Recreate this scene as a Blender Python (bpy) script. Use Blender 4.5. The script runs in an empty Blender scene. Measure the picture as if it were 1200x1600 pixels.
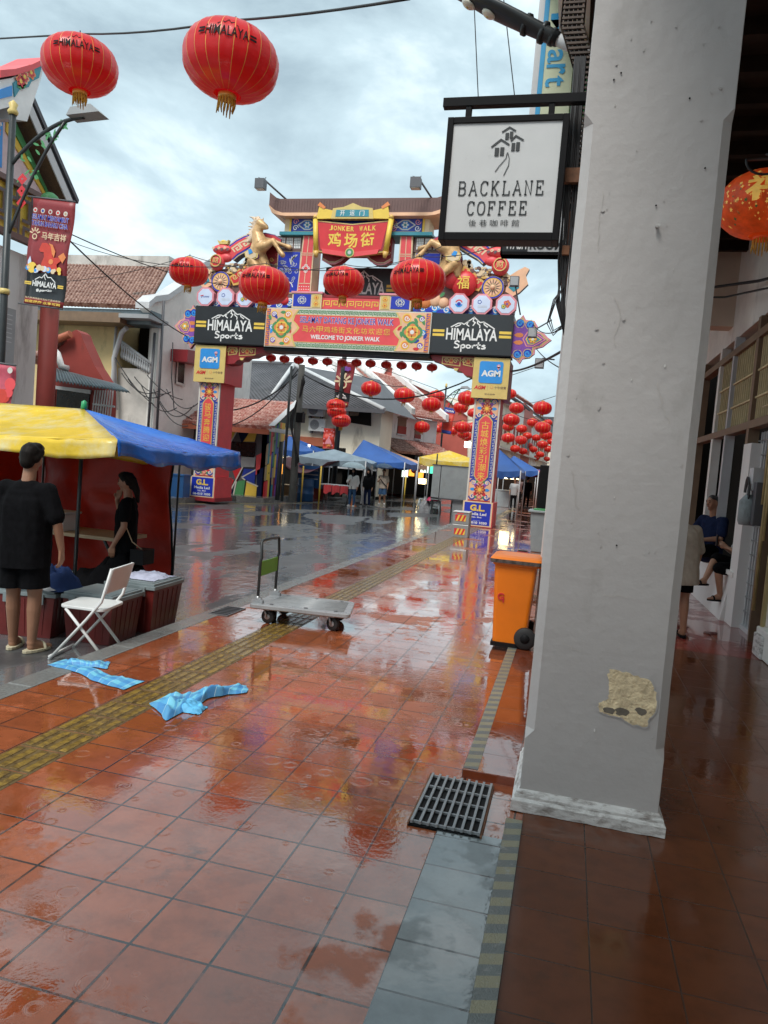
import bpy, math, random
from mathutils import Vector, Matrix, noise as mnoise
rnd = random.Random(7)
S = bpy.context.scene
COL = S.collection
sin, cos, pi, rad = math.sin, math.cos, math.pi, math.radians

# ------------------------------------------------------------------ camera
EYE = Vector((0, 0, 1.7)); FPX = 1150.0
yaw, pitch, roll = rad(13.934), rad(3.67), rad(4.7)
FW = Vector((-sin(yaw)*cos(pitch), cos(yaw)*cos(pitch), -sin(pitch)))
R0 = Vector((cos(yaw), sin(yaw), 0)); U0 = R0.cross(FW)
CR = cos(roll)*R0 + sin(roll)*U0; CU = cos(roll)*U0 - sin(roll)*R0
cam = bpy.data.cameras.new('camera'); camo = bpy.data.objects.new('camera', cam); COL.objects.link(camo)
camo.matrix_world = Matrix(((CR.x, CU.x, -FW.x, EYE.x), (CR.y, CU.y, -FW.y, EYE.y), (CR.z, CU.z, -FW.z, EYE.z), (0, 0, 0, 1)))
cam.sensor_fit = 'HORIZONTAL'; cam.sensor_width = 36; cam.lens = 36*FPX/1200; cam.clip_end = 2000; cam.clip_start = .05
S.camera = camo

# ------------------------------------------------------------------ world: overcast sky over a Nishita sky, one soft sun
SUN_EL, SUN_AZ = rad(54), rad(192)
W = bpy.data.worlds.new('World'); S.world = W; W.use_nodes = True
nt = W.node_tree; nt.nodes.clear()
def N(t, **k):
    n = nt.nodes.new(t)
    for a, b in k.items(): setattr(n, a, b)
    return n
out = N('ShaderNodeOutputWorld'); mix = N('ShaderNodeMixShader')
sky = N('ShaderNodeTexSky'); sky.sky_type = 'NISHITA'; sky.sun_disc = False
sky.sun_elevation = SUN_EL; sky.sun_rotation = SUN_AZ
b1 = N('ShaderNodeBackground'); b1.inputs[1].default_value = .1
b2 = N('ShaderNodeBackground'); b2.inputs[1].default_value = .78
tc = N('ShaderNodeTexCoord'); mp = N('ShaderNodeMapping'); mp.inputs['Scale'].default_value = (1.0, 1.0, 2.3); mp.inputs['Location'].default_value = (.35, .1, .25)
n1 = N('ShaderNodeTexNoise'); n1.inputs['Scale'].default_value = 2.9; n1.inputs['Detail'].default_value = 9; n1.inputs['Roughness'].default_value = .56; n1.inputs['Distortion'].default_value = .25
cr = N('ShaderNodeValToRGB'); e = cr.color_ramp.elements
e[0].position = .33; e[0].color = (.29, .38, .43, 1); e[1].position = .71; e[1].color = (.98, 1.0, 1.0, 1)
m_ = cr.color_ramp.elements.new(.47); m_.color = (.45, .57, .62, 1)
m_ = cr.color_ramp.elements.new(.56); m_.color = (.65, .76, .79, 1)
L = nt.links.new
L(tc.outputs['Generated'], mp.inputs[0]); L(mp.outputs[0], n1.inputs[0]); L(n1.outputs[0], cr.inputs[0])
L(cr.outputs[0], b2.inputs[0]); L(sky.outputs[0], b1.inputs[0])
mix.inputs[0].default_value = .93; L(b1.outputs[0], mix.inputs[1]); L(b2.outputs[0], mix.inputs[2]); L(mix.outputs[0], out.inputs[0])
sl = bpy.data.lights.new('sun', 'SUN'); sl.energy = 1.5; sl.angle = rad(25); sl.color = (1, .96, .9)
so = bpy.data.objects.new('sun', sl); COL.objects.link(so)
so.rotation_euler = (pi/2 - SUN_EL, 0, pi - SUN_AZ); so.location = (0, 0, 40)
S.view_settings.view_transform = 'Standard'; S.view_settings.look = 'None'; S.view_settings.exposure = 1.0; S.view_settings.gamma = 1
S.render.engine = 'CYCLES'; S.cycles.max_bounces = 8; S.cycles.caustics_reflective = False; S.cycles.caustics_refractive = False

# ------------------------------------------------------------------ pixel -> place
def ray(px, py): return (px-600)/FPX*CR - (py-800)/FPX*CU + FW
def at(px, py, Y): d = ray(px, py); return EYE + d*(Y/d.y)
def atX(px, py, X): d = ray(px, py); return EYE + d*(X/d.x)
def atZ(px, py, Z=0.): d = ray(px, py); return EYE + d*((Z-EYE.z)/d.z)
def atP(px, py, P, D):          # vertical plane through P running along D
    d = ray(px, py); n = Vector((-D[1], D[0], 0)); P = Vector((P[0], P[1], 0))
    return EYE + d*((P-EYE).dot(n)/d.dot(n))

# ------------------------------------------------------------------ materials
MATS = {}
def mat(key, col, rough=.55, metal=0, var=.1, scale=6., bump=0., bscale=40., coat=0., stain=None, emit=0., transl=0., rvar=.1, stretch=None, alpha=1.):
    m = bpy.data.materials.new(key); m.use_nodes = True; t = m.node_tree; p = t.nodes['Principled BSDF']; l = t.links.new
    def nn(ty): return t.nodes.new(ty)
    tc = nn('ShaderNodeTexCoord'); src = tc.outputs['Object']
    if stretch:
        mp = nn('ShaderNodeMapping'); mp.inputs['Scale'].default_value = stretch; l(src, mp.inputs[0]); sv = mp.outputs[0]
    else: sv = src
    nz = nn('ShaderNodeTexNoise'); nz.inputs['Scale'].default_value = scale; nz.inputs['Detail'].default_value = 6; nz.inputs['Roughness'].default_value = .6
    l(sv, nz.inputs[0])
    rp = nn('ShaderNodeValToRGB'); e = rp.color_ramp.elements; e[0].position = .3; e[1].position = .7
    e[0].color = tuple(max(0, c*(1-var)) for c in col)+(1,); e[1].color = tuple(min(1, c*(1+var)) for c in col)+(1,)
    l(nz.outputs[0], rp.inputs[0]); co = rp.outputs[0]
    if stain:           # (colour, amount, scale, stretch)
        mp2 = nn('ShaderNodeMapping'); mp2.inputs['Scale'].default_value = stain[3]; l(src, mp2.inputs[0])
        n2 = nn('ShaderNodeTexNoise'); n2.inputs['Scale'].default_value = stain[2]; n2.inputs['Detail'].default_value = 9; n2.inputs['Roughness'].default_value = .68
        l(mp2.outputs[0], n2.inputs[0])
        r2 = nn('ShaderNodeValToRGB'); r2.color_ramp.elements[0].position = .62-stain[1]*.3; r2.color_ramp.elements[1].position = .78-stain[1]*.2
        l(n2.outputs[0], r2.inputs[0]); mx = nn('ShaderNodeMixRGB'); l(r2.outputs[0], mx.inputs[0]); l(co, mx.inputs[1]); mx.inputs[2].default_value = stain[0]+(1,)
        co = mx.outputs[0]
    l(co, p.inputs['Base Color'])
    mr = nn('ShaderNodeMapRange'); mr.inputs['To Min'].default_value = max(.02, rough-rvar); mr.inputs['To Max'].default_value = min(1, rough+rvar)
    l(nz.outputs[0], mr.inputs[0]); l(mr.outputs[0], p.inputs['Roughness'])
    if key[:5] in ('cloth', 'openi', 'darkw', 'black', 'hair') or key in ('navy', 'bagblue', 'denim'): p.inputs['Specular IOR Level'].default_value = .08
    p.inputs['Metallic'].default_value = metal; p.inputs['Coat Weight'].default_value = coat; p.inputs['Coat Roughness'].default_value = .12
    if bump:
        n3 = nn('ShaderNodeTexNoise'); n3.inputs['Scale'].default_value = bscale; n3.inputs['Detail'].default_value = 5; l(sv, n3.inputs[0])
        bp = nn('ShaderNodeBump'); bp.inputs['Strength'].default_value = bump; bp.inputs['Distance'].default_value = .02; l(n3.outputs[0], bp.inputs['Height']); l(bp.outputs[0], p.inputs['Normal'])
    if emit: l(co, p.inputs['Emission Color']); p.inputs['Emission Strength'].default_value = emit
    if transl:
        tr = nn('ShaderNodeBsdfTranslucent'); l(co, tr.inputs[0]); ms = nn('ShaderNodeMixShader'); ms.inputs[0].default_value = transl
        l(p.outputs[0], ms.inputs[1]); l(tr.outputs[0], ms.inputs[2]); l(ms.outputs[0], t.nodes['Material Output'].inputs[0])
    MATS[key] = m; return m
DIRT = (.06, .05, .04)
def pal():
    for k, c, r in (('red', (.62, .028, .036), .4), ('coral', (.74, .075, .085), .45), ('maroon', (.28, .022, .03), .45), ('gold', (.68, .42, .11), .4), ('yellow', (.80, .55, .08), .45),
        ('blue', (.02, .05, .34), .4), ('royal', (.015, .035, .42), .35), ('teal', (.04, .26, .33), .45), ('char', (.020, .023, .027), .35), ('white', (.78, .78, .77), .45), ('cream', (.72, .56, .36), .5),
        ('pink', (.74, .28, .33), .5), ('paleblue', (.60, .68, .86), .4), ('orange', (.72, .23, .07), .45), ('purple', (.22, .07, .38), .45), ('green', (.07, .27, .10), .5), ('brown', (.145, .078, .07), .5),
        ('skyblue', (.03, .28, .72), .35), ('black', (.012, .012, .013), .45), ('peach', (.80, .47, .29), .5), ('grey', (.33, .34, .35), .5), ('dgrey', (.10, .10, .11), .5), ('lgrey', (.55, .56, .57), .5),
        ('agold', (.66, .50, .17), .4), ('leaf', (.06, .22, .05), .5), ('navy', (.012, .018, .06), .7), ('terra', (.42, .12, .06), .6), ('offwhite', (.62, .60, .55), .6), ('tan', (.45, .33, .20), .6)):
        mat(k, c, r, var=.10, scale=2.5)
pal()
mat('palepink', (.72, .56, .58), .5)
mat('horse', (.60, .37, .17), .38, var=.35, scale=5, metal=.15)
mat('mane', (.66, .50, .36), .5, var=.3, scale=9)
mat('metal', (.45, .46, .47), .35, metal=.9, var=.15)
mat('steel', (.38, .39, .40), .45, metal=.7, var=.2)
mat('dmetal', (.035, .04, .042), .4, metal=.3)
mat('patchdark', (.17, .15, .12), .9, var=.3, scale=20)
mat('rust', (.20, .09, .045), .75, var=.5, scale=14)
mat('lantern', (.78, .012, .016), .33, var=.08, scale=3, coat=.25, transl=.36)
mat('lanterngold', (.70, .34, .06), .4, var=.2)
mat('fringe', (.66, .36, .04), .6, var=.3, scale=30, transl=.2)
mat('trayrust', (.075, .052, .04), .7, var=.5, scale=20)
mat('wire', (.02, .02, .022), .6)
mat('plaster', (.52, .498, .485), .62, var=.05, scale=1.6, bump=.22, bscale=16, stain=((.40, .38, .36), .12, 2.2, (1, 1, .5)))
mat('plasterbase', (.72, .71, .69), .6, var=.12, scale=6, bump=.5, bscale=25, stain=((.12, .08, .06), .44, 8, (1, 1, 3.5)))
mat('patch', (.80, .64, .41), .85, var=.3, scale=14, bump=.7, bscale=40, stain=((.22, .17, .12), .25, 12, (1, 1, 1)))
mat('oldwhite', (.78, .76, .72), .75, var=.15, scale=1.2, bump=.3, bscale=12, stain=((.24, .225, .20), .20, .9, (1, 1, .35)))
mat('oldyellow', (.68, .52, .26), .75, var=.12, scale=1.0, stain=((.06, .055, .045), .26, .7, (1, 1, .5)))
mat('mortar', (.56, .53, .49), .8, var=.15, scale=2, bump=.3, bscale=12, stain=((.16, .14, .12), .35, 1.0, (1, 1, .4)))
mat('wallwhite', (.78, .77, .75), .65, var=.06, scale=.8, stain=((.22, .20, .18), .16, .8, (1, 1, .25)))
mat('wallcream', (.74, .68, .55), .65, var=.08, scale=.8, stain=((.22, .18, .14), .14, .8, (1, 1, .25)))
mat('redwall', (.29, .042, .032), .6, var=.12, scale=1.5, stain=((.10, .03, .02), .18, 1.2, (1, 1, .4)))
mat('redgable', (.42, .085, .06), .6, var=.12, scale=.8, stain=((.16, .05, .04), .12, .5, (1, 1, .4)))
mat('slate', (.085, .085, .095), .55, var=.3, scale=1.5, stain=((.2, .2, .2), .1, 2, (1, 1, 1)))
mat('zinc', (.16, .20, .22), .45, metal=.4, var=.25, scale=4, stain=((.10, .06, .04), .12, 2, (1, 1, 1)))
mat('wood', (.13, .075, .04), .6, var=.4, scale=4, stretch=(8, 1, 8))
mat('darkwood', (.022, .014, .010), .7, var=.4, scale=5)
mat('bamboo', (.52, .42, .20), .55, var=.25, scale=5)
mat('tarpyellow', (.82, .57, .04), .24, var=.12, scale=3, bump=.5, bscale=7, transl=.14, stain=((.76, .70, .42), .42, 1.8, (1, 1, 1)))
mat('tarpblue', (.016, .16, .66), .16, var=.2, scale=4, bump=.6, bscale=8, transl=.12)
mat('tentblue', (.035, .12, .40), .4, var=.15, scale=1.5, bump=.3, bscale=3, transl=.15)
mat('tentgrey', (.26, .34, .40), .4, var=.2, scale=1.5, transl=.15)
mat('tarpred', (.48, .028, .012), .42, var=.15, scale=3, bump=.7, bscale=6, transl=.22)
mat('maroontarp', (.14, .025, .035), .5, var=.2, transl=.15)
mat('plasticwhite', (.70, .71, .70), .38, var=.06, scale=6)
mat('lidgrey', (.42, .48, .50), .4, var=.1)
mat('crate', (.13, .016, .014), .35, var=.2)
mat('binorange', (.78, .19, .008), .36, var=.07, scale=3, stain=((.35, .10, .02), .08, 4, (1, 1, 1)))
mat('rubber', (.014, .014, .015), .6, var=.3)
mat('bingrey', (.25, .29, .30), .5, var=.1, stain=((.1, .1, .1), .12, 3, (1, 1, .5)))
mat('skin', (.40, .21, .13), .5, var=.08, scale=9)
mat('skindark', (.30, .15, .09), .5, var=.08, scale=9)  # skin darkened, so the stall's shade sits in its colour
mat('hair', (.012, .010, .009), .5, var=.3, scale=60)
mat('hairgrey', (.05, .045, .042), .6, var=.4, scale=60)
mat('clothblack', (.005, .005, .006), .95, var=.3, scale=20, bump=.3, bscale=14)
mat('clothnavy', (.014, .022, .060), .85, var=.2, scale=20, bump=.3, bscale=14)
mat('clothbeige', (.42, .36, .30), .85, var=.12, scale=10, bump=.4, bscale=12)
mat('clothwhite', (.66, .65, .62), .85, var=.06, bump=.3, bscale=12)
mat('denim', (.045, .10, .20), .85, var=.25, scale=12, bump=.3, bscale=12)
mat('sandal', (.48, .43, .30), .6)
mat('glassdark', (.012, .014, .016), .12, var=.2)
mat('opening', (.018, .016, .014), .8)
mat('brownpaint', (.20, .13, .08), .55, var=.2, scale=3)
mat('lattice', (.62, .51, .28), .55, var=.2)
mat('beam', (.62, .50, .40), .7, var=.1, scale=1, stain=((.2, .14, .1), .1, 1, (1, 1, 1)))
mat('roadyellow', (.36, .29, .13), .4, var=.4, scale=9)
mat('lampglow', (1, .72, .35), .5, emit=5)
mat('lampwhite', (.95, .98, 1), .5, emit=3.5)
mat('signgreen', (.10, .75, .45), .5, emit=.9)
mat('signlit', (.75, .95, .80), .5, emit=.8)
mat('signorange', (1, .38, .05), .5, emit=1.0)
mat('banneryellow', (.62, .66, .45), .45, var=.05)
mat('bannergreen', (.02, .52, .10), .4, var=.05)
mat('cyanpaint', (.02, .32, .60), .4)
mat('cardboard', (.36, .20, .09), .7, var=.15)
mat('stainless', (.36, .365, .36), .33, metal=.6, var=.15, scale=2, stain=((.28, .27, .25), .25, 2, (1, 1, 1)))
mat('ledglass', (.80, .78, .66), .15, var=.1)
mat('lanternprint', (.72, .10, .015), .45, var=.25, scale=9, transl=.35, emit=.10)  # slight emission added to brighten the lantern, standing in for daylight on it
mat('printgold', (.80, .48, .10), .45, var=.2, emit=.15)  # gold print brightened by a similar added emission
mat('bagblue', (.015, .03, .09), .6, var=.2)

def bitmap_mat(key, build):     # custom node material: build(tree, principled, nn, link)
    m = bpy.data.materials.new(key); m.use_nodes = True; t = m.node_tree
    build(t, t.nodes['Principled BSDF'], t.nodes.new, t.links.new); MATS[key] = m; return m
def nmath(t, op, a, b=None, c=None):
    n = t.nodes.new('ShaderNodeMath'); n.operation = op
    for i, v in enumerate((a, b, c)):
        if v is None: continue
        if hasattr(v, 'is_output'): t.links.new(v, n.inputs[i])
        else: n.inputs[i].default_value = v
    return n.outputs[0]
def nmix(t, f, a, b, kind='MIX'):
    n = t.nodes.new('ShaderNodeMixRGB'); n.blend_type = kind
    for i, v in enumerate((f, a, b)):
        if hasattr(v, 'is_output'): t.links.new(v, n.inputs[i])
        elif i == 0: n.inputs[0].default_value = v
        else: n.inputs[i].default_value = tuple(v)+(1,)
    return n.outputs[0]
def nnoise(t, vec, scale, detail=4, rough=.55, dist=0):
    n = t.nodes.new('ShaderNodeTexNoise'); t.links.new(vec, n.inputs[0]); n.inputs['Scale'].default_value = scale; n.inputs['Detail'].default_value = detail; n.inputs['Roughness'].default_value = rough; n.inputs['Distortion'].default_value = dist
    return n.outputs[0]
def nramp(t, v, lo, hi, a=0., b=1.):
    n = t.nodes.new('ShaderNodeMapRange'); n.interpolation_type = 'SMOOTHSTEP'; t.links.new(v, n.inputs[0])
    for i, x in zip((1, 2, 3, 4), (lo, hi, a, b)): n.inputs[i].default_value = x
    return n.outputs[0]
def nmap(t, vec, scale=(1, 1, 1), loc=(0, 0, 0), rot=0):
    n = t.nodes.new('ShaderNodeMapping'); t.links.new(vec, n.inputs[0]); n.inputs['Scale'].default_value = scale; n.inputs['Location'].default_value = loc; n.inputs['Rotation'].default_value = (0, 0, rot); return n.outputs[0]

def wet_tiles(c1, c2, grout, tw, th, ox, oy, mortar=.005, wet=.5, ripples=True, r_dry=.2, r_wet=.03, grime=(.05, .03, .02), fine=.25, coat=.85, ior=1.45):
    def build(t, p, nn, l):
        tc = nn('ShaderNodeTexCoord'); v = tc.outputs['Object']
        bk = nn('ShaderNodeTexBrick'); bk.offset = 0; bk.squash = 1; l(nmap(t, v, loc=(-ox, -oy, 0)), bk.inputs[0])
        wob = nnoise(t, v, 9, 3)
        bk.inputs['Scale'].default_value = 1; bk.inputs['Brick Width'].default_value = tw; bk.inputs['Row Height'].default_value = th
        bk.inputs['Mortar Size'].default_value = mortar; bk.inputs['Mortar Smooth'].default_value = .25; bk.inputs['Bias'].default_value = 0
        bk.inputs['Color1'].default_value = c1+(1,); bk.inputs['Color2'].default_value = c2+(1,); bk.inputs['Mortar'].default_value = grout+(1,)
        big = nnoise(t, v, .9, 6, .6); mid = nnoise(t, v, 7, 6, .65); fin = nnoise(t, v, 60, 3)
        col = nmix(t, nramp(t, mid, .38, .70, 0, .7), bk.outputs[0], tuple(c*.58 for c in c1), 'MIX')
        col = nmix(t, nramp(t, nnoise(t, v, 3.1, 8, .7), .56, .72, 0, .55), col, grime, 'MIX')
        l(col, p.inputs['Base Color'])
        pud = nramp(t, nmath(t, 'ADD', big, nmath(t, 'MULTIPLY', mid, .25)), .60-.12*wet, .66-.12*wet)
        rr = nn('ShaderNodeMapRange'); l(pud, rr.inputs[0]); rr.inputs[3].default_value = r_dry; rr.inputs[4].default_value = r_wet
        l(nmath(t, 'ADD', rr.outputs[0], nmath(t, 'MULTIPLY', bk.outputs[1], .12)), p.inputs['Roughness'])
        p.inputs['IOR'].default_value = ior; l(nmath(t, 'MULTIPLY', pud, coat), p.inputs['Coat Weight']); p.inputs['Coat IOR'].default_value = ior+.1; p.inputs['Coat Roughness'].default_value = .03
        h = nmath(t, 'MULTIPLY', bk.outputs[1], nmath(t, 'SUBTRACT', 0., nmath(t, 'SUBTRACT', 1.15, pud)))
        h = nmath(t, 'ADD', h, nmath(t, 'MULTIPLY', fin, nmath(t, 'MULTIPLY', nmath(t, 'SUBTRACT', 1.08, pud), fine)))
        h = nmath(t, 'ADD', h, nmath(t, 'MULTIPLY', nnoise(t, nmap(t, v, (1, .7, 1)), 6, 4, .6), .7))
        h = nmath(t, 'ADD', h, nmath(t, 'MULTIPLY', nmath(t, 'MULTIPLY', nnoise(t, v, 38, 3, .6), nramp(t, nnoise(t, v, 1.7, 3), .42, .6, .15, 1.)), .55 if ripples else .1))
        sx0 = nn('ShaderNodeSeparateXYZ'); l(nmap(t, v, loc=(-ox, -oy, 0)), sx0.inputs[0])
        qx = nmath(t, 'DIVIDE', sx0.outputs[0], tw); qy = nmath(t, 'DIVIDE', sx0.outputs[1], th)
        cb = nn('ShaderNodeCombineXYZ'); l(nmath(t, 'FLOOR', qx), cb.inputs[0]); l(nmath(t, 'FLOOR', qy), cb.inputs[1])
        wn = nn('ShaderNodeTexWhiteNoise'); wn.noise_dimensions = '2D'; l(cb.outputs[0], wn.inputs['Vector']); sw = nn('ShaderNodeSeparateColor'); l(wn.outputs['Color'], sw.inputs[0])
        for q_, o_ in ((qx, 0), (qy, 1)): h = nmath(t, 'ADD', h, nmath(t, 'MULTIPLY', nmath(t, 'FRACT', q_), nmath(t, 'MULTIPLY', nmath(t, 'SUBTRACT', sw.outputs[o_], .5), 1.0)))
        if ripples:
            for sc, seed in ((5.5, 0.), (8.5, 13.)):
                vo = nn('ShaderNodeTexVoronoi'); vo.feature = 'F1'; vo.inputs['Scale'].default_value = sc; l(nmap(t, v, loc=(seed, seed, 0)), vo.inputs[0])
                sx = nn('ShaderNodeSeparateColor'); l(vo.outputs['Color'], sx.inputs[0])
                rad_ = nmath(t, 'MULTIPLY_ADD', sx.outputs[0], .26, .05)
                d = vo.outputs['Distance']
                env = nmath(t, 'MULTIPLY', nramp(t, nmath(t, 'ABSOLUTE', nmath(t, 'SUBTRACT', d, rad_)), 0., .09, 1, 0), nramp(t, sx.outputs[1], .48, .52))
                h = nmath(t, 'ADD', h, nmath(t, 'MULTIPLY', nmath(t, 'MULTIPLY', nmath(t, 'SINE', nmath(t, 'MULTIPLY', d, 120.)), env), .13))
        bp = nn('ShaderNodeBump'); bp.inputs['Strength'].default_value = .55; bp.inputs['Distance'].default_value = .0025; l(h, bp.inputs['Height']); l(bp.outputs[0], p.inputs['Normal']); l(bp.outputs[0], p.inputs['Coat Normal'])
    return build
TX, TY = .299, .281
bitmap_mat('pavetile', wet_tiles((.40, .112, .044), (.31, .080, .031), (.022, .019, .017), TX, TY, -1.604, 2.442, .006, .70, r_dry=.30, r_wet=.025, coat=1., fine=.25, ior=1.5))
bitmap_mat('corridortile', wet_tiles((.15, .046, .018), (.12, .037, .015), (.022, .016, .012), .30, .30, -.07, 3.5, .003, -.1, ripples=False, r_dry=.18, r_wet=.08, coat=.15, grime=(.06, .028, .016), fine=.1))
bitmap_mat('redfloor', wet_tiles((.34, .05, .038), (.30, .045, .034), (.08, .02, .015), .30, .30, .0, 8.3, .003, .4, ripples=False, r_dry=.16, r_wet=.06, fine=.1))
bitmap_mat('greytile', wet_tiles((.19, .205, .205), (.165, .18, .18), (.05, .05, .05), .45, .268, -.453, 1.98, .005, .6, ripples=False, r_dry=.10, r_wet=.03, grime=(.16, .17, .17)))
bitmap_mat('steptile', wet_tiles((.26, .065, .028), (.22, .05, .022), (.10, .08, .07), .30, .30, -.43, 4.02, .004, .7, ripples=False, r_dry=.10, r_wet=.03))
def asphalt(t, p, nn, l):
    tc = nn('ShaderNodeTexCoord'); v = tc.outputs['Object']
    agg = nnoise(t, v, 130, 2); big = nnoise(t, nmap(t, v, (1, .45, 1)), .55, 7, .62, .4); mid = nnoise(t, v, 3.2, 6, .6)
    pud = nramp(t, nmath(t, 'ADD', big, nmath(t, 'MULTIPLY', mid, .22)), .53, .62)
    col = nmix(t, pud, nmix(t, nramp(t, mid, .35, .7), (.045, .046, .048), (.09, .092, .095)), (.135, .14, .145)); l(col, p.inputs['Base Color'])  # puddle film coloured paler to stand in for reflected sky
    l(nramp(t, pud, 0, 1, .40, .13), p.inputs['Roughness']); p.inputs['IOR'].default_value = 1.8; l(pud, p.inputs['Coat Weight']); p.inputs['Coat Roughness'].default_value = .10; p.inputs['Coat IOR'].default_value = 1.7
    h = nmath(t, 'MULTIPLY', agg, nmath(t, 'MULTIPLY', .14, nmath(t, 'SUBTRACT', 1.04, pud))); h = nmath(t, 'ADD', h, nmath(t, 'MULTIPLY', nnoise(t, nmap(t, v, (1, .6, 1)), 7, 4, .6), 1.5))
    bp = nn('ShaderNodeBump'); bp.inputs['Strength'].default_value = .6; bp.inputs['Distance'].default_value = .005; l(h, bp.inputs['Height']); l(bp.outputs[0], p.inputs['Normal']); l(bp.outputs[0], p.inputs['Coat Normal'])
bitmap_mat('asphalt', asphalt)
def kerbm(t, p, nn, l):
    tc = nn('ShaderNodeTexCoord'); v = tc.outputs['Object']
    l(nmix(t, nnoise(t, v, 45, 5, .7), (.09, .09, .085), (.26, .26, .25)), p.inputs['Base Color']); l(nramp(t, nnoise(t, v, 3, 4), .4, .6, .3, .08), p.inputs['Roughness'])
    bp = nn('ShaderNodeBump'); bp.inputs['Strength'].default_value = .5; bp.inputs['Distance'].default_value = .004; l(nnoise(t, v, 60, 4), bp.inputs['Height']); l(bp.outputs[0], p.inputs['Normal'])
bitmap_mat('kerb', kerbm)
def tactile(t, p, nn, l):
    tc = nn('ShaderNodeTexCoord'); v = tc.outputs['Object']
    l(nmix(t, nramp(t, nnoise(t, v, 16, 7, .75), .38, .66), (.12, .075, .025), (.33, .21, .045)), p.inputs['Base Color']); l(nramp(t, nnoise(t, v, 5, 4), .35, .65, .20, .04), p.inputs['Roughness'])
    bp = nn('ShaderNodeBump'); bp.inputs['Strength'].default_value = .4; bp.inputs['Distance'].default_value = .003; l(nnoise(t, v, 50, 4), bp.inputs['Height']); l(bp.outputs[0], p.inputs['Normal'])
bitmap_mat('tactile', tactile)
mat('tactilebase', (.12, .075, .025), .3, var=.5, scale=18, rvar=.2)
def tape(t, p, nn, l):
    tc = nn('ShaderNodeTexCoord'); v = tc.outputs['Object']; sx = nn('ShaderNodeSeparateXYZ'); l(v, sx.inputs[0])
    s = nmath(t, 'FRACT', nmath(t, 'MULTIPLY', nmath(t, 'SUBTRACT', sx.outputs[1], nmath(t, 'MULTIPLY', sx.outputs[0], .35)), 8.3))
    f = nramp(t, s, .48, .52); w = nramp(t, nnoise(t, v, 25, 6, .7), .55, .72)
    l(nmix(t, nmath(t, 'MULTIPLY', w, .75), nmix(t, f, (.28, .26, .17), (.14, .16, .155)), (.30, .31, .29)), p.inputs['Base Color']); p.inputs['Roughness'].default_value = .3
    bp = nn('ShaderNodeBump'); bp.inputs['Strength'].default_value = .8; bp.inputs['Distance'].default_value = .004; l(nnoise(t, v, 170, 2), bp.inputs['Height']); l(bp.outputs[0], p.inputs['Normal'])
bitmap_mat('tape', tape)
def plaid(t, p, nn, l):
    tc = nn('ShaderNodeTexCoord'); v = tc.outputs['UV']; sx = nn('ShaderNodeSeparateXYZ'); l(v, sx.inputs[0])
    a = nramp(t, nmath(t, 'SINE', nmath(t, 'MULTIPLY', sx.outputs[0], 21.)), -.15, .15); b = nramp(t, nmath(t, 'SINE', nmath(t, 'MULTIPLY', sx.outputs[1], 14.)), -.15, .15)
    c = nmix(t, a, (.09, .36, .62), (.16, .50, .66)); c = nmix(t, nmath(t, 'MULTIPLY', b, .6), c, (.035, .17, .46)); 
    c = nmix(t, nramp(t, nmath(t, 'ABSOLUTE', nmath(t, 'SINE', nmath(t, 'MULTIPLY', sx.outputs[0], 10.5))), .06, .03), c, (.45, .68, .75))
    l(c, p.inputs['Base Color']); p.inputs['Roughness'].default_value = .6
bitmap_mat('plaid', plaid)
def rooftile(a, b, sc):
    def build(t, p, nn, l):
        tc = nn('ShaderNodeTexCoord'); v = tc.outputs['Object']
        n = nnoise(t, v, sc, 5, .7); c = nmix(t, nramp(t, n, .38, .64), a, b); c = nmix(t, nramp(t, nnoise(t, v, 1.2, 6, .7), .58, .72, 0, .7), c, (.05, .05, .045)); l(c, p.inputs['Base Color']); p.inputs['Roughness'].default_value = .5
    return build
bitmap_mat('rooftile', rooftile((.15, .055, .035), (.36, .21, .16), 5))
bitmap_mat('rooftilered', rooftile((.36, .10, .07), (.56, .34, .29), 7))

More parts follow.
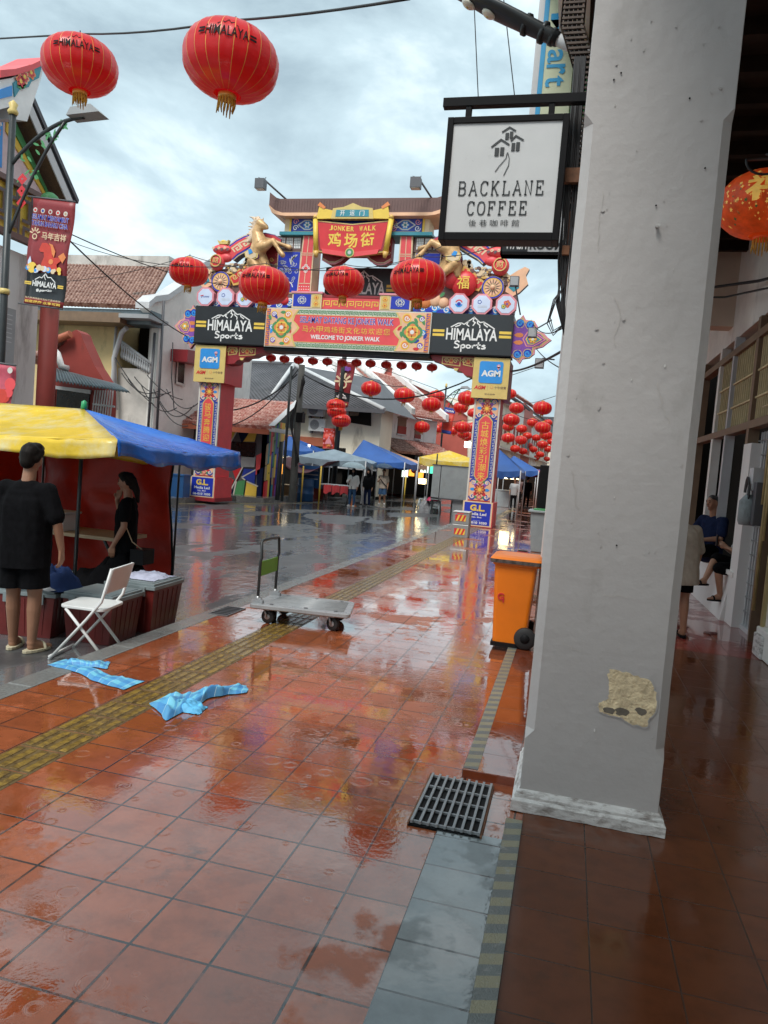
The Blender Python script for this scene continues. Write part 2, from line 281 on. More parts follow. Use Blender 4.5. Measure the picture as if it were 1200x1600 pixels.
# ------------------------------------------------------------------ mesh builder
XZ = (Vector((0, 0, 0)), Vector((1, 0, 0)), Vector((0, 0, 1)), Vector((0, -1, 0)))     # u = X, v = Z, n = -Y (towards the viewer)
ORG = {}
class MB:
    def __init__(s, fr=XZ): s.v = []; s.f = []; s.k = []; s.sm = []; s.fr = fr; s.uv = None
    def w(s, u, v, n=0): O, U, V, Nn = s.fr; return O+U*u+V*v+Nn*n
    def add(s, vs, fs, m, smooth=False):
        o = len(s.v); s.v += [Vector(p) for p in vs]; s.f += [tuple(o+i for i in f) for f in fs]
        s.k += ([m]*len(fs) if isinstance(m, str) else list(m)); s.sm += [smooth]*len(fs); return s
    def box(s, x0, x1, y0, y1, z0, z1, m):
        p = [(x, y, z) for z in (z0, z1) for y in (y0, y1) for x in (x0, x1)]
        return s.add(p, [(0, 2, 3, 1), (4, 5, 7, 6), (0, 1, 5, 4), (2, 6, 7, 3), (0, 4, 6, 2), (1, 3, 7, 5)], m)
    def rect(s, u0, u1, v0, v1, n0, n1, m):         # box in the frame
        p = [s.w(u, v, n) for v in (v0, v1) for n in (n0, n1) for u in (u0, u1)]
        return s.add(p, [(0, 2, 3, 1), (4, 5, 7, 6), (0, 1, 5, 4), (2, 6, 7, 3), (0, 4, 6, 2), (1, 3, 7, 5)], m)
    def flat(s, pts, n, m): return s.add([s.w(u, v, n) for u, v in pts], [tuple(range(len(pts)))], m)
    def poly(s, pts, n0, n1, m, side=None):
        k = len(pts); p = [s.w(u, v, n0) for u, v in pts]+[s.w(u, v, n1) for u, v in pts]
        s.add(p, [tuple(range(k)), tuple(range(k, 2*k))], m)
        o = len(s.v)-2*k; fs = [(o+i, o+(i+1) % k, o+k+(i+1) % k, o+k+i) for i in range(k)]
        s.f += fs; s.k += [side or m]*k; s.sm += [False]*k; return s
    def disc(s, cu, cv, r, n0, n1, m, k=20, side=None, ph=0, rv=None):
        rv = rv or r
        return s.poly([(cu+r*cos(ph+2*pi*i/k), cv+rv*sin(ph+2*pi*i/k)) for i in range(k)], n0, n1, m, side)
    def ringp(s, cu, cv, r0, r1, n0, n1, m, a0=0., a1=2*pi, k=32, side=None):
        for i in range(k):
            a, b = a0+(a1-a0)*i/k, a0+(a1-a0)*(i+1)/k
            s.poly([(cu+r0*cos(a), cv+r0*sin(a)), (cu+r1*cos(a), cv+r1*sin(a)), (cu+r1*cos(b), cv+r1*sin(b)), (cu+r0*cos(b), cv+r0*sin(b))], n0, n1, m, side)
        return s
    def stroke(s, pts, wd, n, m, closed=False):
        k = len(pts); P = [Vector((a, b, 0)) for a, b in pts]; L_ = []; R_ = []
        for i in range(k):
            a = P[i-1] if (i or closed) else None; b = P[(i+1) % k] if (i < k-1 or closed) else None
            d1 = (P[i]-a).normalized() if a is not None else None; d2 = (b-P[i]).normalized() if b is not None else None
            if d1 is None: d1 = d2
            if d2 is None: d2 = d1
            n1 = Vector((-d1.y, d1.x, 0)); n2 = Vector((-d2.y, d2.x, 0)); q = n1+n2
            q = n1 if q.length < 1e-4 else q.normalized()
            sc = wd/2/max(.45, q.dot(n1)); L_.append(P[i]+q*sc); R_.append(P[i]-q*sc)
        vs = [s.w(p.x, p.y, n) for p in L_]+[s.w(p.x, p.y, n) for p in R_]
        fs = [(i, (i+1) % k, k+(i+1) % k, k+i) for i in range(k if closed else k-1)]
        return s.add(vs, fs, m)
    def tube(s, pts, r, m, n=8, cap=True):
        pts = [Vector(p) for p in pts]; k = len(pts); rs = r if isinstance(r, (list, tuple)) else [r]*k
        vs = []; up = None
        for i in range(k):
            t = (pts[min(i+1, k-1)]-pts[max(i-1, 0)]); t = t.normalized() if t.length > 1e-9 else Vector((0, 0, 1))
            if up is None: up = t.orthogonal().normalized()
            up = (up-t*up.dot(t)); up = up.normalized() if up.length > 1e-6 else t.orthogonal().normalized()
            sd = t.cross(up)
            vs += [pts[i]+(up*cos(2*pi*j/n)+sd*sin(2*pi*j/n))*rs[i] for j in range(n)]
        fs = [(i*n+j, i*n+(j+1) % n, (i+1)*n+(j+1) % n, (i+1)*n+j) for i in range(k-1) for j in range(n)]
        s.add(vs, fs, m, True)
        if cap:
            o = len(s.v)-k*n; s.f += [tuple(o+j for j in range(n))[::-1], tuple(o+(k-1)*n+j for j in range(n))]; s.k += [m, m]; s.sm += [False, False]
        return s
    def lathe(s, prof, O, m, n=24, ax=None, sm=True):     # prof: (r, h) along axis ax (default Z)
        A = Vector(ax or (0, 0, 1)).normalized(); U = A.orthogonal().normalized(); V = A.cross(U); O = Vector(O)
        if ax is None: U, V = Vector((1, 0, 0)), Vector((0, 1, 0))
        vs = [O+A*h+(U*cos(2*pi*j/n)+V*sin(2*pi*j/n))*r for r, h in prof for j in range(n)]; k = len(prof)
        fs = [(i*n+j, i*n+(j+1) % n, (i+1)*n+(j+1) % n, (i+1)*n+j) for i in range(k-1) for j in range(n)]
        s.add(vs, fs, m, sm); o = len(s.v)-k*n
        if prof[0][0] > 1e-4: s.f.append(tuple(o+j for j in range(n))[::-1]); s.k.append(m); s.sm.append(False)
        if prof[-1][0] > 1e-4: s.f.append(tuple(o+(k-1)*n+j for j in range(n))); s.k.append(m); s.sm.append(False)
        return s
    def ell(s, c, rx, ry, rz, m, n=16, k=10):
        c = Vector(c); vs = [c+Vector((rx*sin(pi*i/k)*cos(2*pi*j/n), ry*sin(pi*i/k)*sin(2*pi*j/n), rz*cos(pi*i/k))) for i in range(k+1) for j in range(n)]
        return s.add(vs, [(i*n+j, (i+1)*n+j, (i+1)*n+(j+1) % n, i*n+(j+1) % n) for i in range(k) for j in range(n)], m, True)
    def grid(s, fn, nu, nv, m, smooth=True):
        vs = [fn(i/nu, j/nv) for j in range(nv+1) for i in range(nu+1)]
        fs = [(j*(nu+1)+i, j*(nu+1)+i+1, (j+1)*(nu+1)+i+1, (j+1)*(nu+1)+i) for j in range(nv) for i in range(nu)]
        if callable(m): m = [m((i+.5)/nu, (j+.5)/nv) for j in range(nv) for i in range(nu)]
        return s.add(vs, fs, m, smooth)
    def text(s, body, u0, u1, v0, v1, n, m, bold=.0, shear=0., map3=None):
        vs, fs = text_mesh(body, bold, shear)
        xs = [p[0] for p in vs]; ys = [p[1] for p in vs]; a, b, c, d = min(xs), max(xs), min(ys), max(ys)
        q = [(u0+(p[0]-a)/(b-a)*(u1-u0), v0+(p[1]-c)/(d-c)*(v1-v0)) for p in vs]
        return s.add([(map3(u, v) if map3 else s.w(u, v, n)) for u, v in q], fs, m)
    def build(s, name, parent=None, loc=None, bevel=0., solid=0., sub=0):
        keys = list(dict.fromkeys(s.k)); me = bpy.data.meshes.new(name)
        if parent is not None: o0 = ORG[parent.name]
        elif loc is not None: o0 = Vector(loc)
        else:
            xs = [p.x for p in s.v]; ys = [p.y for p in s.v]; zs = [p.z for p in s.v]
            o0 = Vector(((min(xs)+max(xs))/2, (min(ys)+max(ys))/2, min(zs)))
        me.from_pydata([p-o0 for p in s.v], [], s.f)
        for k in keys: me.materials.append(MATS[k])
        ix = {k: i for i, k in enumerate(keys)}
        me.polygons.foreach_set('material_index', [ix[k] for k in s.k]); me.polygons.foreach_set('use_smooth', s.sm)
        if s.uv:
            ul = me.uv_layers.new(name='uv')
            for lp in me.loops: ul.data[lp.index].uv = s.uv[lp.vertex_index]
        me.update()
        o = bpy.data.objects.new(name, me); COL.objects.link(o); o.location = o0 if parent is None else (0, 0, 0)
        if parent is not None: o.parent = parent
        ORG[o.name] = o0
        if solid: d = o.modifiers.new('thickness', 'SOLIDIFY'); d.thickness = solid; d.offset = 0
        if bevel: b = o.modifiers.new('bevel', 'BEVEL'); b.width = bevel; b.segments = 2; b.limit_method = 'ANGLE'; b.angle_limit = rad(40)
        return o
_T = {}
def text_mesh(body, bold=0., shear=0.):
    key = (body, bold, shear)
    if key in _T: return _T[key]
    cu = bpy.data.curves.new('lettering', 'FONT'); cu.body = body; cu.offset = bold; cu.shear = shear; cu.resolution_u = 3; cu.dimensions = '2D'; cu.fill_mode = 'FRONT'
    o = bpy.data.objects.new('lettering', cu); COL.objects.link(o)
    dg = bpy.context.evaluated_depsgraph_get(); ev = o.evaluated_get(dg); me = ev.to_mesh()
    vs = [(v.co.x, v.co.y) for v in me.vertices]; fs = [tuple(p.vertices) for p in me.polygons]
    ev.to_mesh_clear(); bpy.data.objects.remove(o); bpy.data.curves.remove(cu)
    _T[key] = (vs, fs); return _T[key]
def tag(o, label=None, cat=None, group=None, kind=None):
    for k, v in (('label', label), ('category', cat), ('group', group), ('kind', kind)):
        if v: o[k] = v
    return o
def thing(name, loc, label, cat, group=None):
    o = bpy.data.objects.new(name, None); COL.objects.link(o); o.location = loc; o.empty_display_size = .2; ORG[o.name] = Vector(loc)
    return tag(o, label, cat, group)
def struct(o): o['kind'] = 'structure'; return o
def dup(root, loc=None, rz=None, label=None, scale=None):
    def cp(o, par):
        c = o.copy(); COL.objects.link(c)
        if par: c.parent = par
        for ch in o.children: cp(ch, c)
        return c
    r = cp(root, None)
    if loc is not None: r.location = loc
    if rz is not None: r.rotation_euler = (0, 0, rz)
    if scale: r.scale = (scale,)*3
    if label: r['label'] = label
    return r
def frame(P, D, up=(0, 0, 1)):      # vertical plane through P running along D; n faces to the right-hand side seen along... D x up
    U = Vector((D[0], D[1], 0)).normalized(); V = Vector((0, 0, 1)); return (Vector(P), U, V, U.cross(V))
def sag(a, b, d, n=14): a = Vector(a); b = Vector(b); return [a.lerp(b, i/n)-Vector((0, 0, d*4*(i/n)*(1-i/n))) for i in range(n+1)]
def blob(mb, voxel, name, parent, mkey, smooth=4, cut=None, fold=0.):     # fuse overlapping closed shapes into ONE continuous skin
    o = mb.build(name, parent); o.modifiers.new('r', 'REMESH').mode = 'VOXEL'; o.modifiers['r'].voxel_size = voxel
    sm = o.modifiers.new('s', 'SMOOTH'); sm.factor = .5; sm.iterations = smooth
    dg = bpy.context.evaluated_depsgraph_get(); me = bpy.data.meshes.new_from_object(o.evaluated_get(dg)); o.modifiers.clear()
    if cut is not None or fold:
        import bmesh
        bm = bmesh.new(); bm.from_mesh(me); o0 = ORG[parent.name]; bm.normal_update()
        if fold:
            for v in bm.verts:
                q = v.co+o0; v.co += v.normal*fold*(mnoise.noise(Vector((q.x*13, q.y*13, q.z*5+q.x*9)))+.6*mnoise.noise(Vector((q.x*25+q.z*14, q.y*25, q.z*11))))
        if cut is not None: bmesh.ops.bisect_plane(bm, geom=bm.verts[:]+bm.edges[:]+bm.faces[:], plane_co=(0, 0, cut-o0.z), plane_no=(.04, .05, -1), clear_outer=True)
        bm.to_mesh(me); bm.free()
    me.name = name; o.data = me; me.materials.clear(); me.materials.append(MATS[mkey])
    me.polygons.foreach_set('use_smooth', [True]*len(me.polygons)); me.polygons.foreach_set('material_index', [0]*len(me.polygons)); return o
def caps(mb, p, q, r1, r2, n=12):
    p = Vector(p); q = Vector(q); d = q-p; L_ = d.length or 1e-4
    pr = [(max(.0002, r1*sin(pi/2*i/4)), -r1*cos(pi/2*i/4)) for i in range(5)]+[(max(.0002, r2*cos(pi/2*i/4)), L_+r2*sin(pi/2*i/4)) for i in range(5)]
    return mb.lathe(pr, p, 'skin', n, ax=d)
def loft(mb, rings, n=20):          # rings: (cx, cy, cz, rx, ry)
    vs = [Vector((c[0]+c[3]*cos(2*pi*j/n), c[1]+c[4]*sin(2*pi*j/n), c[2])) for c in rings for j in range(n)]; k = len(rings)
    mb.add(vs, [(i*n+j, i*n+(j+1) % n, (i+1)*n+(j+1) % n, (i+1)*n+j) for i in range(k-1) for j in range(n)]+[tuple(range(n))[::-1], tuple((k-1)*n+j for j in range(n))], 'skin', True); return mb

# ================================================================== SETTING
RZ = -.13                                              # road level below the pavement
def ground():
    b = MB(); b.add([(-300, -60, RZ), (300, -60, RZ), (300, 420, RZ), (-300, 420, RZ)], [(0, 1, 2, 3)], 'asphalt'); struct(b.build('road', loc=(0, 0, 0)))
    b = MB(); b.box(-3.40, -.43, -3, 160, RZ-.1, 0, 'pavetile'); b.box(-.43, -.14, -3, 160, RZ-.1, -.004, 'pavetile'); b.box(-.14, .02, 3.5, 160, RZ-.1, -.006, 'pavetile')
    struct(b.build('pavement', loc=(0, 0, 0)))
    b = MB(); y = -3.
    while y < 120: b.box(-3.60, -3.40, y, y+.595, RZ-.1, .004, 'kerb'); y += .6
    struct(b.build('kerb', loc=(0, 0, 0), bevel=.012))
    b = MB(); b.box(-3.72, -3.64, -2, 120, RZ, RZ+.004, 'roadyellow'); b.box(-3.98, -3.88, 121, 122, RZ, RZ+.004, 'roadyellow')
    b.add([(-12.9, 20, RZ+.004), (-12.8, 20, RZ+.004), (-10.0, 29.5, RZ+.004), (-10.1, 29.5, RZ+.004)], [(0, 1, 2, 3)], 'roadyellow')
    struct(b.build('road_marking', loc=(0, 0, 0)))
    b = MB(); y = -1.96
    while y < 40:
        for k in range(4): x = -2.775+k*.0735; b.box(x, x+.044, y+.022, y+.258, 0, .0056, 'tactile')
        b.box(-2.79, -2.49, y+.004, y+.278, -.05, .0022, 'tactilebase'); y += TY
    struct(b.build('tactile_paving', loc=(0, 0, 0), bevel=.002))
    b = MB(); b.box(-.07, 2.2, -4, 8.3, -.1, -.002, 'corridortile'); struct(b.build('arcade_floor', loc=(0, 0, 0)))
    b = MB(); b.box(.02, 2.9, 8.3, 60, -.1, -.001, 'redfloor'); struct(b.build('red_arcade_floor', loc=(0, 0, 0)))
    b = MB(); b.box(-.453, -.145, -2, 3.40, -.05, .006, 'greytile'); struct(b.build('grey_threshold', loc=(0, 0, 0), bevel=.004))
    b = MB(); b.box(-.148, -.068, -2, 3.62, -.05, .009, 'tape'); struct(b.build('anti_slip_strip', loc=(0, 0, 0)))
    b = MB(); b.box(-.43, -.105, 4.03, 7.25, -.05, .045, 'steptile'); struct(b.build('raised_step', loc=(0, 0, 0), bevel=.004))
    b = MB(); b.box(-.425, -.345, 4.05, 7.2, .045, .0475, 'tape'); struct(b.build('step_strip', loc=(0, 0, 0)))
    b = MB(); b.box(-40, -12.35, 17.5, 26, RZ-.1, .06, 'kerb'); b.box(-40, -10.1, 4, 17.5, RZ-.1, .05, 'kerb'); b.box(-20, -11.2, 26, 29.2, RZ-.1, .05, 'kerb'); struct(b.build('far_pavement', loc=(0, 0, 0)))
    b = MB(); b.box(-3.52, -3.30, 6.95, 7.4, -.05, .009, 'dgrey'); 
    for i in range(6): b.box(-3.50, -3.32, 6.98+i*.07, 7.01+i*.07, .009, .013, 'black')
    tag(b.build('drain_cover', loc=(-3.4, 7.2, 0)), 'dark iron gutter cover set in the kerb left of the trolley', 'drain cover')
    # drain grate in its pit
    g = thing('drain_grate', (-.42, 3.66, 0), 'rusty steel floor grating over a drain beside the grey tiles', 'drain grate')
    b = MB(); b.box(-.592, -.247, 3.36, 3.965, -.02, .0085, 'black'); b.build('pit', g)
    b = MB()
    for i in range(9): x = -.578+i*.0402; b.box(x-.006, x+.006, 3.37, 3.955, .012, .026, 'grey')
    for i in range(5): y = 3.385+i*.138; b.box(-.585, -.25, y-.005, y+.005, .0095, .021, 'grey')
    for x in (-.592, -.245): b.box(x-.004, x+.004, 3.36, 3.965, .0, .0165, 'rust')
    b.build('bars', g)
ground()

# ================================================================== ARCADE BUILDING on the right
def arcade():
    A = thing('arcade_building', (1.2, 6, 0), 'dim five foot way of an old shophouse with white columns', 'building')
    def wear(b):                                                   # chips and hairline cracks in the plaster
        r = random.Random(3); cx, cz = .385, .655
        b.fr = (Vector((0, 3.766, 0)), *XZ[1:])
        for i in range(46):
            u, v = r.uniform(-.03, .52), r.uniform(.35, 3.9); s = r.uniform(.003, .011)
            if abs(u-cx) < .16 and abs(v-cz) < .18: continue
            k = 7; a0 = r.random()*6
            b.poly([(u+s*r.uniform(.5, 1.3)*cos(a0+2*pi*i_/k)*(.5 if i % 3 else 1), v+s*r.uniform(.5, 1.4)*sin(a0+2*pi*i_/k)) for i_ in range(k)], 0, .0022, r.choice(('plasterbase', 'plaster', 'plaster', 'plaster')))
        for u, v in ((.27, 3.03), (.37, 3.52), (.05, 3.65), (.02, 3.62), (.47, 3.2), (.25, 1.4)): b.disc(u, v, .0042, 0, .004, 'black', 8)
        b.lathe([(.008, 0), (.008, .02), (.012, .022), (.012, .03)], (.285, 3.766, 2.93), 'plasterbase', 10, ax=(0, -1, 0))
        b.fr = (Vector((0, 3.7655, 0)), *XZ[1:])
        for u, v, n, dx, dz in ((.12, 2.6, 9, .004, -.03), (.02, 3.1, 10, .006, -.03), (.36, 2.2, 12, .008, -.016), (.03, .9, 10, .012, -.01), (.2, 1.15, 8, .02, .004), (.0, 1.75, 9, .01, -.02)):
            p = []
            for i in range(n): p.append((u, v)); u += dx+r.uniform(-.014, .014); v += dz+r.uniform(-.01, .01)
            b.stroke(p, .0022, .001, 'mortar')
    def column(y0, x0, x1, first):
        y1 = y0+.62; ch = .045; z0, z1 = (.42, 3.42); zt = 5.4
        b = MB()
        def ring(z, c): return [(x0+c, y0, z), (x1-c, y0, z), (x1, y0+c, z), (x1, y1, z), (x0, y1, z), (x0, y0+c, z)]
        lv = [ring(.1, .003), ring(z0-.05, .003), ring(z0, ch), ring(z1, ch), ring(z1+.05, .003), ring(zt, .003)]
        if not first: lv = [ring(0, .01), ring(zt, .01)]
        # jitter: finely divided so the plaster is not ruler straight
        vs = []; n = 6; rows = []
        zs = [lv[0]]
        for a, c in zip(lv, lv[1:]):
            m = max(1, int((c[0][2]-a[0][2])/.05))
            for i in range(1, m+1): zs.append([tuple(p+(q-p)*i/m for p, q in zip(u, v)) for u, v in zip(a, c)])
        for r in zs: vs += [Vector(p)+Vector((1, 1, 0))*(.003*mnoise.noise(Vector((p[0]*3, p[1]*3, p[2]*2.3)))+.0012*mnoise.noise(Vector((p[0]*9, p[1]*9, p[2]*8)))) for p in r]
        b.add(vs, [(i*n+j, i*n+(j+1) % n, (i+1)*n+(j+1) % n, (i+1)*n+j) for i in range(len(zs)-1) for j in range(n)], 'plaster')
        if first: wear(b)
        c = b.build('column', A)
        b = MB()
        prof = [(.036, 0), (.036, .052), (.024, .066), (.024, .08), (.012, .098), (.0, .106)]
        vs = []
        for o, z in prof:
            base = [(x0-o, y0-o), (x1+o, y0-o), (x1+o, y1+o), (x0-o, y1+o)]
            for k in range(4):
                p, q = base[k], base[(k+1) % 4]
                for i in range(12):
                    x, y = p[0]+(q[0]-p[0])*i/12, p[1]+(q[1]-p[1])*i/12; h = .0045*mnoise.noise(Vector((x*17, y*17, z*30))); vs.append((x+h, y+h, z+h*.6))
        b.add(vs, [(i*48+j, i*48+(j+1) % 48, (i+1)*48+(j+1) % 48, (i+1)*48+j) for i in range(5) for j in range(48)], 'plasterbase'); b.build('skirting', c)
        return c
    c1 = column(3.77, -.10, .573, True); column(7.35, -.21, .46, False); column(11.0, -.2, .46, False); column(14.7, -.2, .46, False)
    # peeled patch and chips on the near column
    r = random.Random(3); y = 3.7665
    cx, cz = .385, .655; pts = []
    out_ = [(-.115, .10), (-.10, .135), (-.03, .125), (.04, .115), (.09, .095), (.115, .05), (.125, -.0), (.12, -.05), (.095, -.085), (.10, -.115), (.06, -.135), (.0, -.115), (-.04, -.10), (-.09, -.10), (-.135, -.085), (-.145, -.045), (-.10, -.02), (-.10, .04)]
    for i in range(len(out_)):
        p, q = out_[i], out_[(i+1) % len(out_)]
        for k in range(4): pts.append((cx+p[0]+(q[0]-p[0])*k/4+r.uniform(-.006, .006), cz+p[1]+(q[1]-p[1])*k/4+r.uniform(-.006, .006)))
    b = MB(); b.fr = (Vector((0, y, 0)), *XZ[1:]); b.poly([(cx+(u-cx)*1.05, cz+(v-cz)*1.05) for u, v in pts], 0, .0022, 'plaster'); b.poly(pts, 0, .0032, 'patch')
    for u, v, w_ in ((-.09, -.075, .03), (-.03, -.07, .034), (.06, -.055, .03)):
        b.poly([(cx+u+w_*r.uniform(.75, 1.15)*cos(2*pi*i/13), cz+v+w_*.62*r.uniform(.7, 1.2)*sin(2*pi*i/13)) for i in range(13)], .0032, .0042, 'patchdark')
    b.build('peeled_patch', c1)
    # upper storey, ceiling, eaves
    b = MB(); b.box(-.2, 2.3, -6, 12.4, 5.40, 5.6, 'darkwood')
    for y in [i*.55-5.7 for i in range(33)]: b.box(-.1, 2.3, y, y+.10, 5.26, 5.40, 'darkwood')
    b.build('ceiling', A)
    b = MB(); b.box(-.2, 2.3, 12.4, 12.75, 4.25, 6.2, 'beam'); b.box(-.2, 2.3, 20, 20.3, 3.3, 6.2, 'beam'); b.box(-.2, 2.4, 12.75, 40, 6.2, 6.4, 'beam'); b.build('cross_beam', A)
    b = MB(); b.box(-.12, .45, -6, 40, 5.6, 12, 'wallwhite'); b.box(-.12, 2.6, -6.2, -6, 0, 12, 'wallwhite'); b.build('upper_wall', A)
    b = MB(); b.box(-.62, -.12, 5.0, 40, 6.0, 6.05, 'wood'); b.box(-.62, -.56, 5.0, 40, 6.05, 6.2, 'wood')
    for i in range(10): y = 5.1+i*.7; b.box(-.60, -.12, y, y+.07, 5.90, 6.0, 'wood')
    b.box(-.45, -.12, 4.9, 9, 5.45, 5.55, 'wallwhite'); b.build('eaves', A)
    b = MB(); b.box(-2.2, -.2, -6, 1.6, 4.25, 4.32, 'zinc'); b.box(-2.25, -2.2, -6, 1.65, 4.15, 4.35, 'wood'); b.build('awning', A)  # unseen overhead sheet, added only to shade the near column
    # back wall
    X = 2.2
    b = MB(); b.box(X, X+.3, -6, 7.5, 0, 5.4, 'oldwhite'); b.box(X+.0, X+.35, 7.5, 8.72, 0, 2.62, 'oldwhite'); b.box(X+.9, X+1.2, 7, 45, 0, 6.2, 'opening'); b.box(X, X+.35, 8.72, 45, 4.0, 5.4, 'oldwhite')
    b.box(X, X+.35, 7.5, 8.72, 2.62, 5.4, 'oldwhite'); b.box(X, X+.35, 16.5, 45, 0, 4, 'oldwhite'); b.build('back_wall', A)
    b = MB(); b.box(X-.04, X+.25, 10.13, 10.55, 0, 2.35, 'wallwhite'); b.box(X-.02, X+.22, 10.25, 16.5, 0, .62, 'wallwhite'); b.box(X-.06, X+.24, 10.3, 16.5, .62, .68, 'oldwhite')
    b.add([(X-.02, 10.56, 0), (X-.02, 16.5, 0), (X-.10, 16.5, 0), (X-.10, 10.56, 0), (X-.02, 10.56, .5), (X-.02, 16.5, .5)], [(0, 1, 5, 4), (3, 2, 5, 4), (0, 3, 4)], 'wallwhite'); b.build('low_wall', A)
    b = MB()                                                       # posts and rails of the shopfront
    for y, w_, k in ((8.72, .10, 'bamboo'), (9.25, .05, 'brownpaint'), (10.42, .14, 'brownpaint'), (11.9, .10, 'lgrey'), (12.9, .16, 'oldwhite'), (14.6, .16, 'brownpaint')): b.box(X-.03, X+.1, y, y+w_, .0 if y < 10.3 else .68, 4.0, k)
    for z in (2.55, 3.72): b.box(X-.035, X+.1, 8.4, 16.5, z, z+.10, 'brownpaint')
    b.build('door_frame', A)
    b = MB()
    for j in range(2):
        y0, y1 = ((8.85, 10.4), (10.6, 12.9))[j]
        n = 15 if j == 0 else 18
        for i in range(n): y = y0+(y1-y0)*(i+.5)/n; b.box(X+.01, X+.03, y-.012, y+.012, 2.65, 3.72, 'lattice')
        for z in (2.95, 3.3): b.box(X-.005, X+.02, y0, y1, z-.012, z+.012, 'lattice')
    b.build('window_lattice', A)
    b = MB()                                                       # folding grille gate
    for i in range(12):
        y = 8.85+i*.125; b.box(X+.09, X+.115, y, y+.03, .05, 2.5, 'lgrey'); b.box(X+.12, X+.135, y+.05, y+.065, .05, 2.5, 'dgrey')
    for i in range(13):
        z = .22+i*.18
        for k in range(12): y = 8.85+k*.125; b.box(X+.08, X+.12, y+.03, y+.125, z, z+.02, 'metal')
    b.box(X+.06, X+.16, 8.82, 10.3, 0, .06, 'lgrey'); b.build('grille_gate', A)
    b = MB(); b.box(X+.3, X+.34, 8.7, 10.3, 0, 2.6, 'glassdark'); b.build('door', A)
    b = MB()
    for y, z0, z1, rr in ((9.18, 1.6, 4.2, .016), (9.05, .4, 4.3, .02), (8.96, 1.2, 4.3, .014), (8.60, .2, 4.4, .02), (9.02, 1.9, 4.25, .012)): b.tube([(X-.06, y, z0), (X-.06, y, z1)], rr, 'bamboo', 8)
    b.tube([(X-.07, 9.6, 2.75), (X-.07, 9.1, 2.75), (X-.07, 8.9, 3.0), (X-.07, 8.85, 3.4)], .012, 'lattice')
    b.tube([(.4, 12.3, 4.75), (1.2, 12.2, 4.74), (1.7, 11.9, 4.70), (2.1, 10.5, 4.45), (2.14, 9.2, 4.2), (2.14, 9.1, 3.3)], .02, 'wire'); b.tube([(.4, 12.3, 4.7), (1.3, 12.2, 4.62), (1.9, 11.6, 4.5), (2.13, 9.3, 4.1), (2.13, 9.2, 3.4)], .014, 'wire')
    b.build('conduit', A)
    m = MB(); m.box(X-.13, X-.03, 9.22, 9.44, 1.35, 1.85, 'dgrey'); m.lathe([(.09, 0), (.11, .05), (.11, .28), (.05, .36)], (X-.14, 9.45, 1.34), 'bingrey', 14); m.box(X-.15, X-.05, 9.36, 9.56, 1.75, 2.02, 'lgrey')
    for k in range(7): m.tube([(X-.17, 9.45+.1*cos(a)+k*.012, 1.72+(.12+.012*k)*sin(a)) for a in [i*.45 for i in range(14)]], .008, 'wire', 6)
    m.build('meter_box', A, bevel=.008)
    b = MB(); b.box(X-.10, X+.01, 7.6, 8.66, 0, .30, 'oldwhite'); b.box(X-.13, X-.02, 8.3, 8.62, 0, .24, 'plasterbase'); b.build('plinth', A, bevel=.015)
    # cable tray on the street side of the columns
    t = MB(); pts = [(-.235, 4.45, 6.4), (-.235, 4.45, 4.28), (-.125, 4.45, 4.0), (-.125, 4.45, 3.3)]
    for a, c in zip(pts, pts[1:]):
        a, c = Vector(a), Vector(c); n = int((c-a).length/.028)
        for o in (-.062, .062): t.tube([a+Vector((o, 0, 0)), c+Vector((o, 0, 0))], .006, 'darkwood', 6)
        for i in range(n):
            p = a.lerp(c, (i+.5)/n); t.box(p.x-.06, p.x+.06, p.y-.008, p.y+.004, p.z-.006, p.z+.006, 'trayrust')
        for o in (-.04, -.015, .01, .035): t.tube([a+Vector((o, .02, 0)), c+Vector((o, .02, 0))], .011, 'wire', 6)
    t.build('cable_tray', A)
    w = MB(); r = random.Random(5)
    for k in range(8):
        x = -.125-k*.008; w.tube([(x-.02, 4.44, 4.1), (x-.012, 4.43+r.uniform(-.02, .02), 3.7), (x+r.uniform(-.012, .012), 4.42, 3.25), (x+r.uniform(-.012, .010), 4.42, 2.95), (x+r.uniform(-.01, .02), 4.4, 2.7), (-.10, 4.42, 2.5)], .006, 'wire', 6)
    for k in range(3): w.tube([(-.14, 4.4, 2.80), (-.175-.008*k, 4.38, 2.72), (-.20-.007*k, 4.38, 2.62-.018*k), (-.175, 4.4, 2.55-.014*k), (-.11, 4.42, 2.60), (-.10, 4.42, 2.7)], .0035, 'wire', 6)
    w.tube([(-.09, 4.42, 3.5), (-.09, 4.42, 2.4)], .011, 'wire'); w.tube([(-.115, 4.42, 6), (-.115, 4.42, 4.1)], .007, 'wire')
    w.box(-.2, -.09, 4.38, 4.48, 3.38, 3.46, 'rust'); w.box(-.17, -.13, 4.39, 4.44, 2.98, 3.03, 'rust')
    w.build('cable', A)
arcade()

# ================================================================== ORNAMENT helpers (in a builder's frame)
def petal(b, u, v, a, l, w, n, m):
    ca, sa = cos(a), sin(a); p = [(0, 0), (.3*l, w*.42), (.65*l, w*.5), (.9*l, w*.3), (l, 0), (.9*l, -w*.3), (.65*l, -w*.5), (.3*l, -w*.42)]
    b.flat([(u+x*ca-y*sa, v+x*sa+y*ca) for x, y in p], n, m)
def flower(b, u, v, r, k, ms, n, ph=0):
    for i in range(k): petal(b, u, v, ph+2*pi*i/k, r, r*4.4/k, n, ms[0])
    for i in range(k): petal(b, u, v, ph+2*pi*i/k, r*.78, r*2.6/k, n+.002, ms[1])
    b.disc(u, v, r*.30, n+.003, n+.005, ms[2], 12)
def curl(b, u, v, r, n, m, w, a0=0, turns=1.4, s=1):
    p = []
    for i in range(17):
        t = i/16; a = a0+s*t*turns*2*pi; q = r*(1-.82*t); p.append((u+q*cos(a), v+q*sin(a)))
    b.stroke(p, w, n, m)
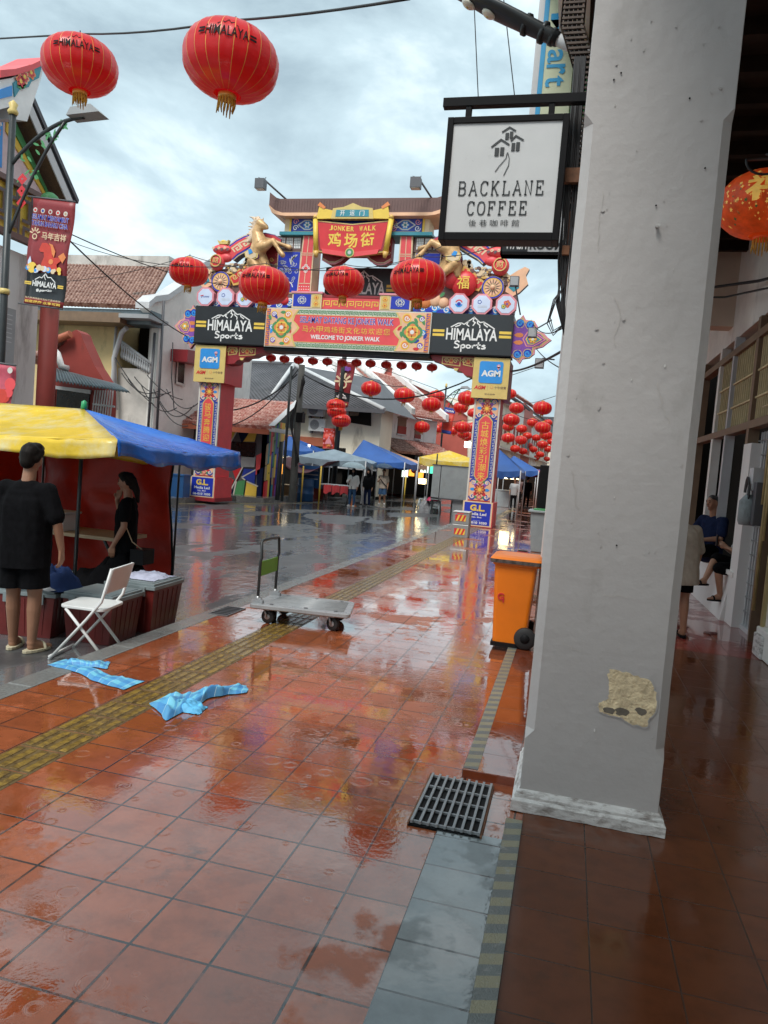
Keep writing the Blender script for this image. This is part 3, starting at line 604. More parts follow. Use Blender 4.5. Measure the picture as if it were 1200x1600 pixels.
def floral(b, u0, u1, v0, v1, n, base='yellow', seed=1, flip=1):
    r = random.Random(seed); w, h = u1-u0, v1-v0; cu = (u0+u1)/2; cv = (v0+v1)/2; R = min(w, h)/2
    b.rect(u0, u1, v0, v1, n-.01, n, base)
    for sx in (-1, 1):
        for sy in (-1, 1):
            U, V = cu+sx*w*.31, cv+sy*h*.33
            curl(b, U, V, R*.34, n+.004, 'blue', R*.13, (0 if sx > 0 else pi), 1.2, sx*sy); curl(b, U, V, R*.22, n+.006, 'white', R*.05, 1, 1.2, sx*sy)
            petal(b, cu, cv, math.atan2(sy*h, sx*w), R*.85, R*.34, n+.005, 'purple' if sy > 0 else 'red')
            petal(b, cu+sx*w*.06, cv+sy*h*.44, pi/2-sx*.9 if sy < 0 else -pi/2+sx*.9, R*.42, R*.2, n+.005, 'green')
        petal(b, cu+sx*w*.46, cv, pi if sx > 0 else 0, R*.5, R*.3, n+.006, 'skyblue')
    flower(b, cu, cv, R*.56, 8, ('maroon', 'orange', 'yellow'), n+.008); 
    for sy in (-1, 1): flower(b, cu, cv+sy*h*.36, R*.26, 5, ('red', 'pink', 'yellow'), n+.010)
def fret(b, u0, u1, v, h, n, m, w, up=1):
    k = max(2, int((u1-u0)/(h*1.5))); s = (u1-u0)/k
    for i in range(k):
        a = u0+i*s; q = [(.0, 0), (.12, 0), (.12, 1), (.85, 1), (.85, .28), (.42, .28), (.42, .62), (.62, .62)]
        b.stroke([(a+x*s, v+(y if up > 0 else 1-y)*h) for x, y in q], w, n, m)
def mountain(b, u0, u1, v0, v1, n, m, w):
    T = lambda x, y: (u0+(u1-u0)*x, v0+(v1-v0)*y)
    for p in ([(0, 0), (.16, .38), (.24, .42), (.30, .30), (.40, .62), (.52, 1), (.60, .72), (.66, .52), (.74, .58), (.86, .30), (1, -.05)], [(.52, 1), (.50, .62), (.55, .50), (.50, .18)], [(.60, .72), (.60, .45), (.66, .25), (.66, .0)], [(.40, .62), (.36, .3), (.42, .12)], [(.74, .58), (.76, .32), (.84, .1)], [(.10, .05), (.2, .2), (.24, .42)]):
        b.stroke([T(*q) for q in p], w, n, m)
def sports_script(b, u0, u1, v0, v1, n, m, w):          # hand lettered word "Sports", as strokes
    T = lambda x, y: (u0+(u1-u0)*x, v0+(v1-v0)*y); s = [
        [(.16, .88), (.10, 1.0), (.03, .92), (.02, .78), (.09, .68), (.15, .58), (.14, .42), (.07, .34), (.0, .40)],
        [(.22, .62), (.22, .0)], [(.22, .58), (.28, .66), (.33, .60), (.33, .44), (.28, .36), (.22, .40)],
        [(.45, .66), (.39, .60), (.38, .46), (.43, .36), (.49, .40), (.51, .54), (.45, .66)],
        [(.57, .64), (.57, .36)], [(.57, .54), (.62, .64), (.67, .62)], [(.75, .92), (.73, .46), (.76, .36), (.81, .38)], [(.68, .66), (.82, .68)],
        [(.96, .62), (.91, .67), (.87, .60), (.91, .53), (.96, .47), (.95, .38), (.88, .34), (.84, .38)]]
    for p in s: b.stroke([T(*q) for q in p], w, n, m)
def himalaya(b, u0, u1, v0, v1, n, bars='agold'):     # the sport shop board: mountains, name, script, two bars each side
    w, h = u1-u0, v1-v0
    mountain(b, u0+w*.24, u0+w*.78, v0+h*.66, v0+h*.92, n, 'white', h*.028)
    b.text('HIMALAYA', u0+w*.19, u0+w*.82, v0+h*.35, v0+h*.64, n, 'white', .022)
    sports_script(b, u0+w*.30, u0+w*.70, v0+h*.06, v0+h*.33, n, 'white', h*.034)
    for a, c in ((.02, .165), (.84, .985)):
        for y in (.43, .53): b.rect(u0+w*a, u0+w*c, v0+h*y, v0+h*(y+.065), n-.003, n+.002, 'yellow')

# ================================================================== GATEWAY
YG = 22.9; GF = (Vector((0, YG, 0)), *XZ[1:]); CX = -7.40
def gateway():
    G = thing('gateway_arch', (CX, YG+.5, 0), 'ornate red and gold gateway arch spanning the wet road, horses and signboards on top', 'gateway')
    def g(*p): w = at(p[0], p[1], YG); return (w.x, w.z)
    def mk(): return MB(GF)
    DEP = 1.15
    for s, u0, u1, chars in ((-1, -12.50, -11.72, '骏马奔腾迎'), (1, -3.09, -2.29, '古城焕彩引潮来')):
        z0 = .06 if s < 0 else .0
        b = mk(); b.rect(u0+.02, u1-.02, .80, 4.05, -DEP, -.03, 'coral')
        for q in (u0, u1-.05): b.rect(q, q+.05, .80, 4.05, -.06, .0, 'offwhite')
        b.rect(u0, u0+.05, .80, 4.05, -DEP, -DEP+.03, 'offwhite'); p = b.build('pillar', G)
        b = mk(); a, c = u0+.06, u1-.06; w = c-a
        floral(b, a, c, 3.36, 4.0, .0, 'peach', 2); floral(b, a, c, .84, 1.50, .0, 'peach', 3)
        b.rect(a, c, 1.50, 3.36, -.02, -.002, 'blue')
        for sx in (a, c-.11):
            for i in range(10): b.stroke([(sx+.02, 1.58+i*.175), (sx+.09, 1.58+i*.175), (sx+.09, 1.70+i*.175), (sx+.045, 1.70+i*.175), (sx+.045, 1.64+i*.175)], .016, .004, 'lgrey')
        b.poly([(a+.12, 1.58), ((a+c)/2-.12, 1.46), ((a+c)/2, 1.36), ((a+c)/2+.12, 1.46), (c-.12, 1.58), (c-.12, 3.30), ((a+c)/2+.12, 3.42), ((a+c)/2, 3.50), ((a+c)/2-.12, 3.42), (a+.12, 3.30)], .002, .016, 'agold')
        b.poly([(a+.145, 1.60), ((a+c)/2-.11, 1.49), ((a+c)/2, 1.40), ((a+c)/2+.11, 1.49), (c-.145, 1.60), (c-.145, 3.28), ((a+c)/2+.11, 3.39), ((a+c)/2, 3.46), ((a+c)/2-.11, 3.39), (a+.145, 3.28)], .017, .022, 'coral')
        b.build('couplet_panel', p)
        b = mk(); m = (a+c)/2
        for i, ch in enumerate(chars): z = 3.17-i*.262; b.text(ch, m-.12, m+.12, z-.118, z+.118, .026, 'yellow', .002)
        b.build('lettering', p)
        e0, e1 = (u0-.07, u1+.05)
        b = mk(); b.rect(e0, e1+.02, z0+.03, .79, -DEP-.1, .03, 'coral'); b.rect(e0, e1, z0+.03, .80, .03, .045, 'cream'); b.rect(e0+.05, e1-.05, z0+.07, .76, .045, .052, 'royal')
        b.rect(e0-.04, e1+.05, z0-.1, z0+.03, -DEP-.15, .06, 'maroon'); q = b.build('plinth', G)
        b = mk(); m = (e0+e1)/2; n = .058
        b.text('G.L.', m-.23, m+.23, .50, .70, n, 'yellow', .05); b.text('Media Led', m-.29, m+.29, .37, .46, n, 'white', .02); b.text('Sdn. Bhd.', m-.16, m+.16, .29, .335, n, 'white', .02); b.text('06-010 1030', m-.33, m+.33, z0+.10, z0+.18, n, 'white', .03)
        b.rect(m-.12, m+.12, z0+.20, z0+.205, n-.002, n, 'white')
        b.build('lettering', q)
        # capital box with sponsor plate
        f0, f1 = (-12.66, -11.53) if s < 0 else (-3.20, -2.10); m = (f0+f1)/2
        b = mk(); b.rect(f0+.02, f1-.02, 3.99, 5.2, -DEP-.15, .10, 'maroon' if s > 0 else 'coral'); b.rect(f0, f1, 3.98, 5.21, .10, .14, 'agold'); q = b.build('capital_box', G)
        b = mk(); n = .142; R = .07; x0, x1, y0, y1 = m-.36, m+.36, 4.44, 5.10
        pts = []
        for cx_, cy_, a0 in ((x1-R, y1-R, 0), (x0+R, y1-R, pi/2), (x0+R, y0+R, pi), (x1-R, y0+R, 1.5*pi)): pts += [(cx_+R*cos(a0+i*pi/8), cy_+R*sin(a0+i*pi/8)) for i in range(5)]
        b.poly(pts, n, n+.012, 'skyblue'); b.text('AGM', m-.29, m+.29, 4.64, 4.83, n+.016, 'white', .045)
        b.disc(m+.22, 4.96, .055, n+.012, n+.017, 'pink', 14); b.flat([(m+.175, 4.94), (m+.265, 4.94), (m+.22, 4.83)], n+.017, 'pink'); b.disc(m+.22, 4.965, .022, n+.017, n+.019, 'white', 10)
        b.text('AGM', m-.48, m-.12, 4.24, 4.36, n+.003, 'red', .05, .2); b.rect(m-.07, m-.062, 4.22, 4.38, n, n+.003, 'tan'); b.disc(m+.06, 4.32, .05, n, n+.003, 'orange', 10); b.disc(m+.06, 4.32, .038, n+.003, n+.004, 'agold', 10)
        b.text('十牛体育', m+.14, m+.5, 4.27, 4.36, n+.003, 'brown', .0); b.text('官方伙伴', m-.14, m+.18, 4.08, 4.13, n+.003, 'brown', .01); b.build('lettering', q)
        # corbel
        b = mk(); k = -s; c0 = f1-.03 if s < 0 else f0+.03
        P = [(0, 5.24), (1.45, 5.24), (1.35, 5.08), (1.12, 5.02), (.95, 4.93), (.72, 4.90), (.6, 4.80), (.42, 4.78), (.30, 4.66), (0, 4.62)]
        b.poly([(c0+k*x, z) for x, z in P], -.5, .02, 'maroon')
        for x0_, x1_ in ((.06, .38), (.46, 1.05)):
            b.poly([(c0+k*x0_, 4.92), (c0+k*x1_, 4.97), (c0+k*x1_, 5.2), (c0+k*x0_, 5.2)], .02, .028, 'agold'); b.poly([(c0+k*(x0_+.03), 4.95), (c0+k*(x1_-.03), 5.0), (c0+k*(x1_-.03), 5.17), (c0+k*(x0_+.03), 5.17)], .028, .034, 'maroon')
            mm = (x0_+x1_)/2; flower(b, c0+k*mm, 5.08, .09, 6, ('gold', 'orange', 'red'), .036); curl(b, c0+k*(mm-.14), 5.08, .08, .037, 'agold', .025); curl(b, c0+k*(mm+.14), 5.08, .08, .037, 'agold', .025, pi, 1.4, -1)
        b.poly([(c0+k*.5, 4.86), (c0+k*.66, 4.86), (c0+k*.62, 4.78), (c0+k*.54, 4.78)], .02, .05, 'agold'); b.build('corbel', G)
        # sponsor board
        h0, h1 = (-12.71, -10.14) if s < 0 else (-4.60, -2.10)
        b = mk(); b.rect(h0, h1, 5.27, 6.5, -.55, .20, 'char'); b.rect(h0-.01, h1+.01, 5.25, 5.285, -.5, .21, 'black'); q = b.build('sponsor_board', G)
        b = mk(); himalaya(b, h0, h1, 5.27, 6.5, .204); b.build('lettering', q)
        # side finial: lobed fretwork leaf
        xe = h0 if s < 0 else h1; k = s; d = .85 if s < 0 else 1.16
        P = [(0, .55), (.12, .62), (.22, .78), (.30, .62), (.52, .60), (.62, .42), (.60, .28), (.80, .2), (.90, .08), (1.0, .0), (.90, -.10), (.80, -.22), (.60, -.30), (.60, -.46), (.48, -.60), (.30, -.64), (.24, -.80), (.12, -.66), (0, -.58)]
        T = lambda x, y, q=1.: (xe+k*x*d*q, 5.83+.93*y*q)
        b = mk(); b.poly([T(x, y) for x, y in P], -.10, .04, 'pink', 'dgrey'); b.poly([T(x*.93, y*.91) for x, y in P], .042, .046, 'agold'); b.poly([T(x*.88, y*.86) for x, y in P], .048, .052, 'purple')
        for sy in (-1, 1):
            for (x, y, r_) in ((.16, .50, .13), (.42, .46, .13)):
                U, V = T(x, sy*y); b.disc(U, V, r_*1.1, .052, .054, 'agold', 14); b.disc(U, V, r_*.95, .054, .056, 'royal', 14); curl(b, U, V, r_*.75, .058, 'skyblue', .05, 0, 1.2, sy*k)
            petal(b, *T(.02, sy*.12), 0 if k > 0 else pi, .3, .14, .056, 'orange'); petal(b, *T(.02, sy*.30), 0 if k > 0 else pi, .28, .12, .056, 'purple')
        E = [(.25, 0), (.36, .24), (.55, .24), (.86, .0), (.55, -.24), (.36, -.24)]
        for q_, m_, n_ in ((1, 'pink', .058), (.86, 'purple', .061), (.70, 'yellow', .064), (.58, 'teal', .067)): b.poly([T(.52+(x-.52)*q_, y*q_) for x, y in E], n_-.001, n_, m_)
        U, V = T(.52, 0); flower(b, U, V, .13, 6, ('orange', 'yellow', 'white'), .070); b.build('side_finial', G)
    # central welcome board
    b = mk(); u0, u1, v0, v1 = -10.13, -4.61, 5.24, 6.5
    b.rect(u0, u1, v0, v1, -.45, .24, 'offwhite'); b.rect(u0-.02, u1+.02, 5.12, v0, -.5, .2, 'black'); b.rect(u0+.02, u1-.02, v1, v1+.02, -.4, .2, 'dgrey'); Bd = b.build('welcome_board', G)
    b = mk(); n = .244
    b.rect(u0+.05, u1-.05, v0+.20, v1-.20, n, n+.004, 'coral'); b.stroke([(u0+.9, v0+.19), (u1-.9, v0+.19)], .02, n+.006, 'agold'); b.stroke([(u0+.9, v1-.19), (u1-.9, v1-.19)], .02, n+.006, 'agold')
    fret(b, u0+1.0, u1-1.0, v1-.155, .10, n+.003, 'green', .022); fret(b, u0+1.0, u1-1.0, v0+.055, .10, n+.003, 'green', .022, -1)
    for k, e in ((1, u0), (-1, u1)):
        T = lambda x, y: (e+k*x, v0+y)
        b.poly([T(.03, .03), T(1.12, .03), T(1.02, .22), T(.98, .40), T(1.12, .52), T(1.20, .64), T(1.10, .76), T(.98, .86), T(1.02, 1.02), T(1.16, 1.23), T(.03, 1.23)], n+.004, n+.010, 'agold')
        b.poly([T(.03, .03), T(1.06, .03), T(.96, .22), T(.92, .40), T(1.05, .52), T(1.12, .64), T(1.04, .76), T(.92, .86), T(.96, 1.02), T(1.10, 1.23), T(.03, 1.23)], n+.010, n+.013, 'peach')
        b.poly([T(.03, .03), T(.17, .03), T(.17, 1.23), T(.03, 1.23)], n+.013, n+.016, 'orange')
        for i in range(9): b.stroke([T(.05, .08+i*.13), T(.15, .08+i*.13), T(.15, .16+i*.13), T(.09, .16+i*.13)], .02, n+.018, 'blue')
        for (x, y, r_, c_) in ((.30, .22, .11, 'purple'), (.30, 1.05, .11, 'purple'), (.78, .22, .13, 'orange'), (.78, 1.05, .13, 'orange'), (.24, .63, .10, 'skyblue')):
            b.disc(*T(x, y), r_*1.15, n+.014, n+.016, 'yellow', 14); b.disc(*T(x, y), r_*.9, n+.016, n+.018, c_, 14); curl(b, *T(x, y), r_*.7, n+.020, 'white', .028, 0, 1.3, k)
        for (x, y, a_) in ((.5, .30, .6), (.42, .9, 2.2), (.9, .45, 1.8), (.92, .82, 4), (.52, .12, 0), (.5, 1.12, 0), (.2, .42, 1.2), (.2, .85, 2)): petal(b, *T(x, y), a_, .2, .10, n+.019, rnd.choice(('green', 'blue', 'skyblue', 'red')))
        flower(b, *T(.58, .63), .34, 4, ('green', 'orange', 'peach'), n+.022, 0); flower(b, *T(.58, .63), .22, 4, ('yellow', 'orange', 'white'), n+.028, pi/4)
    b.build('floral_border', Bd)
    b = mk(); n = .256
    b.text('SELAMAT DATANG KE JONKER WALK', u0+1.195, u1-1.195, 5.985, 6.255, n-.003, 'white', .034); b.text('SELAMAT DATANG KE JONKER WALK', u0+1.20, u1-1.20, 5.995, 6.245, n, 'royal', .004)
    for i, ch in enumerate('马六甲鸡场街文化坊欢迎您'): c = u0+1.40+i*(u1-u0-2.8)/11; b.text(ch, c-.105, c+.105, 5.75, 5.95, n, 'yellow', .0)
    b.text('WELCOME TO JONKER WALK', u0+1.60, u1-1.60, 5.50, 5.68, n, 'white', .03); b.build('lettering', Bd)
    # upper tower
    for s, u in ((-1, -8.92), (1, -5.68)):
        b = mk(); t0, t1 = (-.47, .33) if s < 0 else (-.33, .47); b.poly([(u-.24+s*.05, 7.05), (u+.24+s*.05, 7.05), (u+.20, 8.9), (u-.20, 8.9)], -.6, .02, 'cream'); b.poly([(u-.20+s*.05, 7.08), (u+.20+s*.05, 7.08), (u+.16, 8.87), (u-.16, 8.87)], .02, .03, 'coral')
        for x in (-.01,): b.stroke([(u+s*.05, 7.35), (u, 8.87)], .022, .034, 'cream')
        for z in (7.35, 8.32, 8.26): b.stroke([(u-.2+s*.03, z), (u+.2+s*.03, z)], .022, .034, 'cream')
        for a_ in range(4): b.ringp(u+.075*cos(a_*pi/2)+s*.03, 7.83+.075*sin(a_*pi/2), .045, .065, .034, .038, 'white', k=12)
        b.poly([(u-.11+s*.03, 7.83), (u+s*.03, 7.94), (u+.11+s*.03, 7.83), (u+s*.03, 7.72)], .033, .036, 'white'); b.poly([(u-.08+s*.03, 7.83), (u+s*.03, 7.91), (u+.08+s*.03, 7.83), (u+s*.03, 7.75)], .036, .039, 'coral')
        for i in range(5):
            for j in range(2): b.disc(u-.16+i*.08+s*.05, 7.16+j*.09, .018, .03, .036, 'white', 6)
        b.build('tower_post', G)
        e0 = -9.32 if s < 0 else -6.36; 
        b = mk(); b.rect(e0, e0+1.02, 6.53, 7.05, -.7, .10, 'cream'); b.rect(e0-.03, e0+1.05, 7.02, 7.08, -.7, .13, 'pink')
        x0 = e0+.05 if s < 0 else e0+.37
        b.rect(x0, x0+.6, 6.60, 6.99, .10, .112, 'royal'); b.disc(x0+.3, 6.80, .15, .112, .118, 'lgrey', 16, rv=.13); flower(b, x0+.3, 6.80, .13, 8, ('royal', 'lgrey', 'blue'), .12)
        x1 = e0+.70 if s < 0 else e0+.04; b.rect(x1, x1+.28, 6.58, 7.0, .10, .112, 'agold'); flower(b, x1+.14, 6.88, .09, 6, ('orange', 'yellow', 'red'), .115); flower(b, x1+.14, 6.69, .09, 6, ('orange', 'yellow', 'red'), .115); b.build('tower_base', G)
        # blue peacock panel and small lattice windows
        b = mk(); o0, o1 = (-10.02, -9.2) if s < 0 else (-5.38, -4.55)
        b.rect(o0, o1, 7.05, 8.42, -.35, -.10, 'cream'); b.rect(o0+.03, o1-.03, 7.09, 8.39, -.10, -.09, 'royal'); cx_ = (o0+o1)/2; r = random.Random(4)
        for i in range(26): curl(b, cx_+r.uniform(-.28, .28), 7.3+r.uniform(0, .8), r.uniform(.05, .10), -.085, 'lgrey', .016, r.random()*6, 1.1, r.choice((-1, 1)))
        for i in range(5): petal(b, cx_+s*-.1, 7.95+i*.05, pi/2+.3*s*(i-1), .25, .05, -.083, 'lgrey')
        curl(b, cx_, 7.25, .2, -.082, 'white', .03); b.build('peacock_panel', G)
        b = mk(); b.rect(o0-.05, o1+.12, 8.42, 8.90, -.4, -.08, 'brown')
        for i in range(3):
            x = o0+.02+i*.27; b.rect(x, x+.22, 8.50, 8.84, -.08, -.07, 'white')
            for q in range(1, 4): b.rect(x+q*.055-.004, x+q*.055+.004, 8.50, 8.84, -.07, -.066, 'dgrey'); b.rect(x, x+.22, 8.50+q*.085-.004, 8.50+q*.085+.004, -.069, -.064, 'dgrey')
        b.build('lattice_panel', G)
    b = mk(); b.rect(-8.3, -6.36, 6.55, 6.98, -.6, .04, 'coral'); b.rect(-8.3, -6.36, 6.93, 7.0, -.6, .06, 'maroon'); fret(b, -8.28, -6.38, 6.64, .17, .048, 'yellow', .026); b.build('fret_rail', G)
    b = mk()
    b.rect(-9.92, -4.85, 8.88, 8.98, -.8, .12, 'teal'); b.rect(-9.78, -4.98, 8.98, 9.44, -.75, .04, 'cream'); b.rect(-9.85, -4.9, 9.42, 9.56, -.8, .10, 'teal')
    b.rect(-9.62, -5.12, 9.02, 9.40, .04, .05, 'blue'); 
    for s, a in ((1, -9.62), (-1, -5.12)):
        b.rect(a-.0 if s > 0 else a-.09, a+.09 if s > 0 else a, 9.0, 9.42, .05, .056, 'yellow'); b.rect(a+s*.10-.03, a+s*.10+.03, 9.0, 9.42, .05, .056, 'royal')
        U = a+s*.62; b.poly([(U-.34, 9.21), (U-.1, 9.37), (U+.1, 9.37), (U+.34, 9.21), (U+.1, 9.05), (U-.1, 9.05)], .05, .056, 'lgrey'); b.poly([(U-.28, 9.21), (U-.08, 9.33), (U+.08, 9.33), (U+.28, 9.21), (U+.08, 9.09), (U-.08, 9.09)], .056, .06, 'blue'); flower(b, U, 9.21, .14, 6, ('skyblue', 'white', 'teal'), .062)
        for i, (x, y) in enumerate(((.22, .1), (.22, -.1), (1.0, .1), (1.0, -.1), (.9, 0))): curl(b, a+s*x, 9.21+y, .10, .06, ('pink', 'white', 'orange')[i % 3], .026, 0, 1.3, s)
    b.build('frieze', G)
    b = mk(); P = [(-8.45, 8.86), (-8.45, 8.15), (-8.2, 8.02), (-8.0, 8.02), (-7.8, 8.12), (-7.6, 8.30), (-7.0, 8.30), (-6.8, 8.12), (-6.6, 8.02), (-6.36, 8.02), (-6.15, 8.15), (-6.15, 8.86)]
    b.poly(P, -.4, -.06, 'maroon'); b.stroke(P[1:-1], .05, -.055, 'pink'); b.stroke([(u, v+.05) for u, v in P[1:-1]], .03, -.053, 'cream')
    for u, s in ((-8.33, 1), (-6.27, -1)): curl(b, u, 8.4, .10, -.05, 'cream', .02, 0, 1.4, s); curl(b, u, 8.65, .09, -.05, 'cream', .02, pi, 1.4, -s)
    b.build('apron', G)
    # roof with flared corners
    b = mk(); u0, u1 = -10.27, -4.38; nn_ = 24
    for (za, zb, m, n0, n1) in ((0, .10, 'peach', -1.0, .35), (.10, .52, 'brown', -1.0, .30)):
        lo = []; hi = []
        for i in range(nn_+1):
            t = i/nn_; x = u0+(u1-u0)*t; e = abs(2*t-1); lift = .0 if e < .82 else ((e-.82)/.18)**2*.26; ins = .36*(1-za/.12 if za < .1 else 0)
            xx = x if za > 0 else (u0+u1)/2+(x-(u0+u1)/2)*.955
            lo.append((xx, 9.40+za+lift*(1 if za else .4))); hi.append((x, 9.40+zb+lift*(1.0 if zb < .5 else .95)))
        b.poly(lo+hi[::-1], n0, n1, m)
    for i in range(60): x = u0+.2+i*(u1-u0-.4)/59; b.rect(x-.006, x+.006, 9.56, 9.90, .30, .312, 'brown')
    b.rect(u0+.1, u1-.1, 9.90, 9.97, -.9, .26, 'brown'); b.build('roof', G)
    # scroll plaque
    b = mk(); P = [(-8.5, 8.30), (-7.4, 8.16), (-6.28, 8.30), (-6.12, 9.28), (-7.4, 9.16), (-8.66, 9.28)]
    b.poly(P, .10, .30, 'agold', 'gold'); b.poly([(-7.4+(x+7.4)*.95, 8.74+(y-8.74)*.92) for x, y in P], .30, .315, 'maroon'); b.poly([(-7.4+(x+7.4)*.90, 8.76+(y-8.76)*.84) for x, y in P], .315, .322, 'red')
    for s, x in ((-1, -8.6), (1, -6.18)):
        b.tube([b.w(x-s*.06, 8.30, .3), b.w(x+s*.04, 9.34, .3)], .085, 'yellow', 10); b.tube([b.w(x-s*.08, 8.12, .3), b.w(x-s*.055, 8.30, .3)], [.05, .1], 'gold', 10); b.tube([b.w(x+s*.035, 9.32, .3), b.w(x+s*.055, 9.45, .3)], [.10, .05], 'gold', 10)
        b.poly([(x+s*.0, 9.30), (x-s*.10, 9.78), (x-s*.25, 9.62), (x-s*.75, 9.52), (x-s*.75, 9.32)], .2, .36, 'yellow', 'gold')
        b.poly([(x-s*.02, 9.72), (x-s*.10, 9.82), (x-s*.3, 9.66), (x-s*.25, 9.6)], .36, .375, 'orange')
    b.poly([(-8.1, 9.30), (-6.7, 9.30), (-6.75, 9.62), (-7.1, 9.66), (-7.4, 9.78), (-7.7, 9.66), (-8.05, 9.62)], .2, .38, 'agold'); b.poly([(-7.95, 9.36), (-6.85, 9.36), (-6.87, 9.57), (-7.93, 9.57)], .38, .392, 'teal')
    b.poly([(-8.35, 8.38), (-7.4, 8.27), (-6.45, 8.38), (-6.5, 8.24), (-7.4, 8.12), (-8.3, 8.24)], .322, .34, 'coral'); b.disc(-7.4, 8.26, .15, .34, .36, 'agold', 16); b.disc(-7.4, 8.26, .12, .36, .365, 'green', 16); b.disc(-7.4, 8.26, .06, .365, .37, 'lgrey', 12)
    Pq = b.build('name_plaque', G)
    b = mk(); n = .328
    for i, ch in enumerate('JONKER WALK'):
        if ch != ' ': x = -8.14+i*.142; b.text(ch, x, x+.115, 8.94+.0072*abs(i-5)-.02, 9.09+.0072*abs(i-5)-.02, n, 'yellow', .03)
    for i, ch in enumerate('鸡场街'): x = -7.94+i*.54; b.text(ch, x-.22, x+.22, 8.42+(.03 if i != 1 else 0), 8.86+(.03 if i != 1 else 0), n, 'yellow', .022)
    for i, ch in enumerate('开运门'): x = -7.72+i*.32; b.text(ch, x-.08, x+.08, 9.385, 9.545, .396, 'white', .012)
    b.build('lettering', Pq)
    # rear board seen through the opening
    b = MB((Vector((0, YG+1.35, 0)), *XZ[1:])); b.rect(-8.75, -6.15, 6.9, 8.25, -.3, 0, 'char'); q = b.build('sponsor_board', G)
    b = MB((Vector((0, YG+1.35, 0)), *XZ[1:])); himalaya(b, -8.75, -6.15, 6.9, 8.25, .004); b.build('lettering', q)
    b = mk(); b.rect(-12.4, -2.2, 5.3, 6.45, -1.2, -.55, 'dgrey'); b.rect(-10, -4.8, 6.45, 9.4, -1.3, -1.2, 'maroon') if 0 else None
    for u in (-9.6, -8.9, -5.8, -5.1): b.rect(u-.05, u+.05, 6.4, 9.3, -1.0, -.9, 'coral')
    b.build('beam', G)
    # ---- wings: arc, money bag, wheel, horse (drawn once, mirrored about the middle)
    def Z(x, y): return g(300+x/6.667, 330+y/6.667)
    for s in (-1, 1):
        M_ = (lambda p: p) if s < 0 else (lambda p: (2*CX-p[0], p[1]))
        def pz(l): return [M_(Z(*p)) for p in l]
        def F(x, y): return M_(Z(x, y))
        sc = .132*.153/.153                       # metres per picture px at the gate is ~.0208; per zoom px ~.00312*... 
        k = abs(F(1000, 500)[0]-F(0, 500)[0])/1000
        b = mk()
        outer = [(330, 420), (380, 345), (450, 290), (530, 250), (620, 225), (760, 218), (860, 240), (930, 285)]; inner = [(915, 345), (850, 312), (760, 300), (680, 340), (640, 372), (560, 418), (480, 462), (425, 510)]
        b.poly(pz(outer+inner), -.35, -.04, 'cream', 'dgrey')
        def mid(t): return [(o[0]+(i[0]-o[0])*t, o[1]+(i[1]-o[1])*t) for o, i in zip(outer, inner[::-1])]
        b.poly(pz(mid(.07)+mid(.93)[::-1]), -.04, -.03, 'royal', 'royal'); b.poly(pz(mid(.16)+mid(.84)[::-1]), -.03, -.022, 'coral')
        c1_ = mid(.34); c2_ = mid(.66)
        for i in range(1, 5):
            A_, B_, C_, D_ = c1_[i], c1_[i+1], c2_[i+1], c2_[i]
            lp = lambda p, q, t: (p[0]+(q[0]-p[0])*t, p[1]+(q[1]-p[1])*t)
            b.stroke(pz([D_, A_, lp(A_, B_, .8), lp(D_, C_, .8), lp(D_, C_, .35), lp(lp(D_, C_, .35), lp(A_, B_, .35), .5), lp(lp(D_, C_, .6), lp(A_, B_, .6), .5)]), 14*k, -.018, 'cream')
        b.build('arc_band', G)
        b = mk()                                     # lower relief: red ribbon, clouds, coins, waves
        b.poly(pz([(85, 990), (85, 790), (190, 760), (190, 610), (330, 590), (420, 600), (600, 520), (700, 470), (860, 560), (890, 700), (880, 840), (1060, 850), (1060, 990)]), -.35, -.12, 'brown', 'dgrey')
        b.poly(pz([(380, 680), (470, 600), (590, 525), (610, 610), (540, 680), (470, 760), (420, 770)]), -.12, -.06, 'gold'); b.poly(pz([(395, 690), (475, 620), (575, 555), (585, 610), (530, 665), (465, 735), (425, 745)]), -.06, -.05, 'red')
        for x, y in ((440, 680), (490, 650), (540, 600)): curl(b, *F(x, y), 26*k, -.045, 'agold', 9*k, 0, 1.3, s)
        r = random.Random(11)
        for i in range(34): x, y = r.uniform(345, 520), r.uniform(540, 640); b.disc(*F(x, y), r.uniform(12, 24)*k, -.12, -.07+r.uniform(0, .04), r.choice(('tan', 'cream', 'gold', 'brown')), 12, rv=r.uniform(7, 15)*k)
        for i in range(26): x, y = r.uniform(140, 260), r.uniform(590, 700); b.disc(*F(x, y), r.uniform(10, 22)*k, -.14, -.08+r.uniform(0, .03), r.choice(('tan', 'cream', 'gold', 'brown')), 10, rv=r.uniform(7, 13)*k)
        for i in range(16): x, y = r.uniform(420, 600), r.uniform(440, 540)-60; (b.disc(*F(x, y+90), r.uniform(12, 26)*k, -.2, -.13, r.choice(('cream', 'tan', 'offwhite')), 12) if y+x*.6 > 720 else None)
        for i in range(9): x = 130+i*110; y = 955+r.uniform(-15, 20); b.disc(*F(x, y), 52*k, -.12, -.05, 'white', 16, rv=40*k); b.disc(*F(x, y+6), 45*k, -.05, -.045, 'skyblue', 16, rv=34*k); curl(b, *F(x, y), 34*k, -.04, 'white', 9*k, 0, 1.4, s); b.disc(*F(x+52, y+22), 40*k, -.05, -.042, 'royal', 14, rv=24*k)
        for x, y, rr, c in ((800, 880, 62, 'peach'), (890, 900, 66, 'orange'), (720, 900, 52, 'peach'), (960, 930, 46, 'red')): b.ell(b.w(*F(x, y), -.08), rr*k, .10, rr*k, c, 14, 8)
        for x, y in ((760, 850), (840, 840)): petal(b, *F(x, y), .8, 60*k, 30*k, -.0, 'green')
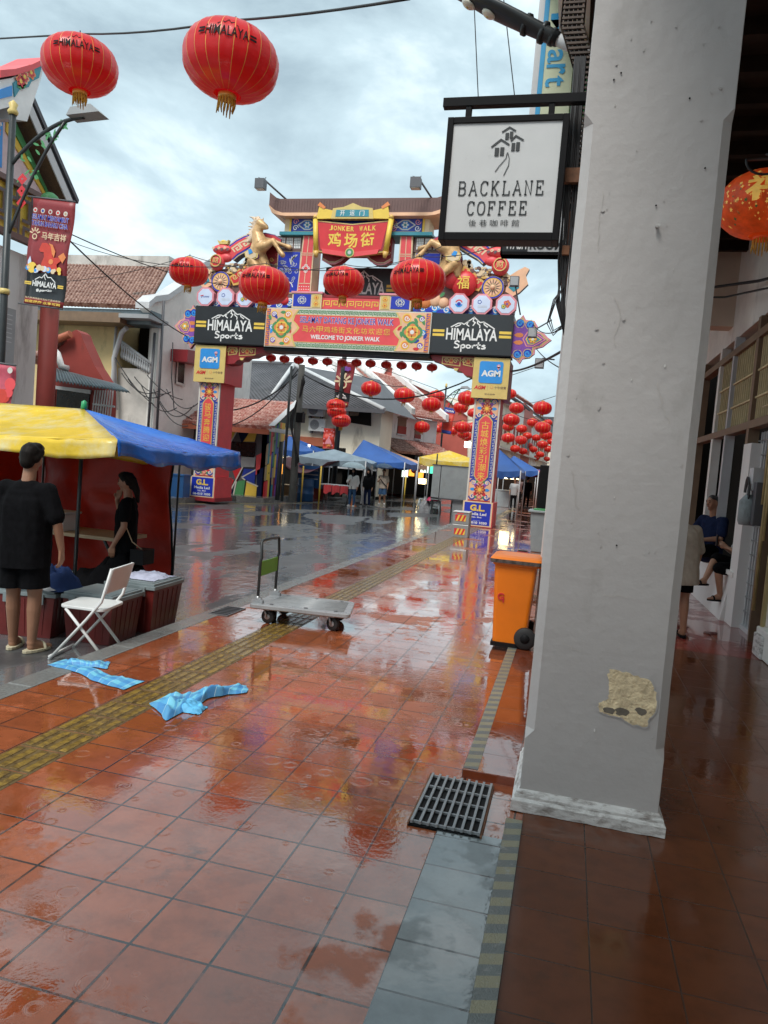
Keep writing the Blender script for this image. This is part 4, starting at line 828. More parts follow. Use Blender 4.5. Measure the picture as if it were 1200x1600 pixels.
        b.poly(pz([(120, 560), (60, 520), (20, 540), (40, 600), (10, 680), (70, 760), (120, 800), (190, 760), (190, 620)]), -.3, -.1, 'peach', 'dgrey'); b.poly(pz([(130, 620), (90, 640), (80, 720), (120, 760), (170, 720)]), -.1, -.09, 'teal')
        b.poly(pz([(640, 385), (690, 345), (760, 305), (850, 315), (905, 345), (890, 700), (760, 640), (690, 560), (600, 520)]), -.38, -.24, 'maroon', 'dgrey'); [curl(b, *F(x_, y_), 22*k, -.235, m_, 7*k, 0, 1.3, s) for x_, y_, m_ in ((800, 480, 'gold'), (850, 540, 'agold'), (860, 430, 'coral'), (800, 560, 'gold'), (850, 630, 'agold'), (720, 330, 'coral'))]
        b.build('cloud_relief', G)
        b = mk(); O = F(300, 735)
        b.disc(*O, 98*k, -.12, .02, 'cream', 28, 'gold'); b.ringp(*O, 84*k, 96*k, .02, .03, 'royal', k=28); b.disc(*O, 82*k, .02, .03, 'gold', 28)
        for i in range(14): petal(b, *O, 2*pi*i/14, 76*k, 26*k, .034, 'peach'); petal(b, *O, 2*pi*i/14+.22, 70*k, 9*k, .036, 'brown')
        b.disc(*O, 34*k, .036, .045, 'tan', 16); b.ell(b.w(*O, .05), 22*k, .06, 22*k, 'peach', 12, 8); b.build('wheel_medallion', G)
        b = mk(); q = lambda x, y, n=0: b.w(*F(x, y), n)   # money bag
        b.ell(q(265, 530, -.02), 78*k, .16, 82*k, 'coral', 20, 12); b.ell(q(310, 395, -.04), 100*k, .14, 48*k, 'coral', 18, 10); b.ell(q(345, 480, -.06), 70*k, .12, 45*k, 'coral', 16, 10)
        b.ringp(*F(265, 525), 50*k, 58*k, .10, .15, 'agold', k=20); b.poly(pz([(272, 305), (300, 318), (360, 318), (390, 303), (375, 348), (290, 348)]), -.1, .06, 'agold'); b.ell(q(330, 318, .0), 28*k, .07, 16*k, 'yellow', 12, 8)
        for i in range(6): curl(b, *F(235+i*30, 395+(i % 2)*14), 14*k, .11, 'dgrey' if i % 2 else 'cream', 7*k)
        b.text('财', F(265, 525)[0]-32*k, F(265, 525)[0]+32*k, F(265, 558)[1], F(265, 492)[1], .15, 'agold', .01); b.build('money_bag', G)
        if s > 0:
            b = mk(); 
            for px, py, rr, tx in ((620, 690, 29, '福'), (551, 655, 25, None)):
                x, z = g(560+px/3.75*1 if 0 else 560+px/3.75, 260+py/3.75); rr_ = .40 if tx else .33
                b.ell(b.w(x, z, .02), rr_, .2, rr_, 'red', 20, 12)
                if tx: b.text(tx, x-.19, x+.19, z-.2, z+.2, .235, 'yellow', .01)
            b.build('red_ornament', G)
        # octagon emblems
        for i, x in enumerate((160, 368, 570)):
            O = F(x, 880); O = (O[0], 6.82); b = mk(); b.disc(*O, .335, -.05, .14, 'pink', 8, ph=pi/8); b.disc(*O, .275, .14, .148, 'paleblue', 8, ph=pi/8); t = (i+(3 if s > 0 else 0)); n = .152
            if t == 0: b.stroke([(O[0]-.17, O[1]+.02), (O[0]-.06, O[1]+.04)], .03, n, 'coral'); b.stroke([(O[0]-.10, O[1]+.03), (O[0]-.13, O[1]-.04)], .025, n, 'blue'); [b.stroke([(O[0]-.06+j*.045, O[1]-.03), (O[0]-.04+j*.045, O[1]+.02)], .02, n, 'blue') for j in range(5)]
            elif t in (1, 4): b.ringp(O[0]-.07, O[1]+.06, .05, .07, .148, n, 'blue', k=5); [b.stroke([(O[0]-.12, O[1]-.06-j*.04), (O[0]+.17, O[1]-.06-j*.04)], .012, n, 'lgrey') for j in range(2)]
            elif t == 5: b.ringp(*O, .08, .12, .148, n, 'coral', .3, 2.8, 10); b.ringp(*O, .07, .12, .148, n, 'skyblue', 3.3, 6, 10); b.disc(O[0], O[1]-.02, .06, .148, n, 'royal', 10)
            else: flower(b, O[0]+.03, O[1]+.02, .12, 5, ('coral', 'orange', 'purple'), n); flower(b, O[0]-.07, O[1]-.06, .08, 5, ('teal', 'yellow', 'green'), n+.002)
            b.build('emblem', G)
        # rearing horse: a gilded figure in the round
        q = lambda x, y, n=0: b.w(*F(x, y), n)
        b = mk(); c = lambda x0, y0, r0, x1, y1, r1, n0=.15, n1=.15: caps(b, q(x0, y0, n0), q(x1, y1, n1), r0*k, r1*k, 12)
        c(690, 470, 78, 730, 360, 80); c(730, 360, 82, 700, 250, 55); c(700, 250, 56, 725, 165, 42, .15, .18); c(735, 150, 44, 800, 185, 24, .2, .25); c(725, 185, 30, 800, 200, 18, .2, .25); c(800, 180, 22, 815, 200, 17, .25, .26)
        c(700, 110, 10, 697, 78, 3, .25, .27); c(755, 110, 10, 768, 78, 3, .15, .15)
        c(740, 400, 66, 800, 390, 48, .22, .3); c(800, 395, 44, 890, 345, 27, .3, .36); c(890, 345, 27, 945, 430, 17, .36, .38); c(945, 430, 19, 965, 455, 21, .38, .38); c(962, 458, 22, 990, 492, 26, .38, .38)
        c(770, 330, 52, 860, 320, 26, .05, .02); c(860, 320, 24, 950, 350, 16, .02, .0); c(950, 350, 18, 985, 365, 20, 0, 0); c(985, 365, 22, 1018, 378, 24, 0, 0)
        c(690, 480, 70, 660, 560, 56); c(660, 540, 50, 740, 640, 34, .25, .3); c(720, 500, 70, 790, 610, 44, .05, .05); c(640, 560, 50, 620, 640, 30)
        h = blob(b, .022, 'horse', G, 'horse', 6)
        b = mk(); r = random.Random(8)
        for i in range(17):
            t = i/16; x, y = 715-60*t*t-15*t, 95+230*t; a = .6+.5*t
            caps(b, q(x, y, .18+r.uniform(-.06, .06)), q(x-62-r.uniform(0, 38), y-14+r.uniform(-15, 42), .14), 17*k, 5*k, 8); caps(b, q(x, y, .2), q(x-38, y+14, .2), 20*k, 10*k, 8)
        for i in range(5): caps(b, q(725+i*8, 100+i*6, .24), q(752+i*10, 118+i*13, .27), 9*k, 4*k, 8)
        blob(b, .02, 'mane', h, 'mane', 3)
        b = mk(); b.ell(q(785, 150, .27), 7*k, .02, 7*k, 'black', 8, 6); b.ell(q(814, 183, .27), 5*k, .02, 4*k, 'black', 8, 6); b.stroke([F(790, 208), F(818, 202)], 4*k, .30, 'brown'); b.build('face', h)
        b = mk(); P = [(600, 470), (650, 425), (690, 455), (740, 480), (735, 520), (680, 545), (610, 520)]; b.poly(pz(P), .30, .40, 'agold', 'purple'); b.poly(pz([(660+(x-660)*.8, 485+(y-485)*.8) for x, y in P]), .40, .415, 'cream'); b.poly(pz([(640, 440), (670, 432), (690, 470), (650, 490)]), .415, .43, 'skyblue'); b.build('saddle', h)
    # floodlights on stalks
    for a_, d_, n_ in (((450, 314), (412, 280), .2), ((680, 318), (654, 278), .2)):
        A_, D_ = at(*a_, YG), at(*d_, YG-.9); b = MB(); b.tube([A_, D_], .03, 'dgrey', 8); D2 = D_+Vector((.0, -.05, -.14)); b.box(D2.x-.2, D2.x+.1, D2.y-.16, D2.y+.1, D2.z-.2, D2.z+.1, 'dgrey'); b.box(D2.x-.17, D2.x+.07, D2.y-.13, D2.y+.07, D2.z-.215, D2.z-.20, 'ledglass')
        for e in (-.18, .08): b.tube([D2+Vector((e, 0, .1)), D_+Vector((e, 0, .06)), D_], .008, 'dgrey', 6)
        b.build('floodlight', G)
    for a_, d_, h_ in (((813, 492), (805, 445), (804, 440)), ((862, 500), (836, 515), (832, 520)), ((866, 562), (848, 560), (843, 568))):
        A_, D_, H_ = at(*a_, YG-.4), at(*d_, YG-.9), at(*h_, YG-.9); b = MB(); b.tube([A_, D_], .022, 'dgrey', 6); b.box(H_.x-.13, H_.x+.13, H_.y-.08, H_.y+.08, H_.z-.14, H_.z+.14, 'dgrey'); b.box(H_.x-.11, H_.x+.11, H_.y-.092, H_.y-.08, H_.z-.12, H_.z+.12, 'grey'); b.build('floodlight', G)
gateway()

# ================================================================== BUILDINGS on the left and beyond
def YF(Y): return (Vector((0, Y, 0)), *XZ[1:])
def px(Y, *ps): return [(lambda w: (w.x, w.z))(at(p[0], p[1], Y)) for p in ps]
def XF(X): return (Vector((X, 0, 0)), Vector((0, 1, 0)), Vector((0, 0, 1)), Vector((1, 0, 0)))       # u = Y, v = Z, n = +X
def pX(X, *ps): return [(lambda w: (w.y, w.z))(atX(p[0], p[1], X)) for p in ps]
def tiled_slope(b, A, B, C, D, n, r, m):        # roof slope A-B (eave) D-C (ridge) covered with n round tile rolls
    A, B, C, D = map(Vector, (A, B, C, D)); nr = (B-A).cross(D-A).normalized(); nr = nr if nr.z > 0 else -nr
    b.add([A, B, C, D], [(0, 1, 2, 3)], m)
    for i in range(n+1):
        t = i/n; P, Q = A.lerp(B, t), D.lerp(C, t); k = max(2, int((Q-P).length/.32)); pts = []
        for j in range(k): pts += [P.lerp(Q, j/k)+nr*.02, P.lerp(Q, (j+.96)/k)-nr*.012]
        b.tube(pts, [r*(1.12 if j % 2 == 0 else .9) for j in range(len(pts))], m, 6)
def split_ac(b, c, w=.85, h=.58, d=.3, n=(0, -1, 0)):
    x, y, z = c; b.box(x-w/2, x+w/2, y-d, y, z, z+h, 'plasticwhite'); b.fr = (Vector((0, y-d-.002, 0)), *XZ[1:]); b.disc(x-.12, z+h/2, h*.40, 0, .01, 'grey', 20)
    for k in range(4): b.ringp(x-.12, z+h/2, h*(.08+.08*k), h*(.10+.08*k), .01, .016, 'dgrey', k=16)
    b.box(x-w*.4, x-w*.3, y-d, y, z-.12, z, 'dgrey'); b.box(x+w*.3, x+w*.4, y-d, y, z-.12, z, 'dgrey')

def temple():
    X = -12.6
    T = thing('temple_hall', (X-3, 14.5, 0), 'tall hall at left edge with painted pink gable, fretwork frieze and red column', 'building')
    yc = 13.6; ye = pX(X, (103, 312))[0]; ridge = pX(X, (30, 150))[0]
    zr = ridge[1]; yr = ridge[0]; y1, z1 = ye; y0 = 2*yr-y1
    b = MB(XF(X-.35)); b.poly([(y0+.3, .0), (y1-.35, .0), (y1-.35, z1-1.6), (y0+.3, z1-1.6)], -8, 0, 'wallwhite'); b.build('wall', T)
    b = MB(XF(X)); b.fr = XF(X-.35); b.poly([(y0+.2, z1-.2), (y1-.2, z1-.2), (yr, zr-.25)], -.3, .02, 'palepink')
    k = (zr-z1)/(y1-yr)
    b.poly([(y1-.45, z1-.0), (y1-.2, z1-.1), (yr+.0, zr-.3), (yr, zr-.75)], .02, .05, 'yellow'); b.poly([(y1-.3, z1-.0), (y1-.1, z1-.1), (yr+.0, zr-.2), (yr, zr-.5)], .05, .08, 'green'); b.build('gable', T)
    b = MB(XF(X-.31)); r = random.Random(2)                       # painted panel under the ridge: blue clouds and figures reduced to colour
    P = pX(X+.03, (0, 188), (24, 190), (22, 262), (0, 240)); b.poly([(P[0][0]-2, P[0][1])]+P[1:3]+[(P[3][0]-2, P[3][1])], 0, .02, 'skyblue')
    for i in range(26): u, v = P[1][0]-r.uniform(0.1, 1.2), r.uniform(P[2][1]+.2, P[1][1]-.1); curl(b, u, v, r.uniform(.08, .2), .024, r.choice(('white', 'white', 'orange', 'offwhite', 'coral')), .05, r.random()*6)
    b.build('painted_panel', T)
    b = MB(XF(X-.14)); z0, z2 = pX(X, (45, 372))[0][1], pX(X, (45, 300))[0][1]         # fretwork frieze: gold panels behind dark bars
    b.rect(y0, y1-.2, z0, z2, -.3, 0, 'yellow'); b.rect(y0, y1-.15, z2, z2+.12, -.02, .14, 'brown'); b.rect(y0, y1-.15, z0-.14, z0, -.02, .14, 'brown'); h = z2-z0; u = y0
    i = 0
    while u < y1-.4:
        w = .78
        for p in ([(0, .15), (.30, .15), (.30, .55), (0, .55)], [(.38, 0), (.38, .8), (.70, .8), (.70, .35), (.48, .35)], [(.0, .75), (.3, .75), (.3, 1)], [(.55, .0), (.55, .2), (.78, .2), (.78, 1)]):
            q = [(u+a*w/.78, z0+c*h) for a, c in p]; b.stroke(q, .085, .07, 'brown'); b.stroke(q, .03, .073, 'dgrey')
        u += w; i += 1
    b.build('frieze', T)
    b = MB(XF(X)); w_ = .04
    b.poly([(y1+.25, z1-.25), (y1+.32, z1+.0), (yr, zr+.35), (y0-.3, z1), (y0-.25, z1-.25), (yr, zr+.02)], -9, w_, 'dgrey', 'wood'); b.poly([(y1+.33, z1+.02), (y1+.36, z1+.12), (yr, zr+.5), (y0-.36, z1+.1), (y0-.33, z1), (yr, zr+.36)], -9, w_+.06, 'slate')
    b.poly([(y1+.2, z1-.3), (y1+.25, z1-.05), (yr, zr+.3), (yr, zr+.0)], w_, w_+.03, 'lgrey'); b.build('roof', T)
    b = MB(XF(X+.9))                                                # curved ridge end with flower panels
    P = pX(X+.9, (-10, 172), (14, 166), (14, 186), (36, 190), (58, 122), (64, 96), (40, 108), (12, 122), (-10, 126)); b.poly(P, -.6, .1, 'white', 'lgrey'); Q = pX(X+.95, (16, 130), (40, 112), (62, 98), (56, 122), (44, 128), (40, 136), (26, 140), (18, 152))
    b.poly(Q, .1, .13, 'teal'); b.poly(pX(X+.95, (-10, 142), (14, 134), (14, 150), (-10, 156)), .1, .13, 'skyblue'); b.poly(pX(X+.9, (-10, 110), (14, 108), (40, 101), (64, 90), (66, 98), (40, 110), (14, 118), (-10, 122)), -.6, .16, 'coral')
    for p_, m_ in (((30, 127), 'orange'), ((36, 120), 'peach'), ((46, 113), 'orange')): w = atX(*p_, X+1.0); flower(b, w.y, w.z, .14, 6, (m_, 'red', 'yellow'), .14)
    w = atX(24, 136, X+1.0); petal(b, w.y, w.z, .6, .3, .12, .14, 'green'); b.build('ridge_end', T)
    c = atX(74, 560, X+.30); b = MB(); b.tube([(c.x, c.y, 0), (c.x, c.y, z1-1.5)], .21, 'redwall', 20); b.lathe([(.42, 0), (.42, .3), (.30, .5)], (c.x, c.y, 0), 'lgrey', 20); b.build('column', T)
    p = atX(12, 520, X+.05); b = MB(XF(X+.02)); b.rect(p.y-.9, p.y+.2, p.z-.7, p.z+.55, 0, .05, 'grey'); [b.stroke([(p.y-.8, p.z+.4-i*.1), (p.y+.1, p.z+.4-i*.1)], .02, .055, 'lgrey') for i in range(7)]; b.build('notice_panel', T)
    b = MB(); w = atX(78, 316, X+.4); b.ell(w, .22, .22, .22, 'green', 12, 8); b.tube([w-Vector((0, 0, .5)), w], .06, 'green'); b.build('finial', T)
    f = thing('forecourt_wall', (-11.5, 13.2, 0), 'low red wall with white coping and red railing behind the stallholder', 'wall')
    b = MB(); b.box(-19, -11.2, 13.0, 13.3, 0, 1.02, 'redwall'); b.box(-19, -11.15, 12.95, 13.35, 1.02, 1.32, 'mortar'); b.build('wall', f)
    b = MB(); 
    for i in range(22): x = -19+i*.36; b.box(x-.03, x+.03, 13.1, 13.18, 1.32, 1.95, 'red')
    for z in (1.45, 1.88): b.box(-19, -11.2, 13.1, 13.18, z, z+.07, 'red')
    b.box(-19, -11.2, 13.22, 13.24, 1.32, 1.95, 'white'); b.build('railing', f)
temple()

def red_house():
    Y = 20.0; H = thing('red_gable_shed', (-15.5, Y, 0), 'small red gabled shop with grey corrugated awning beside the red column', 'house')
    b = MB(YF(Y)); P = px(Y, (66, 560), (92, 545), (108, 527), (113, 518), (119, 515), (126, 520), (130, 532), (148, 572), (166, 600), (166, 640)); x0, x1 = P[0][0], P[-1][0]
    b.poly([(x0, 0), *P, (x1, 0)], -.5, 0, 'redwall'); b.build('wall', H)
    P2 = px(Y, (112, 528), (70, 548)); b = MB(); A, D = Vector((x0-.2, Y-.1, P[0][1]+.2)), Vector((P[3][0], Y-.1, P[3][1]))
    tiled_slope(b, (x0-.5, Y+.0, P[0][1]-.1), (x0-.5, Y+.5, P[0][1]-.1), (P[3][0]-.2, Y+.5, P[3][1]-.15), (P[3][0]-.2, Y+.0, P[3][1]-.15), 3, .09, 'rooftilered'); b.tube([at(72, 537, Y-.2), at(110, 522, Y-.2)], .12, 'terra', 8); b.build('roof', H)
    b = MB()                                                        # corrugated awning
    a0, a1, b0, b1 = at(78, 573, Y), at(160, 600, Y), at(80, 594, Y-1.5), at(204, 613, Y-1.5)
    b.grid(lambda u, v: a0.lerp(a1, u).lerp(b0.lerp(b1, u), v)+Vector((0, 0, .035*sin(u*150)+.10*sin(pi*v))), 140, 6, 'zinc'); b.build('awning', H, solid=.01)
    b = MB(YF(Y-.02)); W = lambda m, n0, n1, *p: b.poly(px(Y-.02, *p), n0, n1, m)
    W('white', .0, .08, (80, 602), (87, 602), (78, 770), (72, 770)); W('glassdark', .0, .03, (90, 607), (141, 613), (135, 700), (84, 700)); W('lgrey', .03, .08, (88, 603), (144, 610), (143, 616), (88, 608)); W('grey', .0, .05, (88, 700), (110, 702), (104, 790), (80, 790)); b.build('door_frame', H)
    b = MB(YF(Y-.1)); W = lambda m, n0, n1, *p: b.poly(px(Y-.1, *p), n0, n1, m)
    for i in range(8): x = 149+i*4; W('lgrey', 0, .04, (x, 610), (x+1.3, 610), (x-5, 662), (x-6.3, 662))
    W('lgrey', 0, .05, (146, 630), (180, 634), (180, 637), (146, 633)); b.build('window_grille', H)
    b = MB(); b.tube([at(73, 546, Y-.4), at(84, 546, Y-.4), at(90, 553, Y-.5), at(96, 572, Y-.5), at(106, 576, Y-.3)], .10, 'white', 10); b.build('drain_pipe', H)
red_house()

def old_house():
    Y = 24.; H = thing('old_shophouse', (-18, Y, 0), 'weathered old shophouse, mossy clay tile roof, yellow front and stained white side wall', 'house')
    xc = px(Y, (243, 600))[0][0]; xl = px(Y, (20, 600))[0][0]
    P = px(Y, (60, 497), (178, 507), (174, 640))
    b = MB(YF(Y)); b.rect(xl-4, P[1][0], 0, P[0][1]+.3, -4, 0, 'oldyellow'); b.build('front_wall', H)
    b = MB(YF(Y)); q = px(Y, (190, 575), (240, 585), (190, 500)); b.rect(P[1][0], xc-.06, 0, px(Y, (200, 575))[0][1], -4, -.05, 'mortar'); b.rect(P[1][0]+.1, xc-.2, px(Y, (200, 575))[0][1], px(Y, (200, 500))[0][1], -4, -1.5, 'opening'); b.rect(xc-.4, xc-.06, px(Y, (200, 575))[0][1], px(Y, (200, 480))[0][1], -4, -.05, 'mortar'); b.rect(P[1][0], P[1][0]+.25, 0, px(Y, (200, 490))[0][1], -.3, .06, 'oldyellow'); b.build('bay_wall', H)
    b = MB(); 
    for i in range(13): c = at(190+i*3.6, 560+i*2.0, Y); d = at(190+i*3.6, 536+i*2.6, Y); b.lathe([(.03, 0), (.06, .12), (.03, .3), (.05, (d-c).z-.06), (.03, (d-c).z)], c, 'lgrey', 8)
    b.tube([at(189, 533, Y), at(238, 570, Y)], .06, 'lgrey', 6); b.build('balustrade', H)
    e0, e1 = at(60, 473, Y-.7), at(226, 481, Y-.7); r0, r1 = at(92, 411, Y+3.2), at(262, 419, Y+3.2); e0 = e0+Vector((-3, 0, 0)); r0 = r0+Vector((-3, 0, 0))
    b = MB(); tiled_slope(b, e0, e1, r1, r0, 52, .085, 'rooftile'); b.box(r0.x, r1.x+.1, r0.y-.1, r0.y+.4, r0.z-.1, r0.z+.32, 'mortar'); b.build('roof', H)
    b = MB(); b.box(e0.x, e1.x+.2, Y-.6, Y+.2, e0.z-.62, e0.z-.12, 'zinc'); g0, g1 = at(70, 490, Y-.5), at(201, 496, Y-.5); b.box(g0.x-3, g1.x, Y-1.0, Y-.1, g1.z-.28, g1.z+.06, 'brownpaint'); b.box(g1.x, xc+.25, Y-1.1, Y+.2, g1.z-.12, g1.z+.02, 'grey'); b.build('gutter', H)
    # side wall facing the street, with the swooping gable end
    b = MB(XF(xc)); S_ = [(24, 0), (31, 0)]; A_ = pX(xc, (227, 480)); zE = e1.z+.15; 
    prof = [(Y-.9, zE-.2), (Y-.5, zE+.1), (Y+.3, zE+.35), (Y+1.5, zE+1.1), (Y+2.6, zE+2.1), (Y+3.4, r1.z+.30), (Y+4.4, r1.z+.1), (Y+8, zE)]
    b.poly([(Y, 0), *[(u, v) for u, v in [(Y, zE-.5)]+prof], (Y+8, 0)], -.3, 0, 'oldwhite'); b.poly([*prof, *[(u, v+.22) for u, v in prof[::-1]]], -.42, .12, 'lgrey'); b.build('side_wall', H)
    b = MB(XF(xc+.0)); w = pX(xc, (276, 556), (288, 558), (286, 602), (274, 598)); b.poly(w, 0, .05, 'glassdark'); b.stroke(w, .1, .06, 'offwhite', True); v = pX(xc+.02, (268, 545), (306, 552)); b.poly([(v[0][0], v[0][1]), (v[1][0], v[1][1]), (v[1][0], v[1][1]-.5), (v[0][0], v[0][1]-.45)], .0, .7, 'maroon'); b.build('window', H)
    b = MB(); r = random.Random(9)
    for x_, y0_, y1_ in ((182, 505, 660), (242, 520, 690), (256, 470, 690)): b.tube([at(x_, y0_, Y-.15), at(x_-12, y1_, Y-.15)], .05, 'lgrey' if x_ < 200 else 'dgrey', 6)
    b.tube([at(198, 512, Y-.5), at(190, 520, Y-.4), at(178, 560, Y-.2), at(180, 640, Y-.2)], .09, 'lgrey', 8)
    b.build('drain_pipe', H)
    b = MB()
    for i in range(9):
        a, c = at(180+i*10, 560+i*8+r.uniform(-20, 20), Y-.3), at(240+i*9, 640+r.uniform(-30, 30), Y-.3); b.tube(sag(a, c, r.uniform(.1, .6)), .018, 'wire', 5)
    b.tube([at(270, 535, Y-.3), at(268, 590, Y-.3), at(272, 640, Y-.4), at(300, 655, Y-.4)], .02, 'wire', 5); b.build('cable', H)
old_house()

def mural_house():
    Y = 27.0; H = thing('mural_shop', (-13, Y, 0), 'low shop with red tiled roof and geometric coloured mural behind the left pillar', 'house')
    xl, xr = px(Y, (262, 760))[0][0], px(Y, (416, 700))[0][0]; ze = px(Y, (360, 668))[0][1]
    b = MB(YF(Y)); b.rect(xl, xr, 0, ze+.2, -1.7, 0, 'dgrey'); b.build('wall', H)
    b = MB(); e0, e1 = at(276, 660, Y-.9), at(421, 670, Y-.9); r0, r1 = at(318, 622, Y+2.2), at(428, 632, Y+2.2); r0.y = r1.y = Y+1.7; e0.z = e1.z; r1.z = r0.z; r1.x = e1.x
    tiled_slope(b, e0, e1, r1, r0, 34, .085, 'rooftilered'); b.box(e0.x, e1.x, Y-.95, Y-.85, e0.z-.22, e0.z-.04, 'terra'); b.box(e1.x-.05, e1.x+.2, Y-.9, Y+1.8, e1.z-.1, e1.z+.05, 'lgrey'); b.add([e1+Vector((.2, 0, .12)), e1+Vector((-.05, 0, .12)), r1+Vector((-.05, 0, .12)), r1+Vector((.2, 0, .12))], [(0, 1, 2, 3)], 'lgrey'); b.build('roof', H)
    b = MB(YF(Y-.02)); W = lambda m, *p: b.poly(px(Y-.02, *p), 0, .04, m)
    W('yellow', (360, 672), (372, 672), (362, 690)); W('navy', (372, 672), (392, 673), (378, 692)); W('yellow', (392, 673), (402, 674), (398, 690), (381, 690)); W('glassdark', (362, 690), (400, 692), (398, 715), (360, 712)); W('lgrey', (360, 712), (376, 712), (374, 728), (358, 726)); W('grey', (378, 712), (400, 714), (398, 730), (376, 730))
    W('red', (362, 730), (380, 730), (370, 752)); W('red', (360, 748), (366, 750), (360, 764)); W('blue', (382, 732), (400, 734), (398, 756), (378, 746)); W('green', (372, 752), (384, 750), (380, 778), (364, 780)); W('yellow', (386, 752), (402, 758), (400, 780), (382, 780)); W('navy', (360, 766), (364, 764), (364, 782), (358, 782)); W('navy', (402, 735), (412, 730), (408, 780), (402, 780)); W('coral', (401, 712), (409, 708), (406, 740), (400, 742)); W('skyblue', (270, 730), (290, 732), (288, 760), (268, 758)); W('opening', (268, 675), (292, 676), (290, 728), (268, 726))
    for p in (((362, 690), (372, 672)), ((380, 730), (362, 764)), ((400, 734), (378, 746)), ((386, 752), (404, 760)), ((370, 752), (364, 780)), ((384, 750), (378, 746))): b.stroke(px(Y-.02, *p), .05, .05, 'offwhite')
    b.build('mural_panel', H)
    b = MB(XF(xr)); cs = ('navy', 'blue', 'yellow', 'coral', 'blue', 'orange', 'green', 'purple', 'red', 'tan', 'blue', 'yellow', 'maroon', 'teal'); r = random.Random(3); y = Y
    b.rect(Y, Y+1.75, 0, ze+.4, -.2, 0, 'navy')
    for i in range(10):
        w = .175; z = 0
        while z < ze+.2: h = r.uniform(.5, 1.3); b.poly([(y, z), (y+w, z), (y+w, min(z+h, ze+.4)), (y, min(z+h*.9, ze+.4))], 0, .02, r.choice(cs)); z += h
        y += w
    b.build('side_wall', H)
mural_house()

def vframe(P, ang): D = Vector((sin(ang), cos(ang), 0)); return (Vector((P[0], P[1], 0)), D, Vector((0, 0, 1)), Vector((D.y, -D.x, 0)))    # u runs away from the camera; n faces the street
def grey_house():
    Y = 37.; H = thing('hipped_roof_house', (-15, Y, 0), 'cream upper floor house with steep grey hipped roof behind the utility poles', 'house')
    xl, xr = px(Y, (340, 700))[0][0], px(Y, (592, 700))[0][0]; zt = px(Y, (470, 630))[0][1]
    b = MB(YF(Y)); b.rect(xl-6, xr, 0, zt, -2.5, 0, 'wallcream'); z = px(Y, (470, 682))[0][1]; b.rect(xl-6, px(Y, (515, 680))[0][0], z-.55, z, 0, .12, 'terra'); b.rect(xl, xr, 0, z-1.0, 0, .02, 'opening'); b.rect(xl, xr, z-1.5, z-.9, .02, 1.2, 'lgrey'); b.build('wall', H)
    b = MB(); e0, e1 = at(372, 626, Y-1.0), at(600, 650, Y-1.0); e1.z = e0.z-.0; ap = at(459, 570, Y+3.4); e0.x -= 9
    hp = at(520, 600, Y+3.4); pl = Vector((e0.x, Y+3.4, ap.z-.1))
    b.add([e0, e1, ap, pl], [(0, 1, 2, 3)], 'slate'); b.add([e1, Vector((e1.x+.4, Y+5, e1.z)), Vector((e1.x-2, Y+5, ap.z-.4)), ap], [(0, 1, 2, 3)], 'slate')
    for i in range(70): t = i/69; P = e0.lerp(e1, t); Q = pl.lerp(ap, min(1, t*1.0)); b.tube([P+Vector((0, 0, .02)), Q+Vector((0, 0, .02))], .04, 'slate', 5)
    b.tube([e1, ap], .14, 'lgrey', 6); b.tube([ap, pl], .16, 'dgrey', 6); b.tube([at(408, 640, Y-1.05), at(448, 585, Y+1.4), ap], [.1, .12, .14], 'lgrey', 6); b.box(e0.x, e1.x, Y-1.1, Y-.95, e0.z-.18, e0.z+.02, 'dgrey'); b.build('roof', H)
    b = MB(YF(Y-.02)); W = lambda m, n1, *p: b.poly(px(Y-.02, *p), 0, n1, m); W('zinc', .05, (438, 637), (470, 641), (468, 670), (437, 667)); W('opening', .03, (545, 637), (580, 643), (580, 666), (545, 660)); W('brownpaint', .05, (547, 640), (562, 642), (560, 650), (546, 650)); b.build('window', H)
    for i, (x, y) in enumerate(((491, 645), (493, 668))):
        c = at(x+4, y+6, Y); b = MB(); split_ac(b, (c.x, Y, c.z), .78*1.15, .62*1.05); b.build('air_conditioner', H)
grey_house()

